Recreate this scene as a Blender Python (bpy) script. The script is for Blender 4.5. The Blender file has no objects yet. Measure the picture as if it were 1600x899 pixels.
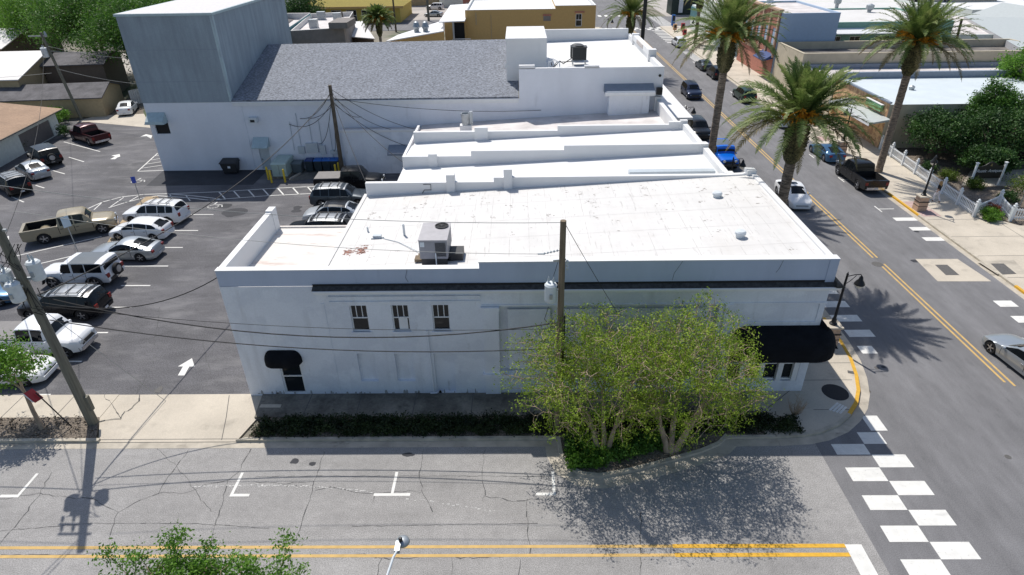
import bpy, bmesh, math, random
from mathutils import Vector, Matrix, noise
R_ = math.radians
PI = math.pi
random.seed(7)
SC = bpy.context.scene
COL = SC.collection

# ---------------------------------------------------------------- camera
CAM_F, CAM_YAW, CAM_PITCH, CAM_ROLL, CAM_H = 973.26, -0.0162332, 0.530005, -0.0166131, 20.2
def cam_axes():
    y, t, r = CAM_YAW, CAM_PITCH, CAM_ROLL
    f = Vector((math.sin(y)*math.cos(t), math.cos(y)*math.cos(t), -math.sin(t)))
    rt = Vector((math.cos(y), -math.sin(y), 0)); up = rt.cross(f)
    return rt*math.cos(r)+up*math.sin(r), -rt*math.sin(r)+up*math.cos(r), f
RT, UP, FW = cam_axes()
cd = bpy.data.cameras.new('camera'); cam = bpy.data.objects.new('camera', cd); COL.objects.link(cam)
cam.matrix_world = Matrix(((RT.x, UP.x, -FW.x, 0), (RT.y, UP.y, -FW.y, 0), (RT.z, UP.z, -FW.z, CAM_H), (0, 0, 0, 1)))
cd.sensor_width = 36; cd.lens = 36*CAM_F/1600; cd.clip_end = 3000; cd.clip_start = 0.1
SC.camera = cam
def gp(px, py, z=0.0):
    "surveyed point: a pixel of the photograph dropped on the level z"
    v = RT*((px-800)/CAM_F)+UP*(-(py-449.5)/CAM_F)+FW
    t = (z-CAM_H)/v.z
    return Vector((v.x*t, v.y*t, z))
def gy(px, py, Y):
    v = RT*((px-800)/CAM_F)+UP*(-(py-449.5)/CAM_F)+FW
    t = Y/v.y
    return Vector((v.x*t, Y, CAM_H+v.z*t))

# ---------------------------------------------------------------- light
SUN = Vector((-2.2, 4.0, 7.1)).normalized()
W = bpy.data.worlds.new("World"); SC.world = W; W.use_nodes = True
nt = W.node_tree; nt.nodes.clear()
sky = nt.nodes.new('ShaderNodeTexSky'); sky.sky_type = 'NISHITA'; sky.sun_disc = False
sky.sun_elevation = math.asin(SUN.z); sky.sun_rotation = math.atan2(SUN.x, SUN.y) % (2*PI)
sky.air_density = 1.0; sky.dust_density = 1.2; sky.ozone_density = 1.0
bg = nt.nodes.new('ShaderNodeBackground'); bg.inputs[1].default_value = 0.118
wo = nt.nodes.new('ShaderNodeOutputWorld')
nt.links.new(sky.outputs[0], bg.inputs[0]); nt.links.new(bg.outputs[0], wo.inputs[0])
sl = bpy.data.lights.new('sun', 'SUN'); sl.energy = 4.5; sl.angle = R_(0.5); sl.color = (1.0, 0.955, 0.89)
so = bpy.data.objects.new('sun', sl); COL.objects.link(so)
so.rotation_euler = SUN.to_track_quat('Z', 'Y').to_euler(); so.location = (0, 0, 60)
SC.view_settings.view_transform = 'Standard'; SC.view_settings.look = 'None'
SC.view_settings.exposure = 0.0; SC.view_settings.gamma = 1.0; SC.view_settings.use_curve_mapping = False
SC.render.engine = 'CYCLES'; SC.cycles.max_bounces = 6; SC.cycles.transparent_max_bounces = 8

# ---------------------------------------------------------------- materials
def srgb(r, g, b):
    f = lambda c: (c/255/12.92) if c/255 <= 0.04045 else ((c/255+0.055)/1.055)**2.4
    return (f(r), f(g), f(b))
class NM:
    "small node material helper"
    def __init__(s, name, col, rough=0.7, metal=0.0, spec=0.5):
        s.m = bpy.data.materials.new(name); s.m.use_nodes = True; s.t = s.m.node_tree
        s.b = s.t.nodes['Principled BSDF']
        s.b.inputs['Base Color'].default_value = (*col, 1); s.b.inputs['Roughness'].default_value = rough
        s.b.inputs['Metallic'].default_value = metal; s.b.inputs['Specular IOR Level'].default_value = spec
        s.col = None; s.base = col; s._p = None
    def n(s, k, **kw):
        x = s.t.nodes.new(k)
        for a, v in kw.items(): setattr(x, a, v)
        return x
    def L(s, a, b): s.t.links.new(a, b)
    def pos(s):
        if s._p is None: s._p = s.n('ShaderNodeNewGeometry').outputs['Position']
        return s._p
    def noise(s, scale, detail=3, rough=.6, stretch=None, vec=None):
        x = s.n('ShaderNodeTexNoise'); x.inputs['Scale'].default_value = scale
        x.inputs['Detail'].default_value = detail; x.inputs['Roughness'].default_value = rough
        v = vec or s.pos()
        if stretch:
            mp = s.n('ShaderNodeMapping'); mp.inputs['Scale'].default_value = stretch; s.L(v, mp.inputs[0]); v = mp.outputs[0]
        s.L(v, x.inputs['Vector']); return x.outputs['Fac']
    def ramp(s, fac, stops):
        r = s.n('ShaderNodeValToRGB'); e = r.color_ramp.elements
        while len(e) < len(stops): e.new(0.5)
        for i, (p, c) in enumerate(stops):
            e[i].position = p; e[i].color = (c, c, c, 1) if not hasattr(c, '__len__') else (*c, 1)
        s.L(fac, r.inputs[0]); return r.outputs[0]
    def mix(s, fac, a, b, mode='MIX'):
        x = s.n('ShaderNodeMix'); x.data_type = 'RGBA'; x.blend_type = mode
        if isinstance(fac, (int, float)): x.inputs[0].default_value = fac
        else: s.L(fac, x.inputs[0])
        for i, v in ((6, a), (7, b)):
            if hasattr(v, 'default_value') or hasattr(v, 'links'): s.L(v, x.inputs[i])
            else: x.inputs[i].default_value = (*v, 1)
        return x.outputs[2]
    def cur(s): return s.col if s.col is not None else s.base
    def vary(s, scale, lo, hi, stretch=None, detail=3, a=.3, b=.7):
        "multiply by noise between lo and hi"
        r = s.ramp(s.noise(scale, detail, stretch=stretch), [(a, lo), (b, hi)])
        s.col = s.mix(1.0, s.cur(), r, 'MULTIPLY'); return s
    def patch(s, scale, col, a, b, amount=1.0, stretch=None, detail=4):
        r = s.ramp(s.noise(scale, detail, stretch=stretch), [(a, 0.0), (b, amount)])
        s.col = s.mix(r, s.cur(), col); return s
    def bump(s, scale, strength, dist=.02, stretch=None, detail=3):
        b = s.n('ShaderNodeBump'); b.inputs['Strength'].default_value = strength; b.inputs['Distance'].default_value = dist
        s.L(s.noise(scale, detail, stretch=stretch), b.inputs['Height']); s.L(b.outputs[0], s.b.inputs['Normal']); return s
    def done(s):
        if s.col is not None: s.L(s.col, s.b.inputs['Base Color'])
        return s.m
MATS = {}
def M(name, col=None, rough=.7, metal=0., var=.1, scale=3., spec=.5):
    if name not in MATS:
        n = NM(name, col, rough, metal, spec)
        if var: n.vary(scale, 1-var, 1+var*.6)
        MATS[name] = n.done()
    return MATS[name]
def setup_mats():
    n = NM('side_asphalt', (.315, .305, .295), .9)
    n.vary(.25, .84, 1.08, detail=5).vary(1.3, .93, 1.05, stretch=(.15, 1, 1), detail=4).vary(26, .66, 1.26, detail=4, a=.36, b=.64).vary(3.5, .90, 1.08, detail=5)
    n.patch(.5, (.17, .165, .16), .60, .74, .45, stretch=(.4, 1, 1)); n.patch(9, (.10, .1, .1), .70, .76, .5); n.bump(40, .4, .01); MATS['side_asphalt'] = n.done()
    n = NM('avenue_asphalt', (.175, .173, .178), .9)
    n.vary(.22, .86, 1.10, detail=5).vary(.9, .94, 1.05, stretch=(1, .12, 1)).vary(26, .76, 1.20, detail=4, a=.36, b=.64).vary(2.5, .88, 1.10, detail=6, stretch=(1, .3, 1)).vary(.55, .88, 1.10, detail=2, stretch=(1.6, .03, 1))
    n.patch(2.5, (.09, .09, .09), .62, .76, .45, stretch=(1, .4, 1)); n.bump(46, .35, .01); MATS['avenue_asphalt'] = n.done()
    n = NM('lot_asphalt', (.098, .096, .102), .88)
    n.vary(.15, .75, 1.3, detail=5).vary(.8, .86, 1.2, stretch=(.35, 1, 1), detail=5).vary(16, .7, 1.3, detail=3, a=.38, b=.62)
    n.patch(.7, (.24, .235, .235), .50, .76, .6, stretch=(.5, 1.2, 1), detail=8).patch(2.2, (.05, .05, .055), .56, .74, .5, stretch=(.6, 1, 1), detail=6); n.patch(.33, (.045, .045, .05), .62, .70, .5, detail=6); n.bump(30, .4, .01); MATS['lot_asphalt'] = n.done()
    n = NM('seal_asphalt', (.035, .036, .042), .85); n.vary(1, .8, 1.3); MATS['seal_asphalt'] = n.done()
    n = NM('walk_concrete', (.55, .49, .40), .85)
    n.vary(.4, .84, 1.06, detail=5).vary(20, .90, 1.06).patch(.9, (.26, .23, .19), .57, .76, .6, detail=6); n.bump(15, .2, .01); MATS['walk_concrete'] = n.done()
    n = NM('dark_concrete', (.20, .185, .155), .9)
    n.vary(.6, .5, 1.25, detail=6, a=.35, b=.65).vary(8, .8, 1.15).patch(1.6, (.07, .065, .055), .5, .68, .75, detail=6); MATS['dark_concrete'] = n.done()
    n = NM('gutter_concrete', (.50, .45, .37), .9); n.vary(1.2, .7, 1.1, detail=5).patch(2, (.15, .13, .11), .58, .72, .6, stretch=(.5, 1, 1)); MATS['gutter_concrete'] = n.done()
    n = NM('kerb_concrete', (.52, .47, .38), .9); n.vary(2, .65, 1.1, detail=5); MATS['kerb_concrete'] = n.done()
    n = NM('mulch', (.17, .14, .11), .95); n.vary(14, .35, 1.7, detail=3, a=.35, b=.65).vary(1.2, .7, 1.2); n.bump(14, .8, .05); MATS['mulch'] = n.done()
    n = NM('tan_sand', (.42, .32, .20), .95); n.vary(2.5, .7, 1.15, detail=5); MATS['tan_sand'] = n.done()
    n = NM('far_ground', (.22, .20, .16), .95); n.vary(.06, .6, 1.4, detail=5).patch(.035, (.06, .09, .035), .5, .58, .9); MATS['far_ground'] = n.done()
    n = NM('far_lot', (.42, .39, .36), .95); n.vary(.1, .8, 1.15, detail=4); MATS['far_lot'] = n.done()
    n = NM('paint_white', (.74, .73, .69), .75); n.vary(2, .86, 1.04, detail=6).patch(9, (.30, .29, .29), .60, .74, .7, detail=6).patch(1.6, (.45, .44, .43), .60, .74, .5, stretch=(.4, 2, 1), detail=7).vary(.8, .94, 1.03, stretch=(.2, 3, 1)); MATS['paint_white'] = n.done()
    n = NM('paint_worn', (.62, .61, .58), .8); n.patch(7, (.3, .3, .3), .45, .6, .8, detail=5); MATS['paint_worn'] = n.done()
    n = NM('paint_yellow', (.56, .37, .13), .8); n.vary(3, .85, 1.1, detail=5).patch(14, (.34, .28, .17), .60, .75, .7); MATS['paint_yellow'] = n.done()
    n = NM('paint_yellow_fresh', (.68, .38, .03), .7); n.vary(5, .8, 1.05, detail=5); MATS['paint_yellow_fresh'] = n.done()
    n = NM('crack', (.085, .085, .085), .95); MATS['crack'] = n.done()
    # walls
    n = NM('wall_stucco', (.77, .80, .85), .85)  # white wall, with the blue of the shade mixed into its colour
    n.vary(.5, .92, 1.03, detail=6).patch(1.6, (.48, .49, .51), .56, .78, .55, stretch=(1, 1, .10), detail=7).patch(.7, (.64, .67, .73), .5, .58, .6, detail=6).patch(2.6, (.40, .38, .35), .66, .76, .5, stretch=(1, 1, .35), detail=6).vary(14, .96, 1.03); n.bump(22, .35, .02); MATS['wall_stucco'] = n.done()
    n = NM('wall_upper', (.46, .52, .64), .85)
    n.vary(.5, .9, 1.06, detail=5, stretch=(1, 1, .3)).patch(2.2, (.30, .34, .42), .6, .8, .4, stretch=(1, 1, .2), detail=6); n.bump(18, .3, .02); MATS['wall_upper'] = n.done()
    n = NM('wall_block', (.78, .80, .85), .85)
    n.vary(.4, .93, 1.04, detail=5, stretch=(1, 1, .4)).patch(1.5, (.45, .46, .48), .62, .8, .35, stretch=(1, 1, .15), detail=6)
    br = n.n('ShaderNodeTexBrick'); mp = n.n('ShaderNodeMapping'); mp.inputs['Rotation'].default_value = (PI/2, 0, 0)
    n.L(n.pos(), mp.inputs[0]); n.L(mp.outputs[0], br.inputs[0]); br.inputs['Scale'].default_value = 2.4
    br.inputs['Color1'].default_value = (1, 1, 1, 1); br.inputs['Color2'].default_value = (.96, .96, .96, 1); br.inputs['Mortar'].default_value = (.8, .8, .8, 1); br.inputs['Mortar Size'].default_value = .012
    n.col = n.mix(.7, n.cur(), br.outputs[0], 'MULTIPLY'); MATS['wall_block'] = n.done()
    n = NM('tower_stucco', (.30, .355, .40), .85)
    n.vary(.18, .85, 1.1, detail=5).vary(2.2, .84, 1.1, stretch=(1, 1, .12), detail=6).vary(16, .93, 1.05); n.bump(12, .3, .02); MATS['tower_stucco'] = n.done()
    # roofs
    n = NM('roof_white', (.67, .655, .63), .7)
    n.vary(.3, .93, 1.03, detail=5).patch(1.6, (.50, .475, .44), .60, .78, .7, detail=7).patch(3.5, (.33, .28, .23), .69, .76, .7, detail=6).patch(5, (.38, .36, .34), .60, .7, .55, stretch=(1.6, .16, 1), detail=5)
    n.vary(1.0, .955, 1.02, stretch=(2.2, .12, 1)).vary(2.0, .965, 1.01, stretch=(.1, 1.6, 1)); n.patch(.23, (.55, .52, .48), .54, .75, .5, detail=7); n.bump(6, .15, .02); MATS['roof_white'] = n.done()
    n = NM('roof_annex', (.68, .645, .60), .7)
    n.vary(.4, .93, 1.02, detail=5).patch(1.3, (.46, .31, .26), .56, .72, .8, stretch=(.35, 1.6, 1), detail=7).patch(2.4, (.28, .13, .09), .64, .72, .8, stretch=(.3, 1.6, 1), detail=6); MATS['roof_annex'] = n.done()
    n = NM('roof_clean', (.74, .74, .735), .6); n.vary(.4, .94, 1.02, detail=4).patch(1.2, (.68, .67, .66), .64, .82, .4, detail=6); MATS['roof_clean'] = n.done()
    n = NM('roof_dirty', (.64, .60, .58), .8); n.vary(.6, .75, 1.15, detail=6).patch(.9, (.36, .31, .30), .58, .78, .6, stretch=(.4, 1, 1), detail=6); MATS['roof_dirty'] = n.done()
    n = NM('rust_stain', (.24, .12, .09), .9); n.vary(6, .4, 1.7, detail=5, a=.35, b=.65); MATS['rust_stain'] = n.done()
    n = NM('shingle_grey', (.20, .215, .245), .9)
    n.vary(.3, .95, 1.05).vary(4.5, .55, 1.5, stretch=(1, 2.4, 1), detail=3, a=.36, b=.64).vary(13, .75, 1.25); MATS['shingle_grey'] = n.done()
    n = NM('shingle_brown', (.33, .22, .145), .9); n.vary(4, .8, 1.2, stretch=(1, 2, 1), detail=4).vary(.5, .85, 1.1); MATS['shingle_brown'] = n.done()
    n = NM('shingle_dark', (.11, .105, .11), .9); n.vary(.7, .6, 1.4, detail=5).vary(8, .8, 1.2); MATS['shingle_dark'] = n.done()
    n = NM('brick_stone', (.42, .24, .13), .85); n.patch(2.2, (.62, .42, .22), .45, .55, 1, detail=5).patch(3.1, (.22, .12, .08), .58, .66, .9, detail=5); MATS['brick_stone'] = n.done()
    n = NM('red_brick', (.42, .17, .12), .85); n.vary(3, .8, 1.2, stretch=(1, 1, 4)).vary(.7, .9, 1.1); MATS['red_brick'] = n.done()
    n = NM('bark_grey', (.38, .29, .205), .9); n.vary(5, .65, 1.25, stretch=(1, 1, .4)); MATS['bark_grey'] = n.done()
    n = NM('bark_dark', (.11, .085, .06), .9); n.vary(6, .6, 1.4, stretch=(1, 1, .4)); MATS['bark_dark'] = n.done()
    n = NM('pole_wood', (.20, .155, .105), .9); n.vary(6, .6, 1.3, stretch=(3, 3, .15), detail=5); n.bump(14, .4, .02, stretch=(3, 3, .2)); MATS['pole_wood'] = n.done()
    n = NM('pole_concrete', (.155, .15, .12), .9); n.vary(5, .7, 1.3, stretch=(3, 3, .15), detail=5); MATS['pole_concrete'] = n.done()
    n = NM('palm_trunk', (.21, .165, .125), .95)
    n.vary(7, .45, 1.5, stretch=(.35, .35, 2.2), detail=3, a=.38, b=.62).vary(12, .8, 1.2); n.bump(7, .9, .06, stretch=(.35, .35, 2.2)); MATS['palm_trunk'] = n.done()
    n = NM('palm_boot', (.075, .07, .028), .95); n.vary(7, .3, 1.9, detail=4, a=.36, b=.64); n.bump(9, 1, .15); MATS['palm_boot'] = n.done()
def leafmat(name, c1, c2, c3, trans=.35, scale=1.2):
    n = NM(name, c1, .6)
    n.col = n.ramp(n.noise(scale, 5, .7), [(.34, c1), (.5, c2), (.66, c3)])
    n.vary(16, .7, 1.3, detail=1, a=.35, b=.65)
    n.L(n.col, n.b.inputs['Base Color'])
    tr = n.n('ShaderNodeBsdfTranslucent'); n.L(n.col, tr.inputs[0]); mx = n.n('ShaderNodeMixShader'); mx.inputs[0].default_value = trans
    out = [x for x in n.t.nodes if x.type == 'OUTPUT_MATERIAL'][0]
    n.L(n.b.outputs[0], mx.inputs[1]); n.L(tr.outputs[0], mx.inputs[2]); n.L(mx.outputs[0], out.inputs[0])
    n.b.inputs['Specular IOR Level'].default_value = .35
    MATS[name] = n.m
setup_mats()
leafmat('leaf_lime', (.11, .19, .016), (.24, .36, .03), (.42, .49, .075), .42, 1.5)
leafmat('leaf_fresh', (.06, .15, .015), (.12, .26, .028), (.20, .36, .045), .38, 1.5)
leafmat('leaf_oak', (.03, .085, .012), (.075, .18, .024), (.16, .30, .045), .3, .45)
leafmat('leaf_dark', (.018, .048, .012), (.038, .095, .02), (.075, .165, .03), .25, .8)
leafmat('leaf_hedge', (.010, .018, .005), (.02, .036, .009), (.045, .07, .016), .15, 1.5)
leafmat('leaf_palm', (.07, .13, .025), (.14, .20, .05), (.26, .29, .10), .3, .8)
leafmat('leaf_palm_old', (.09, .08, .025), (.14, .115, .04), (.24, .19, .09), .2, 1.0)
leafmat('leaf_shrub', (.06, .10, .01), (.10, .16, .015), (.16, .22, .03), .3, 1.4)
leafmat('leaf_red', (.13, .04, .025), (.2, .06, .03), (.3, .1, .05), .3, 1.4)
M('black', (.012, .012, .013), .5); M('black_metal', (.015, .016, .018), .4, .3); M('black_fabric', (.008, .009, .012), .95, var=.35, scale=2, spec=.2)
M('dark_hole', (.006, .006, .007), .9); M('glass_dark', (.012, .015, .018), .06, var=0, spec=.35); M('glass_car', (.007, .009, .011), .05, var=0, spec=.3)
M('trim_white', (.76, .77, .78), .6, var=.04); M('tyre', (.012, .012, .013), .85); M('rim', (.45, .46, .48), .3, .8, var=0); M('rim_dark', (.05, .05, .055), .35, .7, var=0)
M('lamp_red', (.20, .012, .01), .2, var=0); M('lamp_clear', (.65, .68, .70), .12, .3, var=0); M('plate', (.6, .6, .6), .5, var=0); M('chrome', (.6, .6, .62), .2, .9, var=0)
M('plastic_black', (.025, .026, .028), .55); M('galv', (.38, .41, .43), .45, .6); M('can_grey', (.50, .55, .58), .45, .1, var=.06); M('steel_white', (.62, .66, .68), .5)
M('wire', (.012, .012, .013), .7, var=0); M('wire_light', (.35, .35, .33), .7, var=0); M('bollard_yellow', (.75, .52, .03), .6); M('fence_white', (.75, .78, .80), .6, var=.04)
M('skin', (.45, .28, .2), .6, var=0); M('orange_fruit', (.75, .33, .02), .7, var=.35, scale=6); M('pink_paver', (.46, .33, .30), .9, var=.18, scale=4); M('pedestal', (.52, .36, .26), .85, var=.2, scale=8)

# ---------------------------------------------------------------- mesh builder
class MB:
    def __init__(s): s.v = []; s.f = []
    def face(s, pts):
        i = len(s.v); s.v += [Vector(p) for p in pts]; s.f.append(tuple(range(i, i+len(pts)))); return s
    def hexa(s, b, t):
        "b, t: four corners counter-clockwise bottom and top"
        i = len(s.v); s.v += [Vector(p) for p in b]+[Vector(p) for p in t]
        s.f += [(i+3, i+2, i+1, i), (i+4, i+5, i+6, i+7)]+[(i+k, i+(k+1) % 4, i+4+(k+1) % 4, i+4+k) for k in range(4)]; return s
    def box(s, x0, x1, y0, y1, z0, z1):
        return s.hexa([(x0, y0, z0), (x1, y0, z0), (x1, y1, z0), (x0, y1, z0)], [(x0, y0, z1), (x1, y0, z1), (x1, y1, z1), (x0, y1, z1)])
    def prism(s, pts, z0, z1):
        n = len(pts); i = len(s.v)
        zb = z0 if hasattr(z0, '__len__') else [z0]*n; zt = z1 if hasattr(z1, '__len__') else [z1]*n
        s.v += [Vector((p[0], p[1], zb[k])) for k, p in enumerate(pts)]+[Vector((p[0], p[1], zt[k])) for k, p in enumerate(pts)]
        s.f.append(tuple(range(i+n-1, i-1, -1))); s.f.append(tuple(range(i+n, i+2*n)))
        s.f += [(i+k, i+(k+1) % n, i+n+(k+1) % n, i+n+k) for k in range(n)]; return s
    def beam(s, a, b, w, h, up=(0, 0, 1)):
        a = Vector(a); b = Vector(b); d = (b-a).normalized(); u = Vector(up)
        sd = d.cross(u)
        if sd.length < 1e-4: sd = d.cross(Vector((0, 1, 0)))
        sd.normalize(); u = sd.cross(d); o = [(-w/2, -h/2), (w/2, -h/2), (w/2, h/2), (-w/2, h/2)]
        return s.hexa([a+sd*x+u*y for x, y in o], [b+sd*x+u*y for x, y in o])
    def tube(s, pts, rad, n=6, cap=True):
        pts = [Vector(p) for p in pts]; m = len(pts)
        rad = rad if hasattr(rad, '__len__') else [rad]*m
        d = (pts[1]-pts[0]).normalized(); u = d.orthogonal().normalized(); i0 = len(s.v)
        for k, p in enumerate(pts):
            if k: 
                nd = ((pts[k+1]-pts[k-1]) if k < m-1 else (p-pts[k-1])).normalized()
                u = (u-nd*u.dot(nd)); u = u.normalized() if u.length > 1e-6 else nd.orthogonal().normalized(); d = nd
            w = d.cross(u)
            for j in range(n):
                a = 2*PI*j/n; s.v.append(p+(u*math.cos(a)+w*math.sin(a))*rad[k])
        for k in range(m-1):
            for j in range(n):
                a = i0+k*n+j; b = i0+k*n+(j+1) % n; s.f.append((a, b, b+n, a+n))
        if cap:
            s.f.append(tuple(i0+j for j in range(n-1, -1, -1))); s.f.append(tuple(i0+(m-1)*n+j for j in range(n)))
        return s
    def lathe(s, c, prof, n=16, ax='z'):
        "prof: (radius, height) pairs"
        i0 = len(s.v); c = Vector(c)
        for r, h in prof:
            for j in range(n):
                a = 2*PI*j/n; x, y = r*math.cos(a), r*math.sin(a)
                s.v.append(c+(Vector((x, y, h)) if ax == 'z' else Vector((x, h, y)) if ax == 'y' else Vector((h, x, y))))
        for k in range(len(prof)-1):
            for j in range(n):
                a = i0+k*n+j; b = i0+k*n+(j+1) % n; s.f.append((a, b, b+n, a+n) if ax != 'y' else (b, a, a+n, b+n))
        s.f.append(tuple(i0+j for j in range(n-1, -1, -1))); s.f.append(tuple(i0+(len(prof)-1)*n+j for j in range(n)))
        return s
    def build(s, name, mat, parent=None, world=True, smooth=None):
        me = bpy.data.meshes.new(name); vs = s.v
        if parent is not None and world:
            inv = wmat(parent).inverted(); vs = [inv @ p for p in vs]
        me.from_pydata([tuple(p) for p in vs], [], s.f); me.validate()
        me.materials.append(MATS[mat] if isinstance(mat, str) else mat)
        if smooth is not None:
            me.polygons.foreach_set('use_smooth', [True]*len(me.polygons)); me.set_sharp_from_angle(angle=R_(smooth))
        o = bpy.data.objects.new(name, me); COL.objects.link(o)
        if parent is not None: o.parent = parent
        return o
def wmat(o):
    m = o.matrix_basis.copy()
    while o.parent is not None: o = o.parent; m = o.matrix_basis @ m
    return m
LABELS = {}
def tag(o, label=None, cat=None, group=None, kind=None):
    if label: o['label'] = label
    if cat: o['category'] = cat
    if group: o['group'] = group
    if kind: o['kind'] = kind
    return o
def thing(name, label, cat, loc=(0, 0, 0), rz=0, group=None):
    o = bpy.data.objects.new(name, None); o.empty_display_size = .3; COL.objects.link(o)
    o.location = loc; o.rotation_euler = (0, 0, rz); return tag(o, label, cat, group)
def solo(mb, name, mat, label, cat, group=None, smooth=None):
    "a thing that is one mesh; origin moved to its base centre"
    c = sum(mb.v, Vector())/len(mb.v); c.z = min(p.z for p in mb.v); mb.v = [p-c for p in mb.v]
    o = mb.build(name, mat, smooth=smooth); o.location = c; return tag(o, label, cat, group)
def struct(mb, name, mat): return tag(mb.build(name, mat), kind='structure')
def kids(o): return [c for c in COL.objects if c.parent == o]
def copy_tree(o, parent=None, table=None):
    if table is None:
        table = {}
        for c in COL.objects:
            if c.parent is not None: table.setdefault(c.parent.name, []).append(c)
    c = o.copy(); COL.objects.link(c); c.parent = parent
    for ch in table.get(o.name, []): copy_tree(ch, c, table)
    return c
def text_part(txt, size, mat, parent, M4, name='lettering', ext=.004, align='CENTER', shear=0):
    cu = bpy.data.curves.new(name, 'FONT'); cu.body = txt; cu.size = size; cu.extrude = ext; cu.align_x = align; cu.align_y = 'CENTER'; cu.shear = shear
    o = bpy.data.objects.new(name, cu); COL.objects.link(o); bpy.context.view_layer.update()
    me = bpy.data.meshes.new_from_object(o.evaluated_get(bpy.context.evaluated_depsgraph_get()))
    bpy.data.objects.remove(o); me.materials.clear(); me.materials.append(MATS[mat])
    q = bpy.data.objects.new(name, me); COL.objects.link(q); q.parent = parent; q.matrix_basis = M4; return q
# ================================================================ ground, streets, pavements
struct(MB().face([(-900, -300, -.06), (900, -300, -.06), (900, 2500, -.06), (-900, 2500, -.06)]), 'ground', 'far_ground')
struct(MB().face([(-140, 9.2, 0), (13.05, 9.2, 0), (13.05, 20.75, 0), (-140, 20.75, 0)]), 'side_street', 'side_asphalt')
AVE = [(12.9, -40, 0), (31.05, -40, 0), (31.05, 300, 0), (17.2, 300, 0), (17.2, 24, 0), (13.2, 20.9, 0), (13.05, 20.7, 0), (13.05, 9.2, 0)]
struct(MB().face(AVE), 'avenue', 'avenue_asphalt')
struct(MB().face([(-140, 147, .008), (120, 147, .008), (120, 164, .008), (-140, 164, .008)]), 'cross_street', 'avenue_asphalt')
struct(MB().face([(-80, 24.1, 0), (-13.3, 24.1, 0), (-13.3, 30, 0), (-8, 30, 0), (-8, 57.5, 0), (-31, 57.5, 0), (-31, 75, 0), (-48, 77.5, 0), (-80, 72, 0)]), 'parking_lot', 'lot_asphalt')
struct(MB().face([(-34, 53.3, .005), (-24.2, 53.3, .005), (-24.2, 57.3, .005), (-34.4, 57.3, .005)]), 'fresh_asphalt', 'seal_asphalt')
struct(MB().face([tuple(gp(x, y, .006)) for x, y in ((455, 283), (500, 278), (518, 262), (452, 266))]), 'service_pad', 'dark_concrete')
# alley of pale concrete far left and the pale lots behind
struct(MB().face([tuple(gp(x, y, .01)) for x, y in ((150, 192), (236, 200), (225, 178), (150, 181), (120, 190))]), 'alley', 'walk_concrete')
struct(MB().face([tuple(gp(x, y, .006)) for x, y in ((150, 182), (225, 178), (215, 150), (186, 158), (160, 172))]), 'gravel_drive', 'mulch')
struct(MB().face([(-75, 104, -.02), (13, 104, -.02), (13, 126, -.02), (-75, 126, -.02)]), 'back_lot', 'far_lot')
struct(MB().face([(-90, 164, -.02), (13, 164, -.02), (13, 300, -.02), (-90, 300, -.02)]), 'far_parking', 'far_lot')
struct(MB().face([(36, 95, -.02), (190, 95, -.02), (190, 250, -.02), (36, 250, -.02)]), 'far_yard', 'far_lot')
# pavements (0.12 high)
K = .12
def slab(name, pts, mat, z1=K, z0=-.04): return struct(MB().prism(pts, z0, z1), name, mat)
slab('pavement', [(-12.7, 22.3), (11.0, 22.3), (11.0, 24.02), (-12.9, 24.02)], 'dark_concrete')  # concrete darkened here to deepen the building's shade
slab('planting_bed', [(-12.5, 20.95), (11.3, 20.95), (11.3, 22.3), (-12.3, 22.3)], 'mulch', .10)
slab('kerb', [(-13.0, 20.78), (1.55, 20.78), (1.55, 20.95), (-12.6, 20.95)], 'kerb_concrete', .13)
slab('kerb', [(9.2, 20.78), (11.45, 20.82), (11.4, 20.95), (9.2, 20.95)], 'kerb_concrete', .13)
CORN = [(11.45, 20.82), (12.8, 20.92), (13.6, 21.12), (14.6, 21.6), (15.4, 22.25), (16.1, 23.05), (16.65, 24.0), (17.1, 25.2), (17.45, 26.6), (17.62, 28.2), (17.7, 30.5)]
def off(pts, d):
    out = []
    for i, p in enumerate(pts):
        a = Vector(pts[max(0, i-1)]); b = Vector(pts[min(len(pts)-1, i+1)]); t = (b-a).normalized(); n = Vector((t.y, -t.x)); out.append(tuple(Vector(p)+n*d))
    return out
ci = off(CORN, -.17); co = off(CORN, .45)
slab('corner_pavement', ci+[(17.53, 147), (13.7, 147), (13.7, 24.02), (11.0, 24.02), (11.0, 20.95)], 'walk_concrete')
m = MB()
for i in range(4): m.prism([CORN[i], CORN[i+1], ci[i+1], ci[i]], -.04, .135)
struct(m, 'kerb', 'kerb_concrete')
m = MB()
for i in range(4, len(CORN)-1): m.prism([CORN[i], CORN[i+1], ci[i+1], ci[i]], -.04, .135)
struct(m, 'kerb', 'paint_yellow_fresh')
slab('kerb', [(17.53, 30.5), (17.7, 30.5), (17.7, 147), (17.53, 147)], 'kerb_concrete', .135)
m = MB()
for i in range(len(CORN)-1): m.prism([co[i], co[i+1], CORN[i+1], CORN[i]], -.04, .006)
m.prism([(17.7, 30.5), (18.15, 30.5), (18.15, 147), (17.7, 147)], -.04, .006)
m.prism([(-140, 20.4), (1.5, 20.4), (1.5, 20.78), (-140, 20.78)], -.04, .006)
m.prism([(9.5, 20.35), (11.45, 20.38), (11.45, 20.82), (9.2, 20.78)], -.04, .006)
m.prism([(30.55, 24), (30.95, 24), (30.95, 147), (30.55, 147)], -.04, .006)
struct(m, 'gutter', 'gutter_concrete')
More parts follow.
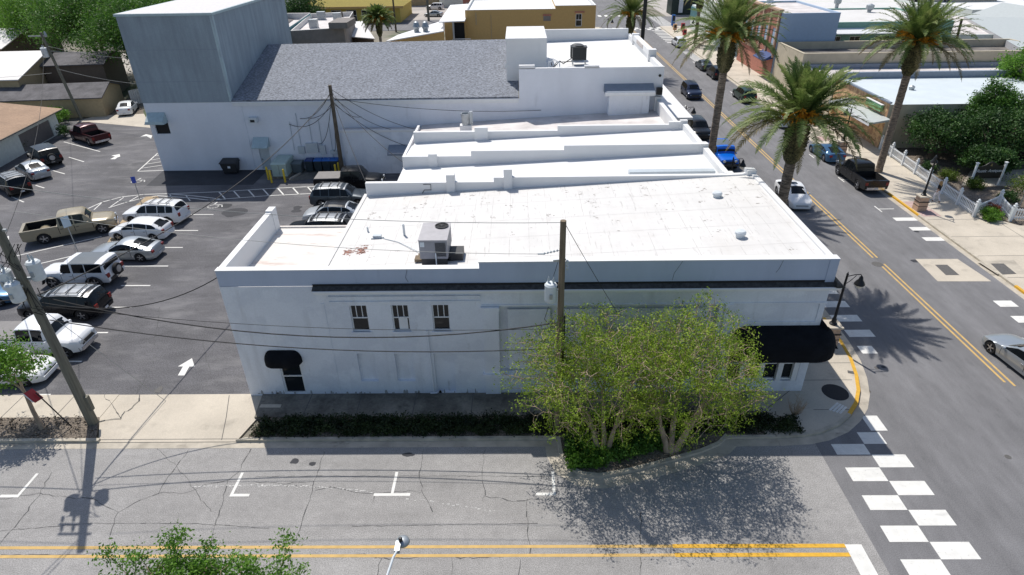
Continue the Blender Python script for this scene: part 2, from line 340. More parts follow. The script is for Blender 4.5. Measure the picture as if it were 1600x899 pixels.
# tree island bulging into the side street
ISL = [(1.55, 20.9), (1.62, 19.9), (1.9, 19.1), (2.5, 18.65), (3.3, 18.55), (4.6, 18.85), (6.2, 19.35), (7.9, 19.95), (8.8, 20.4), (9.3, 20.9)]
ii = off(ISL, -.17); io = off(ISL, .55)
m = MB(); g = MB()
for i in range(len(ISL)-1):
    m.prism([ISL[i], ISL[i+1], ii[i+1], ii[i]], -.04, .14)
    g.prism([io[i], io[i+1], ISL[i+1], ISL[i]], -.03, .011)
struct(m, 'island_kerb', 'kerb_concrete'); struct(g, 'island_gutter', 'gutter_concrete')
slab('island_bed', ii, 'mulch', .11)
# driveway apron and west pavement
slab('driveway_apron', [(-19.3, 20.78), (-13.0, 20.78), (-12.6, 22.3), (-12.9, 24.1), (-20.2, 24.1), (-20.2, 22.4)], 'walk_concrete', .03)
slab('west_pavement', [(-140, 22.4), (-20.2, 22.4), (-20.2, 24.1), (-140, 24.1)], 'walk_concrete', .05)
slab('west_bed', [(-140, 20.95), (-19.5, 20.95), (-20.2, 22.4), (-140, 22.4)], 'mulch', .09)
slab('kerb', [(-140, 20.78), (-19.3, 20.78), (-19.3, 20.95), (-140, 20.95)], 'kerb_concrete', .13)
# east side of the avenue
slab('east_pavement', [(31.12, 45), (36.2, 45), (36.2, 147), (31.12, 147)], 'walk_concrete')
slab('east_corner', [(31.12, 24), (60, 24), (60, 42.8), (37.3, 42.8), (35.6, 45), (31.12, 45)], 'walk_concrete')
slab('kerb', [(30.95, 49.5), (31.12, 49.5), (31.12, 147), (30.95, 147)], 'kerb_concrete', .135)
slab('kerb', [(30.95, 34), (31.12, 34), (31.12, 44.9), (30.95, 44.9)], 'kerb_concrete', .135)
slab('kerb', [(30.95, 26), (31.12, 26), (31.12, 34), (30.95, 34)], 'paint_yellow_fresh', .135)
slab('kerb', [(30.95, 44.9), (31.12, 44.9), (31.12, 49.5), (30.95, 49.5)], 'paint_yellow_fresh', .135)
slab('garden_ground', [(36.2, 45), (37.4, 42.8), (60, 42.8), (60, 62), (36.2, 62)], 'mulch', .1)
m = MB()
for y in (44.6, 46.2, 56, 64, 75): m.face([(31.2, y, K+.004), (32.6, y, K+.004), (32.6, y+1.4, K+.004), (31.2, y+1.4, K+.004)])
struct(m, 'paver_band', 'pink_paver')
m = MB()
for y in (29.5, 33, 40, 47): m.face([(16.2, y, K+.004), (17.5, y, K+.004), (17.5, y+1.1, K+.004), (16.2, y+1.1, K+.004)])
struct(m, 'paver_band', 'pink_paver')
# joints in the concrete
m = MB()
def strip(m, pts, w, z):
    for a, b in zip(pts[:-1], pts[1:]):
        a = Vector((a[0], a[1], 0)); b = Vector((b[0], b[1], 0)); d = b-a
        if d.length < 1e-4: continue
        d.normalize(); n = Vector((-d.y, d.x, 0))*w/2; e = d*w*.3
        m.face([(*(a-e-n).xy, z), (*(b+e-n).xy, z), (*(b+e+n).xy, z), (*(a-e+n).xy, z)])
for x in [-10.4, -7.9, -5.2, -2.4, .3, 2.6, 5.1, 8, 10.8]: strip(m, [(x, 22.3), (x, 24)], .03, K+.004)
for y in [22.6, 24.8, 26.2, 27.9, 31, 34, 38, 42, 46, 50, 54]: strip(m, [(13.8, y), (min(17.4, 15.2+(y-22)*.5), y)], .03, K+.004)
strip(m, [(13.2, 24.0), (11.3, 22.4)], .03, K+.004)
for y in list(range(26, 45, 3))+list(range(48, 124, 4)): strip(m, [(31.2, y), (36 if y > 45 else 46, y)], .035, K+.004)
strip(m, [(36.2, 28), (36.2, 43)], .035, K+.004); strip(m, [(-19.3, 20.95), (-13.0, 20.95)], .03, .034); strip(m, [(-14.6, 24.0), (-14.1, 22.4), (-13.7, 20.9)], .03, .034)
for x in (-22.4, -25, -28, -31, -34): strip(m, [(x, 22.45), (x, 24.05)], .03, .054)
struct(m, 'concrete_joint', 'crack')
# patches of sunken slabs with covers on the avenue
P4 = lambda pts, z: MB().face([tuple(gp(x, y, 0))[:2]+(z,) for x, y in pts])
struct(P4([(1430, 405), (1496, 405), (1549, 440), (1465, 440)][::-1], .008), 'concrete_patch', 'walk_concrete')
struct(P4([(1526, 411), (1583, 409), (1605, 431), (1557, 431)][::-1], K+.004), 'concrete_patch', 'gutter_concrete')
# ---------------------------------------------------------------- painted markings
m = MB()
def q2(m, x0, x1, y0, y1, z=.005, sk=0): m.face([(x0, y0, z), (x1, y0, z), (x1+sk, y1, z), (x0+sk, y1, z)])
ys = [20.47, 19.83, 19.09, 18.34, 17.6, 16.87, 16.13, 15.4, 14.66, 13.92, 13.2]
for i in range(len(ys)-1):
    a, b = ys[i+1], ys[i]
    if i % 2 == 0: q2(m, 13.72, 15.17, a, b)
    else: q2(m, 15.2, 16.65, a, b)
for x0, x1, y0, y1 in ((15.2, 16.2, 20.47, 21.2), (15.9, 16.65, 21.3, 22.3)): q2(m, x0, x1, y0, y1)
for i in range(9):
    y = 27.0+i*1.55
    if i < 8: q2(m, 18.0 if i > 1 else 18.3, 19.75 if i else 19.1, y+.15, y+.85)
for i in range(3): q2(m, 29.2 if i else 28.9, 31.2, 44.6-1.75*i-.5, 45.2-1.75*i-.5)
for i in range(4): q2(m, 28.3+.1*i, 29.7, 26.6+i*1.7, 27.3+i*1.7)
q2(m, 12.0, 12.62, 11.5, 15.3)
struct(m, 'crosswalk_marking', 'paint_white')
m = MB()
q2(m, -140, 12.0, 15.18, 15.31); q2(m, -140, 12.0, 14.8, 14.93)
for xa in (24.12, 24.42):
    q2(m, xa, xa+.12, 38.1, 142); q2(m, xa, xa+.12, 24.7-(xa-24.1)*1.0, 37.2)
struct(m, 'centre_line', 'paint_yellow')
m = MB(); q2(m, 5.6, 12.0, 15.16, 15.33, .009); q2(m, 5.6, 12.0, 14.78, 14.95, .009); struct(m, 'centre_line', 'paint_yellow_fresh')
m = MB()
for x, k in ((-20.9, 'J'), (-12.0, 'L'), (-5.36, 'T'), (1.3, 'J'), (-30, 'T'), (-37, 'T')):
    q2(m, x-.06, x+.06, 17.8, 18.95)
    q2(m, x-(.75 if k != 'L' else .06), x+(.75 if k != 'J' else .06), 17.66, 17.8)
for y in (46.4, 53.0, 59.5, 66, 72.5, 79, 86, 93, 100, 107):
    q2(m, 28.6, 28.7, y-.6, y+.6); q2(m, 28.7, 29.9, y-.05, y+.05)
for y in (44, 51, 58, 65, 72, 79): q2(m, 20.9, 21.0, y-.6, y+.6); q2(m, 19.9, 20.9, y-.05, y+.05)
for i in range(9): q2(m, 29, 31.2, 108+i*1.0, 108.45+i*1.0)
for i in range(8): q2(m, 18.0+i*1.6, 18.8+i*1.6, 142.6, 144.4, .012); q2(m, 18.8+i*1.6, 19.6+i*1.6, 144.4, 146.2, .012); q2(m, 18.0+i*1.6, 18.8+i*1.6, 165, 168, .012)
for i in range(12): q2(m, 31.5+i*.0, 34.5, 147.5+i*1.4, 148.1+i*1.4, .012)
for i in range(9): q2(m, 28.3, 30.9, 126+i*1.9, 126.7+i*1.9, .012)
struct(m, 'bay_marking', 'paint_white')
# parking-lot paint traced on the level lot
m = MB()
def ln(px, w=.11, mm=None, z=.006): strip(mm or m, [tuple(gp(x, y)[:2]) for x, y in px], w, z)
for a in ([(26, 436), (157, 400)], [(54, 416-2), (127, 397)], [(63, 433-6), (88, 431)]): pass
ln([(22, 401), (158, 370)]); ln([(55, 414), (127, 397)]); ln([(64, 437), (88, 431)])
ln([(100, 222), (156, 237)]); ln([(108, 246), (131, 253)]); ln([(80, 266), (101, 272)]); ln([(56, 290), (69, 294)]); ln([(12, 305), (37, 316)])
for x0, x1, y in ((299, 333, 335.5), (271, 309, 360.5), (258, 285, 387), (176, 262, 416), (190, 234, 446.5), (172, 205, 480.5), (152, 168, 520), (100, 127, 565), (60, 78, 617)):
    ln([(x0, y), (x1, y)])
# hatched strips
ln([(215, 268), (246, 240)]); ln([(215, 268), (256, 266.5)])
for k in range(4): ln([(222+k*6.5, 263-k*6.3), (253, 258.5-k*5.5)], .09)
A = [(135, 327), (158, 317), (185, 310), (222, 304), (260, 303), (300, 306), (355, 308)]; B = [(150, 328), (172, 325), (200, 318), (225, 314)]
ln([(138, 326), (160, 316), (190, 308), (225, 304), (262, 303), (300, 306), (350, 312)]); ln([(170, 325), (195, 317), (222, 310), (245, 306), (290, 309), (327, 313), (352, 312)])
for a, b in (((160, 316), (147, 328)), ((193, 309), (173, 323)), ((217, 306), (200, 316)), ((265, 303), (270, 313)), ((290, 305), (297, 314))): ln([a, b], .09)
ln([(265, 303), (342, 300), (420, 295), (500, 291)]); ln([(325, 313), (352, 311), (420, 306), (500, 302)])
for k in range(8): ln([(342+k*23, 300-k*1.4), (352+k*23, 311-k*1.4)], .12)
struct(m, 'parking_marking', 'paint_white')
def arrow(pts, nm='arrow_marking'): struct(P4(pts, .007), nm, 'paint_white')
arrow([(278, 587), (288, 587), (296, 573), (304, 573), (300, 560), (278, 573), (286, 573)])
arrow([(172, 249), (180, 249), (184, 246), (188, 245), (187, 241), (174, 243.5), (180, 245)])
arrow([(0, 378), (14, 377), (14, 369), (0, 373)]); arrow([(219, 214), (229, 213), (236, 217), (238, 212), (228, 210)])
# small wheelchair symbols
m = MB()
for cx, cy in ((333, 323), (213, 284)):
    c = gp(cx, cy)
    for k in range(12):
        a = 2*PI*k/12; b = 2*PI*(k+1)/12; strip(m, [(c.x+.45*math.cos(a), c.y+.35*math.sin(a)), (c.x+.45*math.cos(b), c.y+.35*math.sin(b))], .1, .008)
    strip(m, [(c.x-.1, c.y+.4), (c.x-.05, c.y+.9)], .14, .008); strip(m, [(c.x-.1, c.y+.4), (c.x+.6, c.y+.35), (c.x+.8, c.y-.1)], .1, .008)
struct(m, 'symbol_marking', 'paint_worn')
# tan traffic island in the lot
pts = [gp(x, y) for x, y in ((84, 436), (126, 418), (159, 395), (186, 352), (206, 328), (228, 309), (246, 308), (250, 312), (243, 322), (215, 345), (190, 372), (165, 398), (150, 425), (128, 445), (95, 450))]
slab('lot_island', [(p.x, p.y) for p in pts][::-1], 'tan_sand', .08)
# cracks
def crack(m, px, w=.022, z=.004, jit=.05):
    P = [gp(x, y) for x, y in px]; out = []
    for a, b in zip(P[:-1], P[1:]):
        n = max(2, int((b-a).length/.22))
        for k in range(n):
            q = a.lerp(b, k/n); out.append((q.x+random.uniform(-jit, jit), q.y+random.uniform(-jit, jit)))
    out.append((P[-1].x, P[-1].y))
    for a, b in zip(out[:-1], out[1:]): strip(m, [a, b], w*random.choice((.5, .8, 1, 1.3, 1.9)), z)
m = MB()
for c in ([(295, 703), (275, 732), (258, 752), (247, 770), (210, 787), (185, 800), (178, 818), (170, 845)], [(247, 770), (290, 770), (320, 758), (358, 750), (372, 738), (392, 702)],
          [(355, 752), (350, 775), (340, 812), (330, 850)], [(185, 800), (160, 790), (145, 780), (110, 778), (60, 772), (0, 780)], [(80, 740), (60, 775), (30, 815), (0, 850)],
          [(508, 705), (492, 752), (485, 775), (470, 820), (455, 860), (452, 899)], [(400, 754), (440, 756), (490, 753)], [(492, 765), (515, 761), (550, 767), (580, 772), (610, 769), (640, 768), (658, 770)],
          [(661, 704), (656, 745), (660, 768), (668, 780), (676, 800)], [(757, 704), (752, 745), (758, 775), (754, 783)], [(758, 776), (785, 779), (800, 783), (848, 780)], [(585, 772), (583, 785)],
          [(824, 782), (823, 800), (828, 865)], [(812, 875), (810, 899)], [(595, 873), (590, 899)], [(706, 870), (706, 899)], [(1000, 800), (1002, 830), (1000, 899)],
          [(0, 867), (100, 867), (160, 865)], [(420, 870), (500, 868), (570, 867), (600, 873), (700, 869), (720, 872), (800, 869), (830, 868), (930, 870)]): crack(m, c)
for xy in (([(400, 745), (520, 744), (700, 744), (860, 745)]), ([(0, 830), (140, 818), (300, 818), (420, 826)]), ([(550, 823), (700, 820), (840, 818)]),): crack(m, xy, .015, .004, .02)
for c in ([(240, 695), (290, 745), (330, 800)],): crack(m, c, .02)
for c in ([(240, 565), (225, 595), (212, 617)], [(180, 540), (230, 530), (285, 512)], [(320, 500), (318, 540), (330, 590)], [(200, 500), (240, 540), (250, 480)], [(0, 595), (60, 590)]): crack(m, c, .02, .004)
struct(m, 'road_crack', 'crack')
m = MB(); crack(m, [(218, 618), (218, 628), (205, 640), (195, 645), (190, 655), (145, 662), (120, 680)], .03, .058); crack(m, [(163, 618), (190, 655)], .02, .058); struct(m, 'apron_crack', 'crack')
# faint tyre scuffs / oil stains
def blob(c, rx, ry, z, mat, name, n=18, seed=0):
    random.seed(seed); P = []
    for k in range(n):
        a = 2*PI*k/n; r = 1+.35*noise.noise(Vector((math.cos(a)*1.3+seed, math.sin(a)*1.3, seed*.7))); P.append((c[0]+rx*r*math.cos(a), c[1]+ry*r*math.sin(a), z))
    return struct(MB().face(P), name, mat)
for i, (x, y, a, b) in enumerate(((365, 333, 1.0, .9), (352, 322, .5, .5), (465, 325, .35, .45), (463, 330, .4, .3), (455, 263, .2, .2))):
    c = gp(x, y); blob(c, a, b, .005+.001*i, 'seal_asphalt', 'oil_stain', seed=i+1)
for i, (x, y, a, b) in enumerate(((638, 711, .25, .12), (460, 721, .2, .15), (488, 725, .15, .12), (1432, 362, .2, .15), (1380, 574, .15, .1), (1430, 408, .3, .2))):
    c = gp(x, y); blob(c, a, b, .005, 'seal_asphalt', 'oil_stain', seed=i+11)
# covers
def cover(px, py, r, label, z=.006, mat='plastic_black'):
    c = gp(px, py, z); m = MB().lathe((c.x, c.y, z-.02), [(r, 0), (r, .02), (r*.9, .024), (r*.88, .02), (0.01, .02)], 24); return solo(m, 'manhole_cover', mat, label, 'manhole cover', 'manhole covers')
M('iron', (.11, .105, .10), .8, var=.25, scale=12); M('iron_dark', (.022, .022, .024), .8, var=.3, scale=14)
cover(1371, 413, .36, 'round iron manhole cover in the gap between the yellow centre lines', mat='iron')
cover(1305, 613, .62, 'large dark manhole cover in the corner pavement below the black awning', K+.005, 'iron_dark')
cover(1575, 714, .13, 'tiny round valve cover in the open junction right of the checkered crossing', mat='iron')
cover(1370, 575, .12, 'small valve cover beside the lamp shadow near the yellow corner kerb', mat='iron')
def rect_cover(pts, label, z, mat):
    P = [gp(x, y, z) for x, y in pts]; m = MB().prism([(p.x, p.y) for p in P][::-1], z-.02, z+.006); return solo(m, 'access_cover', mat, label, 'utility cover', 'rectangular covers')
rect_cover([(1461, 414), (1480, 414), (1499, 430), (1478, 430)], 'dark rectangular vault cover set in the pale patch on the avenue', .012, 'iron')
rect_cover([(1548, 412), (1568, 412), (1588, 428), (1566, 429)], 'dark rectangular vault cover set in the eastern pavement', K+.01, 'iron')
rect_cover([(241, 610), (252, 603), (255, 606), (250, 614), (243, 614)], 'small grey meter lid in the dark lot near the apron', .006, 'iron')
rect_cover([(1324, 579), (1336, 581), (1337, 585), (1325, 583)], 'small grey meter lid in the corner pavement by the yellow kerb', K+.006, 'iron')
rect_cover([(405, 637), (438, 637), (440, 632), (408, 632)], 'concrete vault lid in the pavement beside the small black awning', K+.005, 'gutter_concrete')
# white ramp stripes on the corner
m = MB()
for k in range(4): ln([(1296+k*5.2, 644+k*1.6), (1308+k*4.3, 633+k*2.1)], .1, m, K+.006)
struct(m, 'ramp_marking', 'paint_white')

m = MB(); rs = random.Random(77)
for k in range(150):
    f = k/150; p = gp(300, 760).lerp(gp(640, 775), f) if f < .8 else gp(566, 772).lerp(gp(780, 800), (f-.8)*5); x = p.x+rs.gauss(0, .04); y = p.y+rs.gauss(0, .03)+.25*math.sin(f*3.1); r = rs.uniform(.012, .04)
    m.face([(x-r*1.6, y-r*.5, .0045), (x+r*1.4, y-r*.6, .0045), (x+r*1.8, y+r*.4, .0045), (x-r, y+r*.6, .0045)])
struct(m, 'worn_marking', 'paint_worn')
# ================================================================ buildings
def facade(mb, O, U, w, z0, z1, holes=(), N=None):
    "holes: (u0,u1,z0,z1,depth)"
    O = Vector((O[0], O[1], 0)); U = Vector((U[0], U[1], 0)).normalized(); N = U.cross(Vector((0, 0, 1)))
    us = sorted({0, w} | {h[0] for h in holes} | {h[1] for h in holes}); zs = sorted({z0, z1} | {h[2] for h in holes} | {h[3] for h in holes})
    P = lambda u, z, d=0: O+U*u-N*d+Vector((0, 0, z))
    for a, b in zip(us[:-1], us[1:]):
        for c, d in zip(zs[:-1], zs[1:]):
            if any(h[0]-1e-6 <= a and b <= h[1]+1e-6 and h[2]-1e-6 <= c and d <= h[3]+1e-6 for h in holes): continue
            mb.face([P(a, c), P(b, c), P(b, d), P(a, d)])
    for h in holes:
        a, b, c, d, e = h
        mb.face([P(a, c), P(b, c), P(b, c, e), P(a, c, e)][::-1]); mb.face([P(a, d), P(b, d), P(b, d, e), P(a, d, e)])
        mb.face([P(a, c), P(a, d), P(a, d, e), P(a, c, e)]); mb.face([P(b, c), P(b, d), P(b, d, e), P(b, c, e)][::-1])
        mb.face([P(a, c, e), P(b, c, e), P(b, d, e), P(a, d, e)])
def obox(O, U, N, u0, u1, n0, n1, z0, z1):
    O = Vector((O[0], O[1], 0)); U = Vector((*U, 0)); N = Vector((*N, 0))
    q = [(u0, n1), (u1, n1), (u1, n0), (u0, n0)]
    return [O+U*a+N*b+Vector((0, 0, z0)) for a, b in q], [O+U*a+N*b+Vector((0, 0, z1)) for a, b in q]
def window(parent, O, U, u0, u1, z0, z1, depth=.12, muntins=3, frame='trim_white', glass='glass_dark', sash=True, fw=.055):
    Uv = Vector((U[0], U[1], 0)).normalized(); N = Uv.cross(Vector((0, 0, 1))); U2 = (Uv.x, Uv.y); N2 = (N.x, N.y)
    f = MB(); d = -depth+.05
    def b(a0, a1, c0, c1, n0=d-.045, n1=d): f.hexa(*obox(O, U2, N2, a0, a1, n0, n1, c0, c1))
    b(u0, u0+fw, z0, z1); b(u1-fw, u1, z0, z1); b(u0+fw, u1-fw, z0, z0+fw); b(u0+fw, u1-fw, z1-fw, z1)
    if sash:
        zm = (z0+z1)/2; b(u0+fw, u1-fw, zm-fw/2, zm+fw/2, n1=d+.006)
        for k in range(1, muntins): x = u0+(u1-u0)*k/muntins; b(x-.018, x+.018, zm+fw/2, z1-fw, n1=d-.01)
    else:
        for k in range(1, muntins): x = u0+(u1-u0)*k/muntins; b(x-fw/2, x+fw/2, z0+fw, z1-fw)
    F = f.build('window', frame, parent)
    g = MB(); Pn = Vector((O[0], O[1], 0))+N*(d-.03)
    g.face([Pn+Uv*u0+Vector((0, 0, z0)), Pn+Uv*u1+Vector((0, 0, z0)), Pn+Uv*u1+Vector((0, 0, z1)), Pn+Uv*u0+Vector((0, 0, z1))]).build('pane', glass, F)
    return F
n = NM('ledge_shingle', (.05, .048, .046), .9); n.vary(5, .5, 1.6, stretch=(1, 1, 1), detail=5); MATS['ledge_shingle'] = n.done()
# ---------------- corner building
B = thing('corner_building', 'long white two-storey corner building with flat white roof and black ledge', 'building', (0, 30, 0))
X0, X1, YF = -13.5, 13.75, 23.98
O = (X0, YF)
u = lambda x: x-X0
holes = [(u(-7.83), u(-7.03), 3.83, 5.26, .14), (u(-5.93), u(-5.13), 3.83, 5.26, .14), (u(-4.07), u(-3.27), 3.83, 5.26, .14),
         (u(-7.86), u(-7.0), .88, 2.56, .16), (u(-6.06), u(-5.18), .87, 2.54, .16), (u(-4.19), u(-3.23), .16, 2.53, .16),
         (u(-11.72), u(-10.66), .14, 2.25, .16), (u(-1.0), u(9.0), 1.42, 5.15, .28), (u(9.6), u(13.35), .75, 2.75, .35), (u(10.3), u(13.5), 4.2, 5.15, .05)]
m = MB(); facade(m, O, (1, 0), X1-X0, 0, 6.3, holes)
facade(m, (X1, YF), (0, 1), 35.3-YF, 0, 6.3, [(.4, 3.6, .7, 2.75, .3), (4.4, 5.8, .14, 2.6, .4), (6.4, 10.6, .7, 2.75, .3)])
facade(m, (-9.3, 35.3), (0, -1), 4.3, 0, 6.1); facade(m, (X0, 31.0), (0, -1), 31-YF, 0, 6.3); facade(m, (X1, 35.3), (-1, 0), X1+9.3, 0, 6); facade(m, (-9.3, 31), (-1, 0), 4.2, 0, 5.95)
m.build('wall', 'wall_stucco', B)
m = MB()   # inner panel frame in the big recess and pilasters
for a, b_ in ((-.62, 1.35), (1.75, 3.6), (4.0, 8.6)): m.hexa(*obox(O, (1, 0), (0, -1), u(a), u(b_), -.2, -.13, 1.5, 4.9))
m.box(-1.76, -1.02, YF-.12, YF, .14, 5.15); m.box(-1.83, -.98, YF-.18, YF, 5.0, 5.18); m.box(-1.86, -.35, YF-.22, YF, 1.2, 1.4)
m.box(-8.7, -1.83, YF-.09, YF, 5.64, 5.78); m.box(-8.7, -1.83, YF-.05, YF, 5.42, 5.5); m.box(9.25, 9.6, YF-.08, YF, .14, 5.2)
m.box(-1.8, 13.8, YF-.04, YF, 5.2, 5.26); m.box(-9.1, -8.95, YF-.02, YF, .14, 5.4)
m.build('wall_moulding', 'wall_stucco', B)
m = MB()   # storefront columns and base
for x in (9.62, 10.55, 11.45, 12.35, 13.1): m.box(x, x+.24, YF-.01+.02, YF+.3, .75, 2.75)
m.build('shopfront_column', 'trim_white', B)
for x in (9.86, 10.79, 11.69, 12.59):
    f = MB().box(x, x+.06, YF+.12, YF+.2, .76, 2.74); f.box(x+.06, x+.6, YF+.12, YF+.2, .76, .84).box(x+.06, x+.6, YF+.12, YF+.2, 1.7, 1.76); F = f.build('window', 'trim_white', B)
    MB().face([(x, YF+.21, .75), (x+.72, YF+.21, .75), (x+.72, YF+.21, 2.75), (x, YF+.21, 2.75)]).build('pane', 'glass_dark', F)
# raised wall band above ledge (parapet)
m = MB()
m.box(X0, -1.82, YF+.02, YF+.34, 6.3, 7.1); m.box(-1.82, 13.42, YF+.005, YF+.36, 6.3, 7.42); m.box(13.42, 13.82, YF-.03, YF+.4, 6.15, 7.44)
m.build('front_parapet', 'wall_upper', B)
m = MB()
m.box(X0-.02, -1.82, YF+.0, YF+.36, 7.1, 7.13); m.box(-1.84, 13.84, YF-.02, YF+.38, 7.42, 7.46); m.build('parapet_cap', 'roof_clean', B)
m = MB(); m.hexa([(X0, YF+.34, 5.8), (X0+.36, YF+.34, 5.8), (X0+.36, 31, 5.8), (X0, 31, 5.8)], [(X0, YF+.34, 7.1), (X0+.3, YF+.34, 7.1), (X0+.3, 31, 7.1), (X0, 31, 7.1)])
for k in range(5): a = k*PI/10  # rounded end of the west parapet
m.box(X0, X0+.36, 30.4, 31, 5.8, 7.2); m.build('west_parapet', 'roof_clean', B)
rz = lambda x: 6.12+(x+9.3)*.048
m = MB(); m.face([(X0+.1, YF+.3, 6.05), (-9.2, YF+.3, 6.05), (-9.2, 31.05, 5.95), (X0+.1, 31.05, 5.95)]); m.box(X0+.3, -9.2, 30.95, 31.1, 5.7, 6.03); m.build('annex_roof', 'roof_annex', B)
m = MB(); m.face([(-9.32, YF+.3, rz(-9.3)), (X1, YF+.3, rz(X1)), (X1, 35.3, rz(X1)), (-9.32, 35.3, rz(-9.3))]); m.box(-9.4, -9.2, YF+.36, 35.3, 5.85, rz(-9.3)+.05); m.build('roof', 'roof_white', B)
m = MB()   # back parapet stepped, pilasters
m.box(-9.2, -1.55, 35.0, 35.3, 5.5, 6.95); m.box(-1.55, 12.2, 35.0, 35.3, 5.5, 7.22); m.hexa([(12.2, 35, 5.5), (13.8, 35, 5.5), (13.8, 35.3, 5.5), (12.2, 35.3, 5.5)], [(12.2, 35, 7.22), (13.8, 35, 7.3), (13.8, 35.3, 7.3), (12.2, 35.3, 7.22)])
m.box(-4.35, -3.85, 34.86, 35.38, 5.5, 7.45); m.box(-.95, -.45, 34.86, 35.38, 5.5, 7.75)
m.box(13.3, 13.84, 34.9, 35.5, 6.4, 7.5)
m.build('back_parapet', 'roof_clean', B)
m = MB(); m.box(13.55, 13.84, YF+.4, 34.9, 6.3, 7.32); m.build('east_parapet', 'roof_clean', B)
m = MB(); m.box(-9.25, 13.95, YF-.32, YF-.004, 6.10, 6.18).box(-9.25, -1.85, YF-.22, YF-.004, 5.98, 6.1).box(-1.85, 13.95, YF-.22, YF-.004, 5.98, 6.1); m.box(13.76, 14.1, YF-.3, 35.2, 6.1, 6.18); m.build('cornice', 'trim_white', B)
m = MB(); m.hexa([(-9.3, YF-.26, 6.18), (13.98, YF-.26, 6.18), (13.98, YF-.004, 6.18), (-9.3, YF-.004, 6.18)], [(-9.3, YF-.26, 6.20), (13.98, YF-.26, 6.20), (13.98, YF-.004, 6.32), (-9.3, YF-.004, 6.32)])
m.hexa([(13.83, YF-.36, 6.18), (14.2, YF-.36, 6.18), (14.2, 35.2, 6.18), (13.83, 35.2, 6.18)], [(13.83, YF-.3, 6.42), (14.2, YF-.36, 6.22), (14.2, 35.2, 6.22), (13.83, 35.2, 6.42)])
m.build('ledge', 'ledge_shingle', B)
MB().box(-9.3, 13.9, YF-.02, YF-.003, 6.32, 6.40).box(13.84, 13.86, YF, 35.2, 6.4, 6.46).build('flashing', 'black', B)
for a, b_ in ((-7.83, -7.03), (-5.93, -5.13), (-4.07, -3.27)):
    w = window(B, O, (1, 0), u(a), u(b_), 3.83, 5.26, .14)
    MB().box(a-.06, b_+.06, YF-.06, YF+.02, 3.74, 3.83).build('sill', 'wall_stucco', w)
MB().box(-5.66, -5.25, YF+.10, YF+.105, 3.9, 4.5).box(-5.66, -5.42, YF+.10, YF+.105, 4.5, 4.54).build('window_paper', 'trim_white', B)
d = MB(); 
for a, b_, c, e in ((-11.72, -11.64, .14, 2.25), (-10.74, -10.66, .14, 2.25), (-11.64, -10.74, .14, .22), (-11.64, -10.74, 1.18, 1.24), (-11.64, -10.74, 2.17, 2.25)): d.box(a, b_, YF+.04, YF+.1, c, e)
d = d.build('door', 'trim_white', B); MB().face([(-11.72, YF+.11, .14), (-10.66, YF+.11, .14), (-10.66, YF+.11, 2.25), (-11.72, YF+.11, 2.25)]).build('door_pane', 'glass_dark', d)
MB().box(-11.62, -11.35, YF-.02, YF+.02, 1.3, 1.33).build('handle', 'chrome', d)
def awning(parent, x0, x1, z0, z1, dep, y, n=10, ends=.0, mat='black_fabric'):
    "rounded awning: quarter ellipse in section, corners rounded in plan"
    m = MB(); rows = []
    L = x1-x0
    for k in range(n+1):
        a = PI/2*k/n; zz = z0+.25*(z1-z0)+(z1-z0)*.75*math.cos(a); rr = math.sin(a)
        rows.append((zz, rr))
    rows.append((z0, 1.0))
    def ring(r, zz):
        P = []; R = min(dep, L/2)
        for j in range(9):
            b = PI/2*j/8; P.append((x0+R-R*math.cos(b)*(.35+.65*r) if True else 0, y-dep*r*math.sin(b)))
        Q = [(x0+x1-px, py) for px, py in P[::-1]]
        return [Vector((px, py, zz)) for px, py in P+Q]
    rg = [ring(r, z) for z, r in rows]
    for A, C in zip(rg[:-1], rg[1:]):
        for j in range(len(A)-1): m.face([C[j], C[j+1], A[j+1], A[j]])
    m.face(rg[-1][::-1])
    return m.build('awning', mat, parent, smooth=40)
awning(B, -12.3, -10.52, 2.12, 2.80, .55, YF)
awning(B, 9.7, 14.6, 2.72, 4.0, 1.15, YF)
m = MB().hexa([(13.76, YF, 2.85), (14.75, YF-.3, 2.85), (14.75, 34.5, 2.85), (13.76, 34.5, 2.85)], [(13.76, YF, 4.2), (13.9, YF-.3, 4.2), (13.9, 34.5, 4.2), (13.76, 34.5, 4.2)]); m.build('awning', 'black_fabric', B)
MB().tube([(-4.36, YF-.07, 3.9), (-4.33, YF-.07, .3)], .045).tube([(-4.5, YF-.1, .2), (-4.15, YF-.1, .22)], .04).build('downpipe', 'wall_stucco', B)
# ---------------- rooftop equipment
H = thing('rooftop_air_conditioner', 'large grey packaged air conditioner standing on the white roof near the front', 'air conditioner', (-3.3, 26.0, rz(-3.3)))
c = gp(683, 400, rz(-3.3)+.35)
hx, hy, hz = -4.12, 26.6, rz(-4.1)
m = MB().box(hx-.55, hx+.75, hy-.95, hy+.95, hz+.38, hz+1.3); M('hvac_grey', (.27, .265, .28), .6); M('hvac_top', (.40, .385, .395), .5)
cab = m.build('cabinet', 'hvac_grey', H)
MB().box(hx-.57, hx+.77, hy-.97, hy+.97, hz+1.3, hz+1.35).build('top_panel', 'hvac_top', H)
fn = MB().lathe((hx+.37, hy+.55, hz+1.35), [(.30, 0), (.33, .05), (.28, .05), (.27, .01), (.01, .01)], 20).build('fan', 'black', H)
g = MB()
for k in range(8): a = PI*k/8; g.beam((hx+.37-.3*math.cos(a), hy+.55-.3*math.sin(a), hz+1.41), (hx+.37+.3*math.cos(a), hy+.55+.3*math.sin(a), hz+1.41), .012, .012)
g.build('fan_guard', 'plastic_black', fn)
m = MB()
for k in range(14): m.box(hx+.2+k*.035, hx+.215+k*.035, hy-.972, hy-.952, hz+.5, hz+1.2)
m.build('grille', 'plastic_black', H)
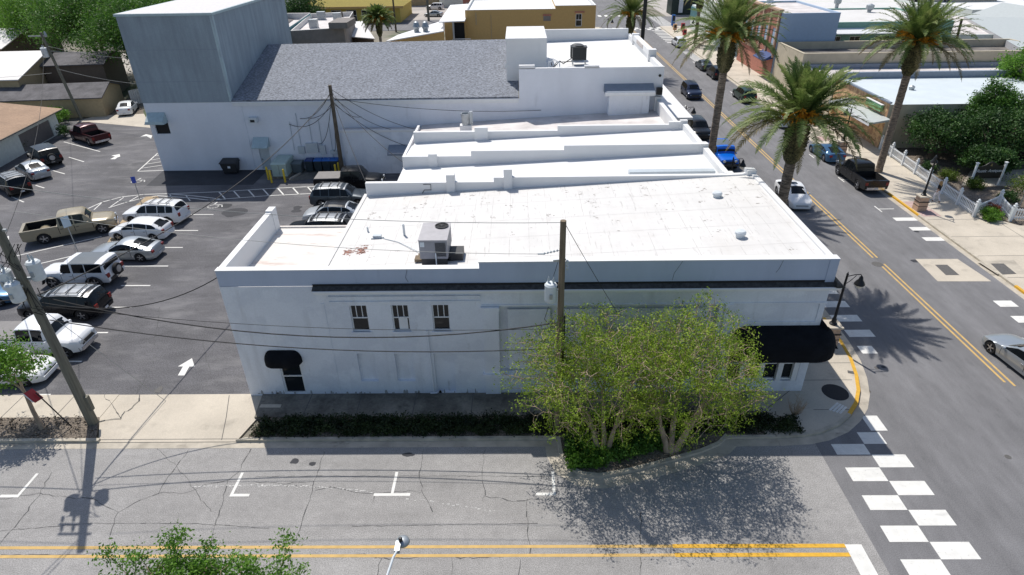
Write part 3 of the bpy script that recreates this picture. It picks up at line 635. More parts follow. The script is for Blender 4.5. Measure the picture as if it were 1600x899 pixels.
MB().box(hx-.5, hx-.3, hy-.96, hy-.951, hz+1.0, hz+1.24).build('data_plate', 'steel_white', H)
MB().box(hx-.5, hx+.7, hy-.9, hy+.9, hz+.0, hz+.38).build('base', 'plastic_black', H)
MB().tube([(hx+.2, hy-1.0, hz+.7), (hx+.2, hy-1.0, hz+.05)], .03).build('pipe', 'steel_white', H)
MB().box(hx-.9, hx-.45, hy-.55, hy-.1, hz, hz+.14).box(hx-.8, hx-.5, hy-.1, hy+.2, hz, hz+.1).build('timber_block', 'pole_wood', H)
du = MB().box(hx+.75, hx+1.4, hy-.55, hy+.3, hz, hz+.42).build('duct', 'plastic_black', H)
def vent(px, py, zr, r, h, label, mat='steel_white', cap=True):
    c = gp(px, py, zr)
    pr = [(r*.75, -.02), (r*.75, h*.4), (r, h*.45), (r*1.02, h*.8), (r*.8, h), (.01, h*1.05)] if cap else [(r, -.02), (r, h), (r*.6, h), (r*.6, h-.05), (.01, h-.05)]
    m = MB().lathe(c, pr, 18); return solo(m, 'roof_vent', mat, label, 'roof vent', 'roof vents', smooth=40)
vent(1120, 308, rz(10.5), .26, .3, 'round white mushroom vent near the back right of the white roof')
vent(1156, 370, rz(11), .26, .32, 'round white mushroom vent nearest the front right of the white roof')
vent(632, 368, rz(-6), .06, .62, 'thin white vent pipe standing on the roof left of the air conditioner', cap=False)
vent(575, 362, rz(-8), .05, .25, 'stubby vent pipe near the left roof edge above the rust stain', cap=False)
c = gp(590, 372, rz(-7.4)); m = MB().box(c.x-.22, c.x+.2, c.y-.1, c.y+.12, c.z, c.z+.16).tube([(c.x-.3, c.y-.15, c.z+.03), (c.x+.35, c.y-.05, c.z+.05)], .03); solo(m, 'conduit_box', 'can_grey', 'small grey conduit box lying on the roof beside the vent pipes', 'conduit box')
m = MB().tube([(c.x+.25, c.y-.1, c.z+.03), (c.x+1.2, c.y-.7, rz(-6)+.03), (hx-.6, hy+.2, hz+.05)], .018); solo(m, 'roof_conduit', 'can_grey', 'thin grey conduit running across the roof to the air conditioner', 'conduit')
random.seed(5)
m = MB()
def splats(m, cx, cy, z, sx, sy, n, r0, r1):
    for i in range(n):
        x = random.gauss(cx, sx); y = random.gauss(cy, sy); r = random.uniform(r0, r1); zz = z(x) if callable(z) else z
        P = []
        for k in range(8): a = 2*PI*k/8; q = r*random.uniform(.5, 1.3); P.append((x+q*math.cos(a)*1.4, y+q*math.sin(a), (z(x+q*math.cos(a)*1.4) if callable(z) else z)+.004+i*.00003))
        m.face(P)
c = gp(548, 393, rz(-8)); splats(m, c.x-.15, c.y, rz, .12, .22, 60, .02, .06); c = gp(566, 391, rz(-8)); splats(m, c.x, c.y, rz, .14, .22, 80, .02, .07)
c = gp(520, 374, 6.0); 
m.build('roof_stain', 'rust_stain', B)
# cable arch on the back parapet
m = MB().tube([(-5.9, 34.98, 6.2), (-5.7, 34.98, 6.5), (-5.3, 34.98, 6.5), (-5.3, 34.98, 6.85), (-5.75, 34.98, 6.85)], .02); m.build('cable', 'wire', B)

# ---------------- row of shops between the corner building and the theatre
def rowbuilding(nm, label, x0, x1, y0, y1, zr0, zr1, pz, roof='roof_clean', steps=()):
    t = thing(nm, label, 'building', ((x0+x1)/2, (y0+y1)/2, 0), 0, 'flat-roofed shops between the corner building and the theatre')
    m = MB(); facade(m, (x0, y1), (0, -1), y1-y0, 0, zr0, [(y1-y0-3.5, y1-y0-2.3, .1, 2.4, .12)]); facade(m, (x1, y0), (0, 1), y1-y0, 0, zr1+.2, [(.6, y1-y0-.6, .6, 2.7, .3)]); facade(m, (x1, y1), (-1, 0), x1-x0, 0, zr0)
    m.build('wall', 'wall_stucco', t)
    MB().face([(x0, y0, zr0), (x1, y0, zr1), (x1, y1, zr1), (x0, y1, zr0)]).build('roof', roof, t)
    m = MB()
    for a, b_, z in steps: m.box(a, b_, y1-.3, y1-.003, min(zr0, zr1)-.6, z)
    m.build('back_parapet', 'roof_clean', t)
    m = MB().box(x1-.35, x1, y0+.35, y1-.35, zr1-.1, pz).box(x1-.5, x1+.03, y0, y0+.35, zr1-.1, pz+.22).box(x1-.5, x1+.03, y1-.35, y1-.004, zr1-.1, pz+.22); m.build('front_parapet', 'roof_clean', t)
    MB().box(x1, x1+1.4, y0+.3, y1-.3, 2.9, 3.1).build('canopy', 'roof_clean', t)
    return t
r1 = rowbuilding('shop_building', 'narrow white-roofed shop directly behind the corner building', -8.0, 12.65, 35.35, 41.3, 5.75, 6.6, 7.0, steps=((-8.0, -3.3, 6.55), (-3.3, 3.0, 6.9), (3.0, 12.3, 7.2)))
MB().box(-6.2, -5.6, 40.85, 41.0, 5.3, 6.75).build('pilaster', 'roof_clean', r1)
MB().box(6.8, 12.1, 36.9, 37.4, 6.4, 6.78).build('gutter', 'can_grey', r1)
r2 = rowbuilding('shop_building', 'white-roofed shop in the middle of the row with a stepped parapet', -8.1, 12.65, 41.3, 47.2, 5.65, 6.5, 6.95, steps=((-8.1, 2.9, 6.5), (2.9, 11.3, 6.85), (11.3, 12.3, 7.05)))
MB().box(-3.4, -2.4, 46.7, 46.9, 5.6, 6.85).build('pilaster', 'roof_clean', r2)
r3 = rowbuilding('shop_building', 'white shop with a dusty strip of roof beside the theatre wall', -9.0, 12.7, 47.2, 57.28, 4.15, 5.3, 6.3, roof='roof_dirty', steps=())
MB().box(-9.2, -9.0, 47.2, 56, 3.6, 4.5).build('west_parapet', 'roof_clean', r3)
MB().face([(-9, 47.4, 4.45), (12.3, 47.4, 5.9), (12.3, 51.6, 5.6), (-9, 50.6, 4.3)]).build('roof_membrane', 'roof_clean', r3)
A3 = thing('low_annex', 'low white annex with an awning behind the service yard', 'building', (-12.5, 56.6, 0))
m = MB(); facade(m, (-16.2, 55.9), (1, 0), 7.2, 0, 3.95, []); facade(m, (-16.2, 57.25), (0, -1), 1.3, 0, 3.95); m.build('wall', 'wall_stucco', A3)
MB().box(-16.3, -9.0, 55.8, 56.1, 3.95, 4.15).build('parapet', 'roof_clean', A3); MB().face([(-16.2, 56, 3.97), (-9.2, 56, 3.97), (-9.2, 57.27, 3.97), (-16.2, 57.27, 3.97)]).build('roof', 'roof_dirty', A3)
M('slate_blue', (.22, .26, .32), .6)
MB().hexa([(-12.0, 54.7, 2.1), (-9.3, 54.7, 2.1), (-9.3, 55.88, 2.2), (-12.0, 55.88, 2.2)], [(-12.0, 54.7, 2.3), (-9.3, 54.7, 2.3), (-9.3, 55.88, 2.75), (-12.0, 55.88, 2.75)]).build('awning', 'slate_blue', A3)
# metal chimney on the shop roof
c = gp(728, 197, 5.0)
t = thing('exhaust_fan', 'galvanised exhaust fan on a curb beside the theatre wall', 'exhaust fan', c)
MB().box(c.x-.5, c.x+.5, c.y-.35, c.y+.35, c.z-.4, c.z+.12).build('curb', 'roof_clean', t); MB().lathe((c.x, c.y, c.z+.1), [(.32, 0), (.36, .3), (.34, .6), (.4, .75), (.40, 1.0), (.34, 1.0), (.33, .8), (.01, .8)], 16).build('drum', 'galv', t, smooth=40); MB().box(c.x+.35, c.x+.62, c.y-.15, c.y+.15, c.z+.1, c.z+1.25).build('motor_box', 'galv', t)
# ---------------- theatre
T = thing('theatre', 'white theatre block with grey stage tower and grey shingle roof', 'building', (-10, 66, 0))
TY = 57.3
m = MB(); facade(m, (-34.35, TY), (1, 0), 34.35, 0, 6.45, [(34.35-33.9, 34.35-32.6, 3.6, 4.7, .2), (34.35-24.7, 34.35-23.75, .05, 2.25, .15), (34.35-24.7, 34.35-24.3, 4.75, 5.0, .1)])
facade(m, (0, TY), (1, 0), 12.85, 0, 9.0, [(8.7, 11.6, 5.1, 5.2, .02)]); facade(m, (12.85, TY), (0, 1), 19.5, 0, 9.0); facade(m, (-34.35, 76), (0, -1), 18.7, 0, 6.45)
m.build('wall', 'wall_block', T)
m = MB(); facade(m, (-34.38, TY-.02), (1, 0), 8.2, 6.45, 13.75); facade(m, (-26.18, TY-.02), (0, 1), 19, 6.3, 13.75); facade(m, (-34.38, 76), (0, -1), 18.7, 6.45, 13.75); facade(m, (-26.18, 76), (-1, 0), 8.2, 0, 13.75)
m.build('stage_tower', 'tower_stucco', T)
m = MB().prism([(-34.5, TY-.12), (-26.05, TY-.12), (-26.05, 76.1), (-34.5, 76.1)], 13.75, 13.95); M('tower_trim', (.42, .52, .54), .6); m.build('tower_coping', 'tower_trim', T)
M('tower_roof', (.62, .60, .60), .8); MB().face([(-34.3, TY+.05, 13.956), (-26.25, TY+.05, 13.956), (-26.25, 75.9, 13.956), (-34.3, 75.9, 13.956)]).build('tower_roof', 'tower_roof', T)
rid = 68.6
MB().hexa([(-26.15, TY-.1, 6.5), (-.05, TY-.1, 6.5), (-.05, rid, 9.55), (-26.15, rid, 9.45)], [(-26.15, TY-.15, 6.62), (-.05, TY-.15, 6.66), (-.05, rid, 9.8), (-26.15, rid, 9.6)]).build('shingle_roof', 'shingle_grey', T)
MB().face([(-26.1, rid, 9.58), (0, rid, 9.78), (0, 79, 6.5), (-26.1, 79, 6.5)]).build('rear_slope', 'shingle_grey', T)
MB().box(-26.15, -.05, TY-.2, TY-.02, 6.38, 6.5).box(-26.15, -.05, TY-.12, TY-.02, 6.1, 6.38).build('eave', 'trim_white', T)
MB().box(-25.5, -25.38, TY-.06, TY-.002, 0, 6.1).build('downpipe', 'wall_block', T)
# front block
m = MB().box(0, 12.85, TY+.02, TY+.35, 9.0, 9.05).box(12.5, 12.85, TY+.35, 76.5, 8.3, 9.0).box(2.5, 12.5, 76.1, 76.5, 8.0, 9.6).box(0.0, 1.4, TY+.02, TY+.4, 9.0, 9.3).box(5.8, 7.1, TY+.02, TY+.4, 9.0, 9.22)
m.box(12.35, 13.1, 62.5, 63.2, 8.6, 9.6).box(12.4, 12.95, 63.2, 72, 9.0, 9.5).box(12.35, 13.1, 72, 72.7, 8.6, 9.6)
m.build('parapet', 'roof_clean', T)
M('medallion', (.5, .45, .42), .8)
MB().box(12.35, 12.4, 66, 69.5, 9.1, 9.45).build('facade_emblem', 'medallion', T)
MB().face([(0, TY+.3, 8.2), (12.5, TY+.3, 8.5), (12.5, 76.2, 8.5), (0, 76.2, 8.2)]).build('front_roof', 'roof_clean', T)
m = MB(); facade(m, (-1.15, 60), (1, 0), 3.65, 6.5, 10.9); facade(m, (2.5, 60), (0, 1), 7.5, 6.5, 10.9); facade(m, (-1.15, 67.5), (0, -1), 7.5, 6.5, 10.9); m.box(-1.2, 2.55, 59.95, 67.5, 10.9, 11.15); m.box(-1.3, 2.6, 59.98, 60.0, 8.6, 9.0)
m.build('penthouse', 'roof_clean', T)
MB().box(1.9, 2.56, 59.93, 61.5, 9.4, 11.16).build('penthouse_pier', 'roof_clean', T)
m = MB().box(8.0, 11.6, TY-1.0, TY, 5.05, 7.0); m.build('stair_bay', 'wall_stucco', T)
MB().hexa([(7.6, TY-1.25, 7.0), (12.0, TY-1.25, 7.0), (12.0, TY, 7.0), (7.6, TY, 7.0)], [(7.6, TY-1.25, 7.12), (12.0, TY-1.25, 7.12), (12.0, TY, 7.65), (7.6, TY, 7.65)]).build('bay_roof', 'slate_blue', T)
MB().box(7.6, 12.0, TY-1.3, TY-1.25, 6.85, 7.1).build('bay_fascia', 'trim_white', T)
MB().lathe((12.5, TY-.02, 8.3), [(.12, 0), (.12, -.06), (.01, -.06)], 12, 'y').build('round_vent', 'black', T)
MB().box(12.3, 12.8, TY-.4, TY-.03, 6.7, 7.3).build('wall_lamp', 'black_metal', T)
MB().hexa([(-34.3, TY-.9, 4.7), (-32.5, TY-.9, 4.7), (-32.5, TY-.03, 4.7), (-34.3, TY-.03, 4.7)], [(-34.2, TY-.85, 4.95), (-32.6, TY-.85, 4.95), (-32.6, TY-.03, 5.6), (-34.2, TY-.03, 5.6)]).build('awning', 'tower_trim', T)
MB().face([(-33.9, TY+.15, 3.6), (-32.6, TY+.15, 3.6), (-32.6, TY+.15, 4.7), (-33.9, TY+.15, 4.7)]).build('window', 'glass_dark', T)
MB().hexa([(-24.95, TY-.95, 2.35), (-23.5, TY-.95, 2.35), (-23.5, TY-.03, 2.35), (-24.95, TY-.03, 2.35)], [(-24.95, TY-.95, 2.45), (-23.5, TY-.95, 2.45), (-23.5, TY-.03, 3.2), (-24.95, TY-.03, 3.2)]).build('awning', 'tower_trim', T)
d = MB().box(-24.68, -23.77, TY+.05, TY+.1, .06, 2.22).build('door', 'can_grey', T); MB().box(-24.6, -24.5, TY-.02, TY+.05, 1.0, 1.1).build('handle', 'chrome', d)
m = MB().box(-24.85, -24.1, TY-.45, TY-.02, 4.65, 5.1); m.build('wall_unit', 'steel_white', T); MB().box(-24.7, -24.3, TY-.46, TY-.452, 4.7, 4.92).build('wall_unit_grille', 'plastic_black', T)
MB().box(12.86, 15.4, 55.4, 70, 4.85, 5.05).build('street_canopy', 'roof_clean', T)
# wall conduits, meters
random.seed(3)
m = MB()
for x, z0, z1 in ((-20.6, 1.6, 5.4), (-19.5, 1.7, 5.0), (-18.6, 1.5, 4.9), (-17.7, 1.2, 4.4), (-21.3, 1.9, 4.6), (-17.0, 1.0, 5.2)): m.tube([(x, TY-.05, z0), (x+.05, TY-.05, z1)], .03)
m.build('conduit', 'can_grey', T)
m = MB().box(-20.9, -20.3, TY-.2, TY-.01, 1.6, 2.3).box(-20.1, -19.0, TY-.25, TY-.01, 1.7, 2.6).box(-18.8, -18.3, TY-.3, TY-.01, 1.5, 2.4).box(-17.9, -17.1, TY-.2, TY-.01, 1.5, 1.9); m.build('meter_box', 'can_grey', T)

# air conditioners, ladder rails and hoses on the theatre's front roof
t = thing('rooftop_air_conditioner', 'black air conditioner on thin legs on the theatre front roof', 'air conditioner', (5.7, 62.3, 8.3))
M('ac_black', (.02, .022, .025), .5)
MB().box(5.1, 6.4, 61.9, 62.9, 8.85, 9.95).build('cabinet', 'ac_black', t); MB().box(5.05, 6.45, 61.85, 62.95, 9.95, 10.02).build('top_panel', 'plastic_black', t)
for x in (5.15, 6.35):
    for y in (61.95, 62.85): MB().tube([(x, y, 8.25), (x, y, 8.86)], .035).build('leg', 'galv', t)
m = MB()
for k in range(12): m.box(5.15+k*.1, 5.18+k*.1, 61.88, 61.899, 8.95, 9.9)
m.build('grille', 'plastic_black', t); MB().lathe((5.75, 62.4, 10.02), [(.4, 0), (.42, .08), (.3, .1), (.02, .1)], 16).build('fan', 'plastic_black', t)
t = thing('rooftop_air_conditioner', 'second black air conditioner right behind the first on the theatre roof', 'air conditioner', (5.7, 64.6, 8.3)); MB().box(5.1, 6.4, 64.2, 65.2, 8.6, 9.7).build('cabinet', 'ac_black', t); MB().lathe((5.75, 64.7, 9.7), [(.55, 0), (.55, .1), (.4, .16), (.02, .16)], 16).build('fan', 'plastic_black', t)
m = MB().tube([(5.1, 62.3, 9), (4.2, 61.6, 8.6), (3.9, 61.9, 8.8), (3.2, 61.0, 8.35), (3.0, 60.6, 8.9)], .05).tube([(5.1, 62.6, 8.6), (3.6, 62.9, 8.5), (3.3, 61.6, 8.35), (2.8, 60.2, 8.35)], .04); solo(m, 'refrigerant_hose', 'wire', 'black hoses trailing from the roof air conditioners to the white penthouse', 'hose')
t = thing('roof_ladder', 'white safety rails of a ladder beside the penthouse', 'ladder', (2.7, 58.9, 8.3))
for y in (58.6, 59.2): MB().tube([(2.7, y, 8.25), (2.7, y, 9.3), (3.1, y, 9.5), (3.7, y, 9.2), (3.7, y, 8.3)], .03).build('rail', 'trim_white', t)
m = MB()
for k in range(7): m.beam((2.75+k*.15, 58.9, 8.3), (2.75+k*.15, 58.9, 9.35), .03, .03)
m.build('rung', 'trim_white', t)
# horizontal joints and the corner highlight painted as a pale strip on the tower
m = MB()
for z in (8.3, 11.0): m.box(-34.39, -26.17, TY-.03, TY-.021, z, z+.025)
m.build('tower_joint', 'slate_blue', T)
n = NM('tower_highlight', (.45, .56, .58), .8); n.patch(2, (.36, .42, .47), .4, .6, 1, stretch=(1, 1, .3)); MATS['tower_highlight'] = n.done()
MB().box(-26.35, -26.17, TY-.034, TY-.021, 6.5, 13.7).box(-26.178, -26.14, TY-.034, TY+.3, 6.5, 13.7).build('corner_highlight', 'tower_highlight', T)

# membrane seams and patches on the big roof
n = NM('seam', (.56, .545, .52), .7); n.vary(3, .8, 1.1); MATS['seam'] = n.done()
m = MB(); rs = random.Random(8); x = -8.4
while x < 13.4:
    y = YF+.5
    while y < 34.8:
        L = rs.uniform(1.2, 4)
        if rs.random() < .75: m.face([(x, y, rz(x)+.003), (x+.03, y, rz(x+.03)+.003), (x+.03, min(34.9, y+L), rz(x+.03)+.003), (x, min(34.9, y+L), rz(x)+.003)])
        y += L+rs.uniform(.1, .8)
    x += .98
for y in (26.1, 28.3, 30.4, 32.7): m.face([(-9.1, y, rz(-9.1)+.0035), (13.4, y, rz(13.4)+.0035), (13.4, y+.025, rz(13.4)+.0035), (-9.1, y+.025, rz(-9.1)+.0035)])
m.build('membrane_seam', 'seam', B)
n = NM('roof_grime', (.34, .31, .28), .9); n.vary(4, .6, 1.3); MATS['roof_grime'] = n.done()
m = MB(); zz = lambda x: rz(x)
for k in range(95):
    cx = rs.uniform(-8.6, 13.2); cy = rs.choice((rs.uniform(24.6, 34.7), rs.gauss(33.6, .7), rs.gauss(32, 1.0))); cy = min(34.7, max(24.6, cy))
    for q in range(rs.randint(1, 5)):
        x0 = cx+rs.gauss(0, .12); y0 = cy+rs.gauss(0, .10); r = rs.uniform(.012, .05); P = []
        for w in range(7): a = 2*PI*w/7; e = r*rs.uniform(.4, 1.5); P.append((x0+e*math.cos(a)*1.5, y0+e*math.sin(a), rz(x0+e*math.cos(a)*1.5)+.005+.00002*k))
        m.face(P)
tag(m.build('roof_speck', 'roof_grime', B), kind='stuff')

m = MB(); rs = random.Random(4)
for pts in ([(7.05, 7.4), (6.9, 7.1), (6.75, 6.8), (6.7, 6.45)], [(11.4, 7.4), (11.3, 7.0), (11.2, 6.8)], [(-5.0, 7.08), (-5.1, 6.7), (-5.0, 6.46)]):
    for (a, b), (c_, d) in zip(pts[:-1], pts[1:]): m.beam((a, YF+.004, b), (c_, YF+.004, d), .012, .012, (0, 1, 0))
tag(m.build('wall_crack', 'crack', B), kind='stuff')
m = MB()
for k in range(70):
    x = rs.uniform(-13.2, 9); w = rs.uniform(.03, .16); z1 = rs.uniform(.16, .42); m.face([(x, YF-.0025, .13), (x+w, YF-.0025, .13), (x+w*.8, YF-.0025, .13+z1*.5), (x+w*.4, YF-.0025, z1), (x+w*.1, YF-.0025, .13+z1*.4)])
n = NM('grime', (.36, .36, .35), .9); MATS['grime'] = n.done(); tag(m.build('wall_grime', 'grime', B), kind='stuff')
# ================================================================ vehicles
def paint(name, c, metal=.25, rough=.28):
    if name not in MATS:
        n = NM(name, c, rough, metal); n.b.inputs['Coat Weight'].default_value = .2; n.b.inputs['Specular IOR Level'].default_value = .35; n.b.inputs['Coat Roughness'].default_value = .06; MATS[name] = n.m
    return name
P_WHITE = paint('paint_car_white', (.72, .73, .74), 0); P_SILVER = paint('paint_car_silver', (.42, .45, .47), .6); P_BLACK = paint('paint_car_black', (.005, .006, .008), 0, .25); MATS['paint_car_black'].node_tree.nodes['Principled BSDF'].inputs['Coat Weight'].default_value = .05
P_GREY = paint('paint_car_grey', (.055, .07, .085), .4); P_NAVY = paint('paint_car_navy', (.012, .022, .055), .4); P_BLUE = paint('paint_car_blue', (.0, .13, .62), .1)
P_TAN = paint('paint_car_tan', (.34, .29, .20), .1); P_MAROON = paint('paint_car_maroon', (.05, .005, .009), .3); P_GREEN = paint('paint_car_green', (.012, .045, .028), .3); P_STEEL = paint('paint_car_steelblue', (.05, .13, .24), .4)
P_LIGHT = paint('paint_car_lightsilver', (.55, .58, .60), .5); P_TOP = paint('paint_grey_top', (.10, .12, .14), 0, .6)
KIND = dict(
 sedan=dict(L=4.7, W=1.8, R=.33, wx=(.19, .79), top=[(0, .52), (.015, .66), (.06, .76), (.20, .88), (.28, .94), (.44, 1.38), (.50, 1.43), (.60, 1.44), (.70, 1.38), (.85, 1.08), (.96, 1.03), (.99, .92), (1, .7)],
   belt=[(0, .5), (.03, .62), (.10, .70), (.28, .86), (.6, .92), (.85, .96), (.97, .92), (1, .66)], ws=(.28, .45), rw=(.70, .855), side=(.30, .84), pil=(.52,), zb=.22),
 coupe=dict(L=4.5, W=1.82, R=.34, wx=(.19, .80), top=[(0, .50), (.015, .62), (.08, .74), (.22, .86), (.33, .92), (.48, 1.28), (.56, 1.34), (.66, 1.31), (.78, 1.17), (.92, .98), (.97, .95), (1, .72)],
   belt=[(0, .48), (.03, .60), (.12, .70), (.30, .83), (.6, .88), (.85, .93), (.97, .88), (1, .64)], ws=(.33, .49), rw=(.69, .91), side=(.35, .82), pil=(.70,), zb=.2),
 hatch=dict(L=4.35, W=1.78, R=.32, wx=(.19, .81), top=[(0, .54), (.015, .68), (.06, .80), (.20, .92), (.25, .97), (.41, 1.42), (.48, 1.47), (.60, 1.48), (.82, 1.40), (.97, 1.02), (.99, .9), (1, .7)],
   belt=[(0, .5), (.03, .64), (.10, .74), (.28, .90), (.6, .96), (.9, 1.02), (.98, .95), (1, .66)], ws=(.25, .42), rw=(.83, .965), side=(.28, .90), pil=(.50, .74), zb=.22),
 suv=dict(L=4.8, W=1.9, R=.38, wx=(.185, .80), top=[(0, .62), (.012, .86), (.05, .98), (.20, 1.09), (.27, 1.13), (.38, 1.62), (.44, 1.70), (.60, 1.73), (.88, 1.69), (.93, 1.62), (.985, 1.14), (.995, 1.0), (1, .75)],
   belt=[(0, .6), (.02, .80), (.08, .92), (.28, 1.0), (.6, 1.02), (.9, 1.08), (.985, 1.06), (1, .72)], ws=(.27, .39), rw=(.925, .982), side=(.29, .925), pil=(.47, .66, .80), zb=.30),
 jeep=dict(L=4.6, W=1.85, R=.40, wx=(.17, .78), top=[(0, .75), (.01, 1.08), (.04, 1.12), (.30, 1.20), (.335, 1.22), (.375, 1.70), (.40, 1.82), (.60, 1.84), (.93, 1.82), (.955, 1.76), (.975, 1.15), (.985, 1.1), (1, .8)],
   belt=[(0, .74), (.02, 1.0), (.3, 1.08), (.6, 1.10), (.96, 1.10), (.985, 1.05), (1, .78)], ws=(.337, .378), rw=(.956, .975), side=(.345, .94), pil=(.50, .52, .70), zb=.42),
 pickup=dict(L=5.8, W=1.98, R=.41, wx=(.165, .785), top=[(0, .68), (.01, .98), (.04, 1.12), (.18, 1.20), (.24, 1.24), (.308, 1.82), (.335, 1.92), (.45, 1.95), (.57, 1.93), (.592, 1.88), (.61, 1.26)],
   belt=[(0, .66), (.02, .92), (.1, 1.04), (.25, 1.12), (.57, 1.13), (.62, 1.20), (1, 1.20)], ws=(.242, .312), rw=(.594, .608), side=(.255, .59), pil=(.435,), zb=.38, bed=(.62, .965, 1.22, .70)),
)
def lerp1(T, x):
    if x <= T[0][0]: return T[0][1]
    for (a, b), (c, d) in zip(T[:-1], T[1:]):
        if x <= c: return b+(d-b)*(x-a)/(c-a)
    return T[-1][1]
def wheel(parent, x, y, R, w, side, rim='rim'):
    s = side; m = MB(); pr = [(R*.66, -w/2), (R*.93, -w/2), (R, -w/2+.03), (R, w/2-.03), (R*.93, w/2), (R*.66, w/2)]
    n = 22; i0 = 0
    for r, h in pr:
        for j in range(n): a = 2*PI*j/n; m.v.append(Vector((x+r*math.cos(a), y+h, R+r*math.sin(a))))
    for k in range(len(pr)):
        for j in range(n): a = k*n+j; b = k*n+(j+1) % n; kk = ((k+1) % len(pr)); m.f.append((a, b, kk*n+(j+1) % n, kk*n+j))
    T = m.build('wheel', 'tyre', parent, world=False, smooth=40)
    r = MB(); yo = y+s*(w/2-.015); yi = y+s*(w/2-.07)
    for k in range(5):
        a = 2*PI*k/5+.3; 
        for da in (-.10, .10):
            p0 = Vector((x+.04*math.cos(a), yo, R+.04*math.sin(a))); p1 = Vector((x+R*.64*math.cos(a+da), yo-s*.01, R+R*.64*math.sin(a+da))); r.beam(p0, p1, .035, .03, (0, 1, 0))
    r.lathe((x, yo, R), [(.07, -.02), (.07, .005), (.01, .012)], 12, 'y')
    for k in range(20):
        a = 2*PI*k/20; b = 2*PI*(k+1)/20
        for q0, q1, ya, yb in ((.64, .69, yo, yo),): r.face([(x+R*q0*math.cos(a), ya, R+R*q0*math.sin(a)), (x+R*q0*math.cos(b), ya, R+R*q0*math.sin(b)), (x+R*q1*math.cos(b), yb, R+R*q1*math.sin(b)), (x+R*q1*math.cos(a), yb, R+R*q1*math.sin(a))])
    r.build('rim', rim, T, world=False)
    d = MB(); d.face([(x+R*.67*math.cos(2*PI*k/16), yi, R+R*.67*math.sin(2*PI*k/16)) for k in range(16)]); d.build('brake_disc', 'rim_dark', T, world=False)
def car(nm, label, cat, kind, pt, x, y, deg, group, L=None, W=None, rack=False, spare=False, top=None, cover=False, rim='rim', sunroof=False, hs=1.0, roofmat=None, z=0.0, cargo=None):
    k = KIND[kind]; L = L or k['L']; W = W or k['W']; R = k['R']; zb0 = k['zb']
    t = thing(nm, label, cat, (x, y, z), R_(deg), group)
    X = lambda f: L/2-f*L
    T = [(a, b*hs if b > 1.0 else b) for a, b in k['top']]; Bt = k['belt']; bed = k.get('bed')
    wx = [f for f in k['wx']]
    boxy = kind == 'jeep'
    def plan(f):
        if boxy: return 1.0 if f > .3 else (.86 if f < .02 else .90)
        e = 1.0
        if f < .14: e -= .24*(1-f/.14)**2.2
        if f > .88 and kind != 'pickup': e -= .17*((f-.88)/.12)**2.2
        return e
    def sec(f, bedin=False):
        zt = lerp1(T, f); zs = min(lerp1(Bt, f), zt-.02); wb = W/2*plan(f)-.02
        zb = zb0+(.10 if f < .01 or f > .99 else 0)
        for q in wx:
            dx = abs(f-q)*L; RR = R+.055
            if dx < RR: zb = max(zb, R+math.sqrt(max(0, RR*RR-dx*dx)))
        h = zt-zs; wr = wb-min(.02+.33*h, .17 if kind == 'pickup' else .24) if not boxy else wb-.12*h
        if h < .14: wr = wb*.93-.04
        if bedin:
            z1 = bed[2]; fl = bed[3]; wi = wb-.12
            return [(0, fl), (wi, fl), (wi, z1), (wb-.0, z1), (wb+.015, max(z1-.12, zb+.03)), (wb+.02, max((zs+zb)/2, zb+.02)), (wb-.03, zb)]
        rr = min(.07, .35*h) if not boxy else min(.04, .3*h)
        return [(0, zt), (wr*.6, zt-.006-.02*min(1, h*3)), (wr, zt-rr-.015), (wb-.008, zs), (wb+.015, max(zs-.12, zb+.03)), (wb+.02, max((zs+zb0)/2-.05, zb+.015)), (wb-.03, zb)]
    fs = {0, 1}
    for a, _ in T+Bt: fs.add(a)
    for q in wx:
        for e in (-1, -.97, -.85, -.65, -.35, 0, .35, .65, .85, .97, 1): fs.add(round(q+e*(R+.055)/L, 4))
        fs.add(round(q-(R+.057)/L, 4)); fs.add(round(q+(R+.057)/L, 4))
    for e in (.01, .03, .09, .5, .93, .97): fs.add(e)
    fs = sorted(f for f in fs if 0 <= f <= 1)
    S = []
    if bed:
        b0, b1, z1, fl = bed
        for f in fs:
            if f < b0: S.append((f, sec(f)))
        e = [(0, z1), (sec(b0, True)[1][0], z1)]+sec(b0, True)[2:]
        S.append((b0, e)); S.append((b0+.001, sec(b0+.001, True)))
        for f in fs:
            if b0+.002 < f < b1: S.append((f, sec(f, True)))
        S.append((b1, sec(b1, True)))
        for f in (b1+.001, 1): 
            q = sec(f, True); S.append((f, [(0, z1), (q[1][0], z1)]+q[2:]))
    else: S = [(f, sec(f)) for f in fs]
    m = MB(); nn = 7
    for f, q in S:
        for yy, zz in q: m.v.append(Vector((X(f), yy, zz)))
        for yy, zz in q[1:][::-1]: m.v.append(Vector((X(f), -yy, zz)))
    r = 13
    for i in range(len(S)-1):
        for j in range(r): a = i*r+j; b = i*r+(j+1) % r; m.f.append((a, b, b+r, a+r))
    m.f.append(tuple(range(r-1, -1, -1))); m.f.append(tuple(range((len(S)-1)*r, len(S)*r)))
    body = m.build('body', pt, t, world=False, smooth=38)
    def sp(f, j, tt, sgn, o=.007, bedin=False):
        q = sec(f, bedin); a, b = q[j], q[j+1]; yy = a[0]+(b[0]-a[0])*tt; zz = a[1]+(b[1]-a[1])*tt
        d = Vector((0, -(b[1]-a[1]), (b[0]-a[0]))) ; d = d.normalized() if d.length > 1e-5 else Vector((0, 1, 0))
        if d.y < 0 and j > 1: d = -d
        if j <= 1 and d.z < 0: d = -d
        return Vector((X(f), sgn*(yy+d.y*o), zz+d.z*o))
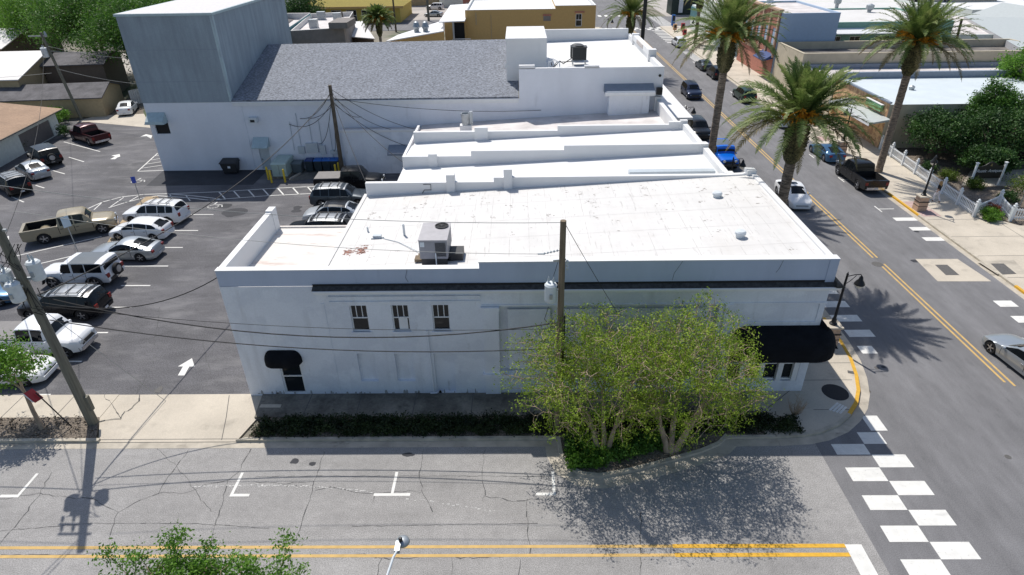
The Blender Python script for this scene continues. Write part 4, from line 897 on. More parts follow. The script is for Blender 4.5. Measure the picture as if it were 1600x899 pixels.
    def sidepatch(f0, f1, j0, t0, j1, t1, sgn, n=4, o=.007, lst=None):
        m = lst or MB()
        for i in range(n):
            a = f0+(f1-f0)*i/n; b = f0+(f1-f0)*(i+1)/n
            ch = [(j0, t0)]+[(j, 0.0) for j in range(j0+1, j1+1)]+[(j1, t1)] if j1 > j0 else [(j0, t0), (j1, t1)]
            for (ja, ta), (jb, tb) in zip(ch[:-1], ch[1:]):
                if ja == jb and abs(ta-tb) < 1e-6: continue
                p = [sp(a, ja, ta, sgn, o), sp(b, ja, ta, sgn, o), sp(b, jb if tb else jb-1, tb if tb else 1.0, sgn, o), sp(a, jb if tb else jb-1, tb if tb else 1.0, sgn, o)]
                m.face(p if sgn < 0 else p[::-1])
        return m
    # glass
    s0, s1 = k['side']; cuts = [s0]+[c for c in k['pil']]+[s1]
    for sgn in (1, -1):
        for a, b in zip(cuts[:-1], cuts[1:]):
            if b-a < .03: continue
            a2 = a+.006; b2 = b-.008
            sidepatch(a2, b2, 2, .07, 2, .93, sgn, 5, .006).build('side_window', 'glass_car', t, world=False)
    def toppatch(f0, f1, nm, w=.93, mat='glass_car', n=3, o=.008):
        m = MB()
        for i in range(n):
            a = f0+(f1-f0)*i/n; b = f0+(f1-f0)*(i+1)/n; qa, qb = sec(a), sec(b)
            d = Vector((X(b)-X(a), 0, qb[0][1]-qa[0][1])); nv = Vector((-d.z, 0, d.x)); nv = nv.normalized()*o
            if nv.z < 0: nv = -nv
            ya = [-qa[2][0]*w, -qa[1][0]*w, 0, qa[1][0]*w, qa[2][0]*w]; za = [qa[2][1], qa[1][1], qa[0][1], qa[1][1], qa[2][1]]
            yb = [-qb[2][0]*w, -qb[1][0]*w, 0, qb[1][0]*w, qb[2][0]*w]; zb_ = [qb[2][1], qb[1][1], qb[0][1], qb[1][1], qb[2][1]]
            for j in range(4): m.face([Vector((X(a), ya[j], za[j]))+nv, Vector((X(a), ya[j+1], za[j+1]))+nv, Vector((X(b), yb[j+1], zb_[j+1]))+nv, Vector((X(b), yb[j], zb_[j]))+nv][::-1])
        return m.build(nm, mat, t, world=False)
    w0, w1 = k['ws']; toppatch(w0+.012, w1-.012, 'windscreen'); w0, w1 = k['rw']; toppatch(w0+.004, w1-.006, 'rear_window', .9)
    # doors, handles
    dc = {'sedan': (.30, .53, .72), 'hatch': (.28, .51, .73), 'suv': (.28, .48, .68), 'jeep': (.34, .51, .69), 'coupe': (.33, .68), 'pickup': (.245, .44, .605)}[kind]
    for sgn in (1, -1):
        for a, b in zip(dc[:-1], dc[1:]):
            m = MB(); sidepatch(a+.004, b-.004, 3, .25, 5, .35, sgn, 3, .006, m); D = m.build('door', pt, t, world=False)
            h = sp(b-.035, 4, .15, sgn, .03); MB().box(h.x-.09, h.x+.09, h.y-.015, h.y+.015, h.z-.012, h.z+.015).build('handle', 'plastic_black' if pt not in (P_WHITE, P_SILVER) else 'chrome', D, world=False)
        sm = MB()
        for a in dc:
            sidepatch(a-.003, a+.003, 3, .2, 5, .4, sgn, 1, .003, sm)
        sm.build('door_seam', 'dark_hole', t, world=False)
        mz = lerp1(Bt, .3)+.06; mx = X(k['ws'][0]+.045)
        MB().lathe((mx, sgn*(W/2+.08), mz), [(.02, -.07), (.08, -.06), (.09, 0), (.07, .06), (.02, .07)], 10).build('mirror', pt, t, world=False, smooth=60)
    # under body, wheels
    MB().box(-L/2+.25, L/2-.25, -W/2+.24, W/2-.24, zb0-.08, zb0+.3).build('underbody', 'dark_hole', t, world=False)
    for f in k['wx']:
        for sgn in (1, -1): wheel(t, X(f), sgn*(W/2-.135), R, .23, sgn, rim)
    # lights, grille, bumper, plates
    zl = lerp1(T, .03)-.17
    for sgn in (1, -1):
        yy = W/2*plan(.03)-.26
        m = MB()
        if boxy or kind == 'pickup':
            m.lathe((L/2-.03, sgn*(yy-.05), zl-.02), [(.13, -.05), (.13, .05), (.10, .065), (.01, .07)], 14, 'x')
        else: m.hexa([(L/2-.42, sgn*(yy+.09)-.13, zl-.07), (L/2-.01, sgn*(yy-.02)-.13, zl-.09), (L/2-.01, sgn*(yy-.02)+.13, zl-.09), (L/2-.42, sgn*(yy+.14)+.09, zl-.07)], [(L/2-.44, sgn*(yy+.09)-.10, zl+.08), (L/2-.06, sgn*(yy-.02)-.13, zl+.035), (L/2-.06, sgn*(yy-.02)+.13, zl+.035), (L/2-.44, sgn*(yy+.11)+.09, zl+.08)])
        m.build('headlight', 'lamp_clear', t, world=False)
        rz_ = (lerp1(Bt, .97)-.10) if kind != 'pickup' else 1.0; ry = W/2*(plan(.99))-.14
        hh = .12 if kind in ('sedan', 'coupe') else .20
        m = MB().box(-L/2-.012, -L/2+(.30 if kind in ('sedan', 'coupe', 'hatch') else .12), min(sgn*(ry-.12), sgn*(ry+.13)), max(sgn*(ry-.12), sgn*(ry+.13)), rz_-hh, rz_+hh*.35); m.build('tail_light', 'lamp_red', t, world=False)
    MB().box(L/2-.04, L/2+.012, -W*.27, W*.27, zl-.24, zl-.02).build('grille', 'plastic_black', t, world=False)
    bm = 'plastic_black' if kind in ('jeep',) or pt in (P_GREY,) else ('chrome' if kind == 'pickup' else pt)
    m = MB(); m.hexa([(L/2-.1, -W*.40, zb0+.02), (L/2+.05, -W*.34, zb0+.02), (L/2+.05, W*.34, zb0+.02), (L/2-.1, W*.40, zb0+.02)], [(L/2-.1, -W*.42, zb0+.24), (L/2+.05, -W*.34, zb0+.22), (L/2+.05, W*.34, zb0+.22), (L/2-.1, W*.42, zb0+.24)]); m.build('bumper', bm, t, world=False)
    m = MB(); m.hexa([(-L/2-.05, -W*.36, zb0+.05), (-L/2+.1, -W*.43, zb0+.05), (-L/2+.1, W*.43, zb0+.05), (-L/2-.05, W*.36, zb0+.05)], [(-L/2-.05, -W*.36, zb0+.26), (-L/2+.1, -W*.44, zb0+.28), (-L/2+.1, W*.44, zb0+.28), (-L/2-.05, W*.36, zb0+.26)]); m.build('bumper', bm, t, world=False)
    MB().box(-L/2-.062, -L/2-.052, -.15, .15, zb0+.10, zb0+.24).build('number_plate', 'plate', t, world=False)
    if rack:
        zt = lerp1(T, .6); yy = W/2-.38; m = MB()
        for sgn in (1, -1): m.tube([(X(.44), sgn*yy, zt-.02), (X(.47), sgn*yy, zt+.05), (X(.85), sgn*yy, zt+.04), (X(.88), sgn*yy, zt-.03)], .022)
        for f in (.52, .66, .80): m.box(X(f)-.03, X(f)+.03, -yy, yy, zt+.03, zt+.06)
        m.build('roof_rack', 'plastic_black', t, world=False)
    if sunroof: toppatch(.50, .60, 'sunroof', .62, n=1, o=.012)
    if spare:
        m = MB().lathe((-L/2-.14, 0, 1.0), [(.36, -.10), (.39, -.06), (.39, .1), (.30, .12)], 20, 'x'); s_ = m.build('spare_wheel', 'tyre', t, world=False, smooth=40)
        MB().lathe((-L/2-.24, 0, 1.0), [(.24, 0), (.24, -.02), (.05, -.03)], 16, 'x').build('spare_rim', 'rim', s_, world=False)
    if top: toppatch(k['ws'][1], k['rw'][0], 'roof_top', 1.02, top, 5, .012)
    if cover: MB().box(X(.99), X(.62), -W/2+.08, W/2-.08, 1.21, 1.29).build('bed_cover', 'tonneau', t, world=False)
    if kind == 'pickup' and not cover: MB().box(X(.963), X(.624), -W/2+.16, W/2-.16, bed[3]+.004, bed[3]+.02).box(X(.963), X(.624), -W/2+.146, -W/2+.16, bed[3]+.02, bed[2]-.04).box(X(.963), X(.624), W/2-.16, W/2-.146, bed[3]+.02, bed[2]-.04).box(X(.6235), X(.6225), -W/2+.16, W/2-.16, bed[3], bed[2]-.02).build('bed_liner', 'dark_hole', t, world=False)
    if boxy:
        for f in k['wx']:
            for sgn in (1, -1):
                m = MB(); pts = []
                for q in range(7):
                    a = PI*q/6; pts.append((X(f)+(R+.10)*math.cos(a)*1.05, sgn*(W/2+.03), R+(R+.10)*math.sin(a)*.95))
                for a, b in zip(pts[:-1], pts[1:]): m.beam(a, b, .05, .22, (0, 1, 0))
                m.build('fender', 'plastic_black', t, world=False)
        MB().box(L/2-.02, L/2+.22, -W*.42, W*.42, .55, .68).build('front_bar', 'plastic_black', t, world=False)
    return t
M('tonneau', (.20, .19, .185), .7); M('roof_panel_silver', (.32, .34, .36), .35, .4, var=0)
GL = 'cars parked in the lot'; GA = 'cars on the avenue'; GF = 'distant parked cars'
car('parked_suv', 'white sport utility vehicle parked at the north end of the right row in the lot', 'suv', 'suv', P_WHITE, -28.95, 45.5, 176, GL, rack=True)
car('parked_hatchback', 'white hatchback parked between the white suv and the silver coupe', 'car', 'hatch', P_WHITE, -28.65, 42.6, 177, GL)
car('parked_coupe', 'silver coupe parked beside the tan island in the lot', 'car', 'coupe', P_SILVER, -28.0, 39.3, 179, GL, L=4.75, hs=1.04)
car('parked_jeep', 'white boxy off-roader with dark grey hardtop and rear spare wheel', 'off-roader', 'jeep', P_WHITE, -28.9, 35.7, 180, GL, spare=True, top=P_TOP)
car('parked_suv', 'black crossover with silver roof bars parked in the left lot row facing away', 'suv', 'suv', P_BLACK, -27.6, 31.8, 180, GL, L=4.9, rack=True, top='roof_panel_silver')
t = car('parked_pickup', 'white sport utility pickup facing the camera behind the big utility pole', 'pickup truck', 'pickup', P_WHITE, -26.6, 28.1, 0, GL, L=5.4, cover=True)
car('parked_sedan', 'white car parked under the small tree by the lot entrance', 'car', 'sedan', P_WHITE, -26.9, 25.55, 3, GL)
car('parked_pickup', 'tan crew-cab pickup truck parked across the middle of the lot', 'pickup truck', 'pickup', P_TAN, -34.25, 43.1, 27.5, GL, L=6.1, W=2.0)
HD = 143
car('parked_pickup', 'maroon pickup truck with an open bed at the far end of the lot', 'pickup truck', 'pickup', P_MAROON, -47.3, 67.2, 146, GL, L=5.7)
car('parked_suv', 'black suv with a rear spare wheel between the maroon pickup and silver sedan', 'suv', 'jeep', P_BLACK, -47.6, 60.2, 140, GL, spare=True, L=4.5)
car('parked_sedan', 'silver sedan parked beside the black suv at the wall', 'car', 'sedan', P_SILVER, -46.4, 56.5, 142, GL, top=None)
car('parked_suv', 'black suv with roof rails parked at the left edge of the lot', 'suv', 'suv', P_BLACK, -45.6, 52.6, 143, GL, rack=True, top='roof_panel_silver')
car('parked_sedan', 'white car cut off by the left photo edge beside the stall line', 'car', 'sedan', P_WHITE, -46.2, 47.9, 143, GL)
car('parked_sedan', 'blue-grey car mostly hidden behind the transformers at the left edge', 'car', 'sedan', P_STEEL, -34.0, 33.2, 10, GL)
car('parked_sedan', 'white sedan parked on the gravel drive beside the grey stage tower', 'car', 'sedan', P_WHITE, -49.9, 79.7, 108, GL)
car('parked_pickup', 'black pickup with grey bed cover parked behind the white shops', 'pickup truck', 'pickup', P_BLACK, -15.0, 52.2, 2, GL, cover=True, L=5.9)
car('parked_suv', 'dark grey suv with silver roof bars parked beside the black pickup', 'suv', 'suv', P_GREY, -14.9, 48.6, 1, GL, L=4.9, rack=True, sunroof=True, top='roof_panel_silver')
car('parked_hatchback', 'black and silver crossover half hidden by the annex roof facing left', 'car', 'hatch', P_LIGHT, -14.9, 45.4, 180, GL, top=P_BLACK)
car('parked_suv', 'black suv with a chrome roof rack nearest the annex roof', 'suv', 'suv', P_BLACK, -15.0, 42.2, 180, GL, rack=True, top='roof_panel_silver')
car('moving_suv', 'dark blue suv driving towards the camera on the avenue', 'suv', 'suv', P_NAVY, 22.7, 84.2, -90, GA, rack=True)
car('parked_suv', 'black suv parked at the left kerb of the avenue north of the blue off-roader', 'suv', 'suv', P_BLACK, 19.3, 67.0, -90, GA)
car('parked_jeep', 'bright blue off-roader parked at the left kerb facing the camera', 'off-roader', 'jeep', P_BLUE, 19.4, 57.8, -90, GA, top=P_TOP)
car('moving_sedan', 'white sedan with sunroof driving towards the camera past the corner building', 'car', 'sedan', P_WHITE, 22.5, 48.4, -93, GA, sunroof=True)
car('parked_suv', 'dark green suv parked at the right kerb between two palms', 'suv', 'suv', P_GREEN, 29.0, 82.0, 90, GA)
car('parked_coupe', 'steel blue coupe parked in front of the black pickup', 'car', 'coupe', P_STEEL, 29.9, 59.3, 92, GA)
car('parked_pickup', 'black pickup truck parked at the right kerb by the picket fence', 'pickup truck', 'pickup', P_BLACK, 29.75, 52.3, 91, GA)
car('parked_sedan', 'white sedan at the right kerb mostly hidden by palm fronds', 'car', 'sedan', P_WHITE, 29.7, 71.0, 90, GA)
car('parked_suv', 'black suv behind the palm crown at the right kerb', 'suv', 'suv', P_BLACK, 29.1, 95.6, 90, GA)
car('parked_sedan', 'dark grey car parked in line behind the black suv far up the avenue', 'car', 'sedan', P_GREY, 28.9, 101.8, 90, GA)
car('parked_suv', 'white suv parked at the far crossing by the newspaper boxes', 'suv', 'suv', P_WHITE, 29.6, 122.5, 90, GA)
car('moving_coupe', 'silver sports coupe entering the frame at the right edge', 'car', 'coupe', P_SILVER, 25.95, 25.9, 96, GA, L=4.4)
# distant cars
def farcar(px, py, deg, pt, label, kind='suv', dz=0):
    c = gp(px, py); car('parked_suv' if kind == 'suv' else 'parked_sedan', label, 'suv' if kind == 'suv' else 'car', kind, pt, c.x, c.y, deg, GF)
farcar(482, 17, 10, P_WHITE, 'tiny white suv in the far lot left of the yellow building'); farcar(467, 16, 10, P_GREY, 'tiny dark suv parked left of the far white suv'); farcar(455, 12, 10, P_BLACK, 'tiny black car deep in the far left lot', 'sedan')
farcar(680, 15, 175, P_WHITE, 'tiny white suv beside the tan building far lot'); farcar(678, 26, 175, P_SILVER, 'tiny silver car in front of the far white suv', 'sedan'); farcar(672, 7, 175, P_BLACK, 'tiny black car at the top of the tan building lot', 'sedan')
farcar(690, 4, 175, P_MAROON, 'tiny dark red car at the top edge behind the tan building', 'sedan'); farcar(428, 6, 20, P_BLACK, 'tiny black suv at the top edge beside the stage tower')

# ================================================================ foliage
def leaves(m, pts, per, spread, size, rnd, droop=.0, flat=.5):
    V, F = m.v, m.f
    for p in pts:
        for _ in range(per):
            q = Vector((p[0]+rnd.gauss(0, spread), p[1]+rnd.gauss(0, spread), p[2]+rnd.gauss(0, spread*.8)))
            s = size*rnd.uniform(.6, 1.4)
            n = Vector((rnd.gauss(0, 1), rnd.gauss(0, 1), rnd.gauss(0, 1)+flat)).normalized(); u = n.orthogonal().normalized(); w = n.cross(u); a = rnd.uniform(0, 2*PI)
            e = u*math.cos(a)+w*math.sin(a); g = n.cross(e); i = len(V)
            V.extend((q-e*s, q+g*s*.45, q+e*s, q-g*s*.45)); F.append((i, i+1, i+2, i+3))
def grow(m, pos, tg, rad, rnd, depth=0, minr=.012, pull=.45, tips=None):
    n = len(tg)
    if n == 0: return
    c = sum(tg, Vector())/n
    if n <= 2 or depth > 12:
        for t_ in tg:
            mid = pos.lerp(t_, .5)+Vector((rnd.gauss(0, .06), rnd.gauss(0, .06), rnd.gauss(.04, .05)))
            m.tube([pos, mid, t_], [rad, rad*.7, minr*.6], 3, False)
        return
    d = [(t_-pos) for t_ in tg]
    # split along the widest axis
    ax = max(range(3), key=lambda a: max(t_[a] for t_ in tg)-min(t_[a] for t_ in tg)); s = sorted(tg, key=lambda t_: t_[ax]+rnd.gauss(0, .08)); h = int(n*rnd.uniform(.38, .62)); h = max(1, min(n-1, h))
    for part in (s[:h], s[h:]):
        cc = sum(part, Vector())/len(part); L = (cc-pos).length
        nx = pos+(cc-pos)*(pull if depth else pull*.8); r2 = max(minr, rad*math.sqrt(len(part)/n)*.98)
        mid = pos.lerp(nx, .5)+Vector((rnd.gauss(0, .05), rnd.gauss(0, .05), rnd.gauss(0, .04)))*min(1.5, L*.4)
        m.tube([pos, mid, nx], [rad*.95 if depth else r2*1.15, r2*1.03, r2], 6 if r2 > .05 else 4, False)
        grow(m, nx, part, r2, rnd, depth+1, minr, pull, tips)
def crown_pts(n, c, r, rnd, shell=.45, lump=.25, seed=0, zmin=-1):
    out = []
    while len(out) < n:
        v = Vector((rnd.gauss(0, 1), rnd.gauss(0, 1), rnd.gauss(0, 1))).normalized()
        if v.z < zmin: continue
        q = rnd.random()**shell*(1+lump*noise.noise(v*2.1+Vector((seed, 0, 0))))
        out.append(Vector((c[0]+v.x*r[0]*q, c[1]+v.y*r[1]*q, c[2]+v.z*r[2]*q)))
    return out
def tree(nm, label, cat, base, trunks, cen, rad, n, per, spread, leaf, leafmat_, bark, seed, group=None, tr=.15, lump=.3, zmin=-.5, minr=.012, flt=None, twig_per=0):
    rnd = random.Random(seed); t = thing(nm, label, cat, base, 0, group); b = Vector(base)
    C = b+Vector(cen); pts = crown_pts(n, C, rad, rnd, .45, lump, seed, zmin)
    if flt: pts = [p for p in pts if flt(p)]
    m = MB(); parts = [[] for _ in trunks]
    for p in pts:
        i = min(range(len(trunks)), key=lambda k: ((p.x-(b.x+trunks[k][2]*1.6))**2+(p.y-(b.y+trunks[k][3]*1.6))**2)); parts[i].append(p)
    for k, (dx, dy, ex, ey, ez) in enumerate(trunks):
        a = b+Vector((dx, dy, -.05)); e = b+Vector((ex, ey, ez)); mid = a.lerp(e, .5)+Vector((rnd.gauss(0, .04), rnd.gauss(0, .04), 0))
        m.tube([a, mid, e], [tr*1.25, tr, tr*.85], 8, False)
        if parts[k]: grow(m, e, parts[k], tr*.8, rnd, 0, minr)
    m.build('trunk', bark, t, smooth=60)
    l = MB(); leaves(l, pts, per, spread, leaf, rnd)
    l.build('crown', leafmat_, t)
    return t
# crape myrtles on the street island
wallclear = lambda p: p.y < 23.4
tree('crape_myrtle', 'light green leafy tree with pale multiple trunks, left one on the street island', 'tree', (3.55, 19.85, .1), [(-.12, 0, -.5, .2, 1.25), (.02, -.05, -.05, .5, 1.5), (.18, .05, .4, .1, 1.35)], (-.6, .75, 3.95), (3.6, 3.3, 2.75), 1100, 27, .16, .048, 'leaf_lime', 'bark_grey', 11, 'crape myrtles on the street island', .11, .3, -.8, flt=wallclear)
tree('crape_myrtle', 'light green leafy tree with pale multiple trunks, right one on the street island', 'tree', (6.5, 20.0, .1), [(-.15, 0, -.5, .3, 1.2), (0, -.05, .1, .5, 1.4), (.2, .05, .65, .0, 1.3)], (.4, .7, 4.0), (3.2, 3.2, 2.75), 1050, 27, .16, .048, 'leaf_lime', 'bark_grey', 12, 'crape myrtles on the street island', .13, .3, -.8, flt=wallclear)
tree('street_tree', 'small green tree growing in the gravel bed beside the big utility pole', 'tree', (-22.4, 21.6, .05), [(0, 0, -.55, .6, 1.7)], (-1.2, 1.0, 3.0), (1.6, 1.5, 1.3), 150, 34, .2, .075, 'leaf_fresh', 'bark_grey', 13, None, .09, .35, -.6)
tree('street_tree', 'bright green tree top rising into the bottom left of the frame', 'tree', (-6.8, 8.6, 0), [(0, 0, -.3, .1, 3.0), (.1, 0, .9, .2, 3.2)], (-.9, .0, 5.2), (2.7, 1.6, 2.5), 420, 210, .15, .042, 'leaf_fresh', 'bark_grey', 14, None, .12, .7, -.4)
# shadows of crowns outside fall from real street trees kept in view
BK = dict(bark='bark_dark')
def oak(px, py, h, r, seed, label, leafm='leaf_oak', n=260, per=75, size=.16, group='big trees behind the houses', nm='oak_tree', base=None):
    c = base or gp(px, py)
    return tree(nm, label, 'tree', (c.x, c.y, 0), [(0, 0, -.4, 0, h*.35), (.2, 0, .7, .2, h*.4)], (0, 0, h*.62), (r, r, h*.38), n, per, r*.12, size, leafm, 'bark_dark', seed, group, .3, .45, -.6, .03)
oak(0, 0, 12.5, 7.5, 21, 'tall broad oak right beside the stage tower', base=Vector((-52.5, 93, 0)), n=420)
oak(0, 0, 13, 8, 22, 'tall broad oak standing behind the far utility pole', base=Vector((-65, 101, 0)), leafm='leaf_oak', n=420)
oak(0, 0, 12.5, 7.5, 23, 'bright green oak at the upper left above the tan house', base=Vector((-79, 112, 0)), leafm='leaf_fresh', n=380)
oak(0, 0, 13, 8.5, 24, 'dark oak behind the tower roof edge', base=Vector((-60, 122, 0)), n=300)
oak(0, 0, 12, 8, 25, 'oak at the top edge left of the tower', base=Vector((-80, 140, 0)), n=260, per=60, size=.22)
oak(0, 0, 12, 9, 26, 'oak in the far upper left corner', base=Vector((-108, 140, 0)), n=240, per=60, size=.22)
oak(0, 0, 11, 8, 27, 'distant oak behind the tower top', base=Vector((-62, 158, 0)), n=240, per=60, size=.22)
oak(0, 0, 9, 5, 28, 'small oak shading the covered yard beside the tower', base=Vector((-46.5, 88.5, 0)), leafm='leaf_dark', n=220)
oak(0, 0, 9, 6, 29, 'round oak in the far left yard', base=Vector((-96, 118, 0)), n=220, leafm='leaf_fresh')
oak(0, 0, 8, 4.5, 30, 'small tree in the far parking lot left of the yellow building', base=Vector((-44.5, 140, 0)), n=150, per=45, size=.2, leafm='leaf_dark')
oak(0, 0, 7.5, 3.6, 31, 'bright green tree at the right edge above the beige wall', base=Vector((57.5, 72.5, 0)), leafm='leaf_fresh', n=170, per=90, size=.14, group='trees right of the avenue')
gd = 'garden trees behind the picket fence'
for i, (x, y, h, r, lb, lf) in enumerate(((39.5, 58.0, 4.4, 2.9, 'dense dark green tree at the left end of the garden beside the palm', 'leaf_dark'), (43.6, 57.0, 4.8, 3.2, 'dense dark green tree in the middle of the garden', 'leaf_dark'),
        (48.2, 57.0, 5.0, 3.3, 'dense dark tree behind the black sign', 'leaf_dark'), (52.5, 56.5, 5.0, 3.2, 'dark green tree at the right end of the garden', 'leaf_dark'), (45.5, 60.5, 6.6, 2.3, 'taller loose green tree against the white roof', 'leaf_oak'), (41.5, 53.6, 2.6, 1.9, 'low dark shrub tree between fence and garden trees', 'leaf_dark'), (56.5, 58, 5.4, 3.2, 'dark green tree cut by the right photo edge', 'leaf_dark'), (50.5, 61.0, 6.2, 2.0, 'slim taller tree behind the dark garden trees', 'leaf_dark'))):
    oak(0, 0, h, r, 40+i, lb, base=Vector((x, y, 0)), leafm=lf, n=260, per=70, size=.11, group=gd, nm='garden_tree')
# shrubs
def shrub(px, py, r, h, label, leafm='leaf_shrub', seed=1, group='garden shrubs', base=None, n=60, per=40, size=.06):
    c = base or gp(px, py, .1); rnd = random.Random(seed); t = thing('shrub', label, 'shrub', (c.x, c.y, .08), 0, group)
    pts = crown_pts(n, (c.x, c.y, .1+h*.5), (r, r, h*.55), rnd, .6, .3, seed, -.6); m = MB()
    for p in pts[::3]: m.tube([(c.x+rnd.gauss(0, .05), c.y, .05), p], [.02, .008], 3, False)
    m.build('stem', 'bark_dark', t); l = MB(); leaves(l, pts, per, r*.16, size, rnd); l.build('crown', leafm, t); return t
shrub(0, 0, 1.6, 1.5, 'round light green shrub behind the stop sign', 'leaf_shrub', 61, base=Vector((42.4, 49.2, .1)), n=90)
shrub(0, 0, .8, .8, 'light green shrub under the left post of the black sign', 'leaf_shrub', 62, base=Vector((38.6, 50.4, .1)))
shrub(0, 0, .9, .7, 'low light green shrub between sign and fence', 'leaf_shrub', 63, base=Vector((37.8, 52.6, .1)))
shrub(0, 0, .75, .8, 'leafy bush with red flowers in the fence corner', 'leaf_fresh', 64, base=Vector((36.0, 44.2, .1)), n=70)
shrub(0, 0, .5, .6, 'small green bush spilling over the fence corner kerb', 'leaf_fresh', 65, base=Vector((35.6, 43.6, .1)), n=40)
shrub(0, 0, .5, .9, 'small dark red bush inside the corner of the fence', 'leaf_red', 66, base=Vector((36.6, 44.9, .1)), n=30)
for i, (x, y) in enumerate(((39.5, 47.5), (41, 46.2), (43.5, 46.3), (45.5, 48), (37.2, 54.8))): shrub(0, 0, .8, .8, ['dark low shrub in the garden behind the person', 'dark low shrub below the black sign', 'dark low shrub right of the stop sign', 'dark low shrub at the right photo edge', 'dark low shrub behind the far end of the fence'][i], 'leaf_dark', 70+i, base=Vector((x, y, .1)), n=50)
shrub(0, 0, .9, 1.3, 'dark green bush beside the grey garage doors', 'leaf_dark', 80, base=Vector((-53.0, 63.8, 0)), group='bushes by the houses', n=60)
shrub(0, 0, 1.3, 1.8, 'leafy green bush at the foot of the far utility pole', 'leaf_fresh', 81, base=Vector((-55.5, 74.2, 0)), group='bushes by the houses', n=70, size=.09)
shrub(0, 0, .7, 1.2, 'round dark bush by the house corner behind the maroon pickup', 'leaf_dark', 82, base=Vector((-51.3, 68.9, 0)), group='bushes by the houses')
shrub(0, 0, .8, 1.3, 'reddish bush at the left photo edge by the white wall', 'leaf_red', 83, base=Vector((-54.0, 58.2, 0)), group='bushes by the houses', n=30)
for i, (x, y) in enumerate(((-61, 75.5), (-64, 76), (-56.5, 76))): shrub(0, 0, .9, 1.4, ['green bush in front of the long garage near its left end', 'green bush between the tan house and the garage', 'green bush beside the far pole under the garage wall'][i], 'leaf_fresh', 85+i, base=Vector((x, y, 0)), group='bushes by the houses', n=40, size=.1)
# ground cover in the beds
rnd = random.Random(3)
m = MB(); pts = [(rnd.uniform(-12.2, 12.6), rnd.uniform(21.05, 22.15), rnd.uniform(.12, .40)) for _ in range(1300)]; pts = [p for p in pts if not (p[0] > 11.5 and p[1] > 21.9)]
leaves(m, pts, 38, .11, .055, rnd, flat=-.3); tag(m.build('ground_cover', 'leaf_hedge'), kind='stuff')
m = MB(); pts = [(rnd.uniform(2.0, 8.4), rnd.uniform(18.9, 20.7), rnd.uniform(.15, .5)) for _ in range(900)]
pts = [p for p in pts if p[1] > 19.1+max(0, (p[0]-3.2))*.32 and p[0]+p[1] > 21.7]
leaves(m, pts, 20, .1, .08, rnd, flat=.2); tag(m.build('ground_cover', 'leaf_oak'), kind='stuff')
m = MB(); pts = [(rnd.uniform(2.0, 3.2), rnd.uniform(19.0, 20.0), rnd.uniform(.15, .6)) for _ in range(70)]; leaves(m, pts, 30, .1, .09, rnd, flat=.4)
c0 = m.build('fern_clump', 'leaf_fresh'); tag(c0, 'bright green fern clump at the left end of the street island', 'fern')
m = MB(); pts = [(rnd.uniform(-30, -20), rnd.uniform(21.1, 22.3), rnd.uniform(.08, .2)) for _ in range(60)]; leaves(m, pts, 10, .12, .07, rnd); tag(m.build('leaf_litter', 'bark_dark'), kind='stuff')
m = MB(); pts = [gp(*p) for p in ((146, 405), (150, 402), (140, 408), (240, 330), (150, 398))]; leaves(m, pts, 60, .15, .06, rnd); tag(m.build('weeds', 'leaf_shrub'), kind='stuff')
# bare twiggy shrub at the corner
t = thing('bare_shrub', 'bare twiggy shrub by the corner pavement under the black awning', 'shrub', (12.7, 22.2, .1)); m = MB()
for k in range(34):
    a = rnd.uniform(0, 2*PI); p = Vector((12.7, 22.2, .1)); d = Vector((math.cos(a)*.5, math.sin(a)*.45, 1)).normalized(); q = p+d*rnd.uniform(.6, 1.2)
    m.tube([p, p.lerp(q, .5)+Vector((rnd.gauss(0, .06), rnd.gauss(0, .06), 0)), q], [.012, .008, .004], 3, False)
    for j in range(3): e = p.lerp(q, rnd.uniform(.4, .9)); m.tube([e, e+Vector((rnd.gauss(0, .2), rnd.gauss(0, .2), rnd.uniform(.05, .25)))], [.006, .003], 3, False)
m.build('stem', 'bark_grey', t)

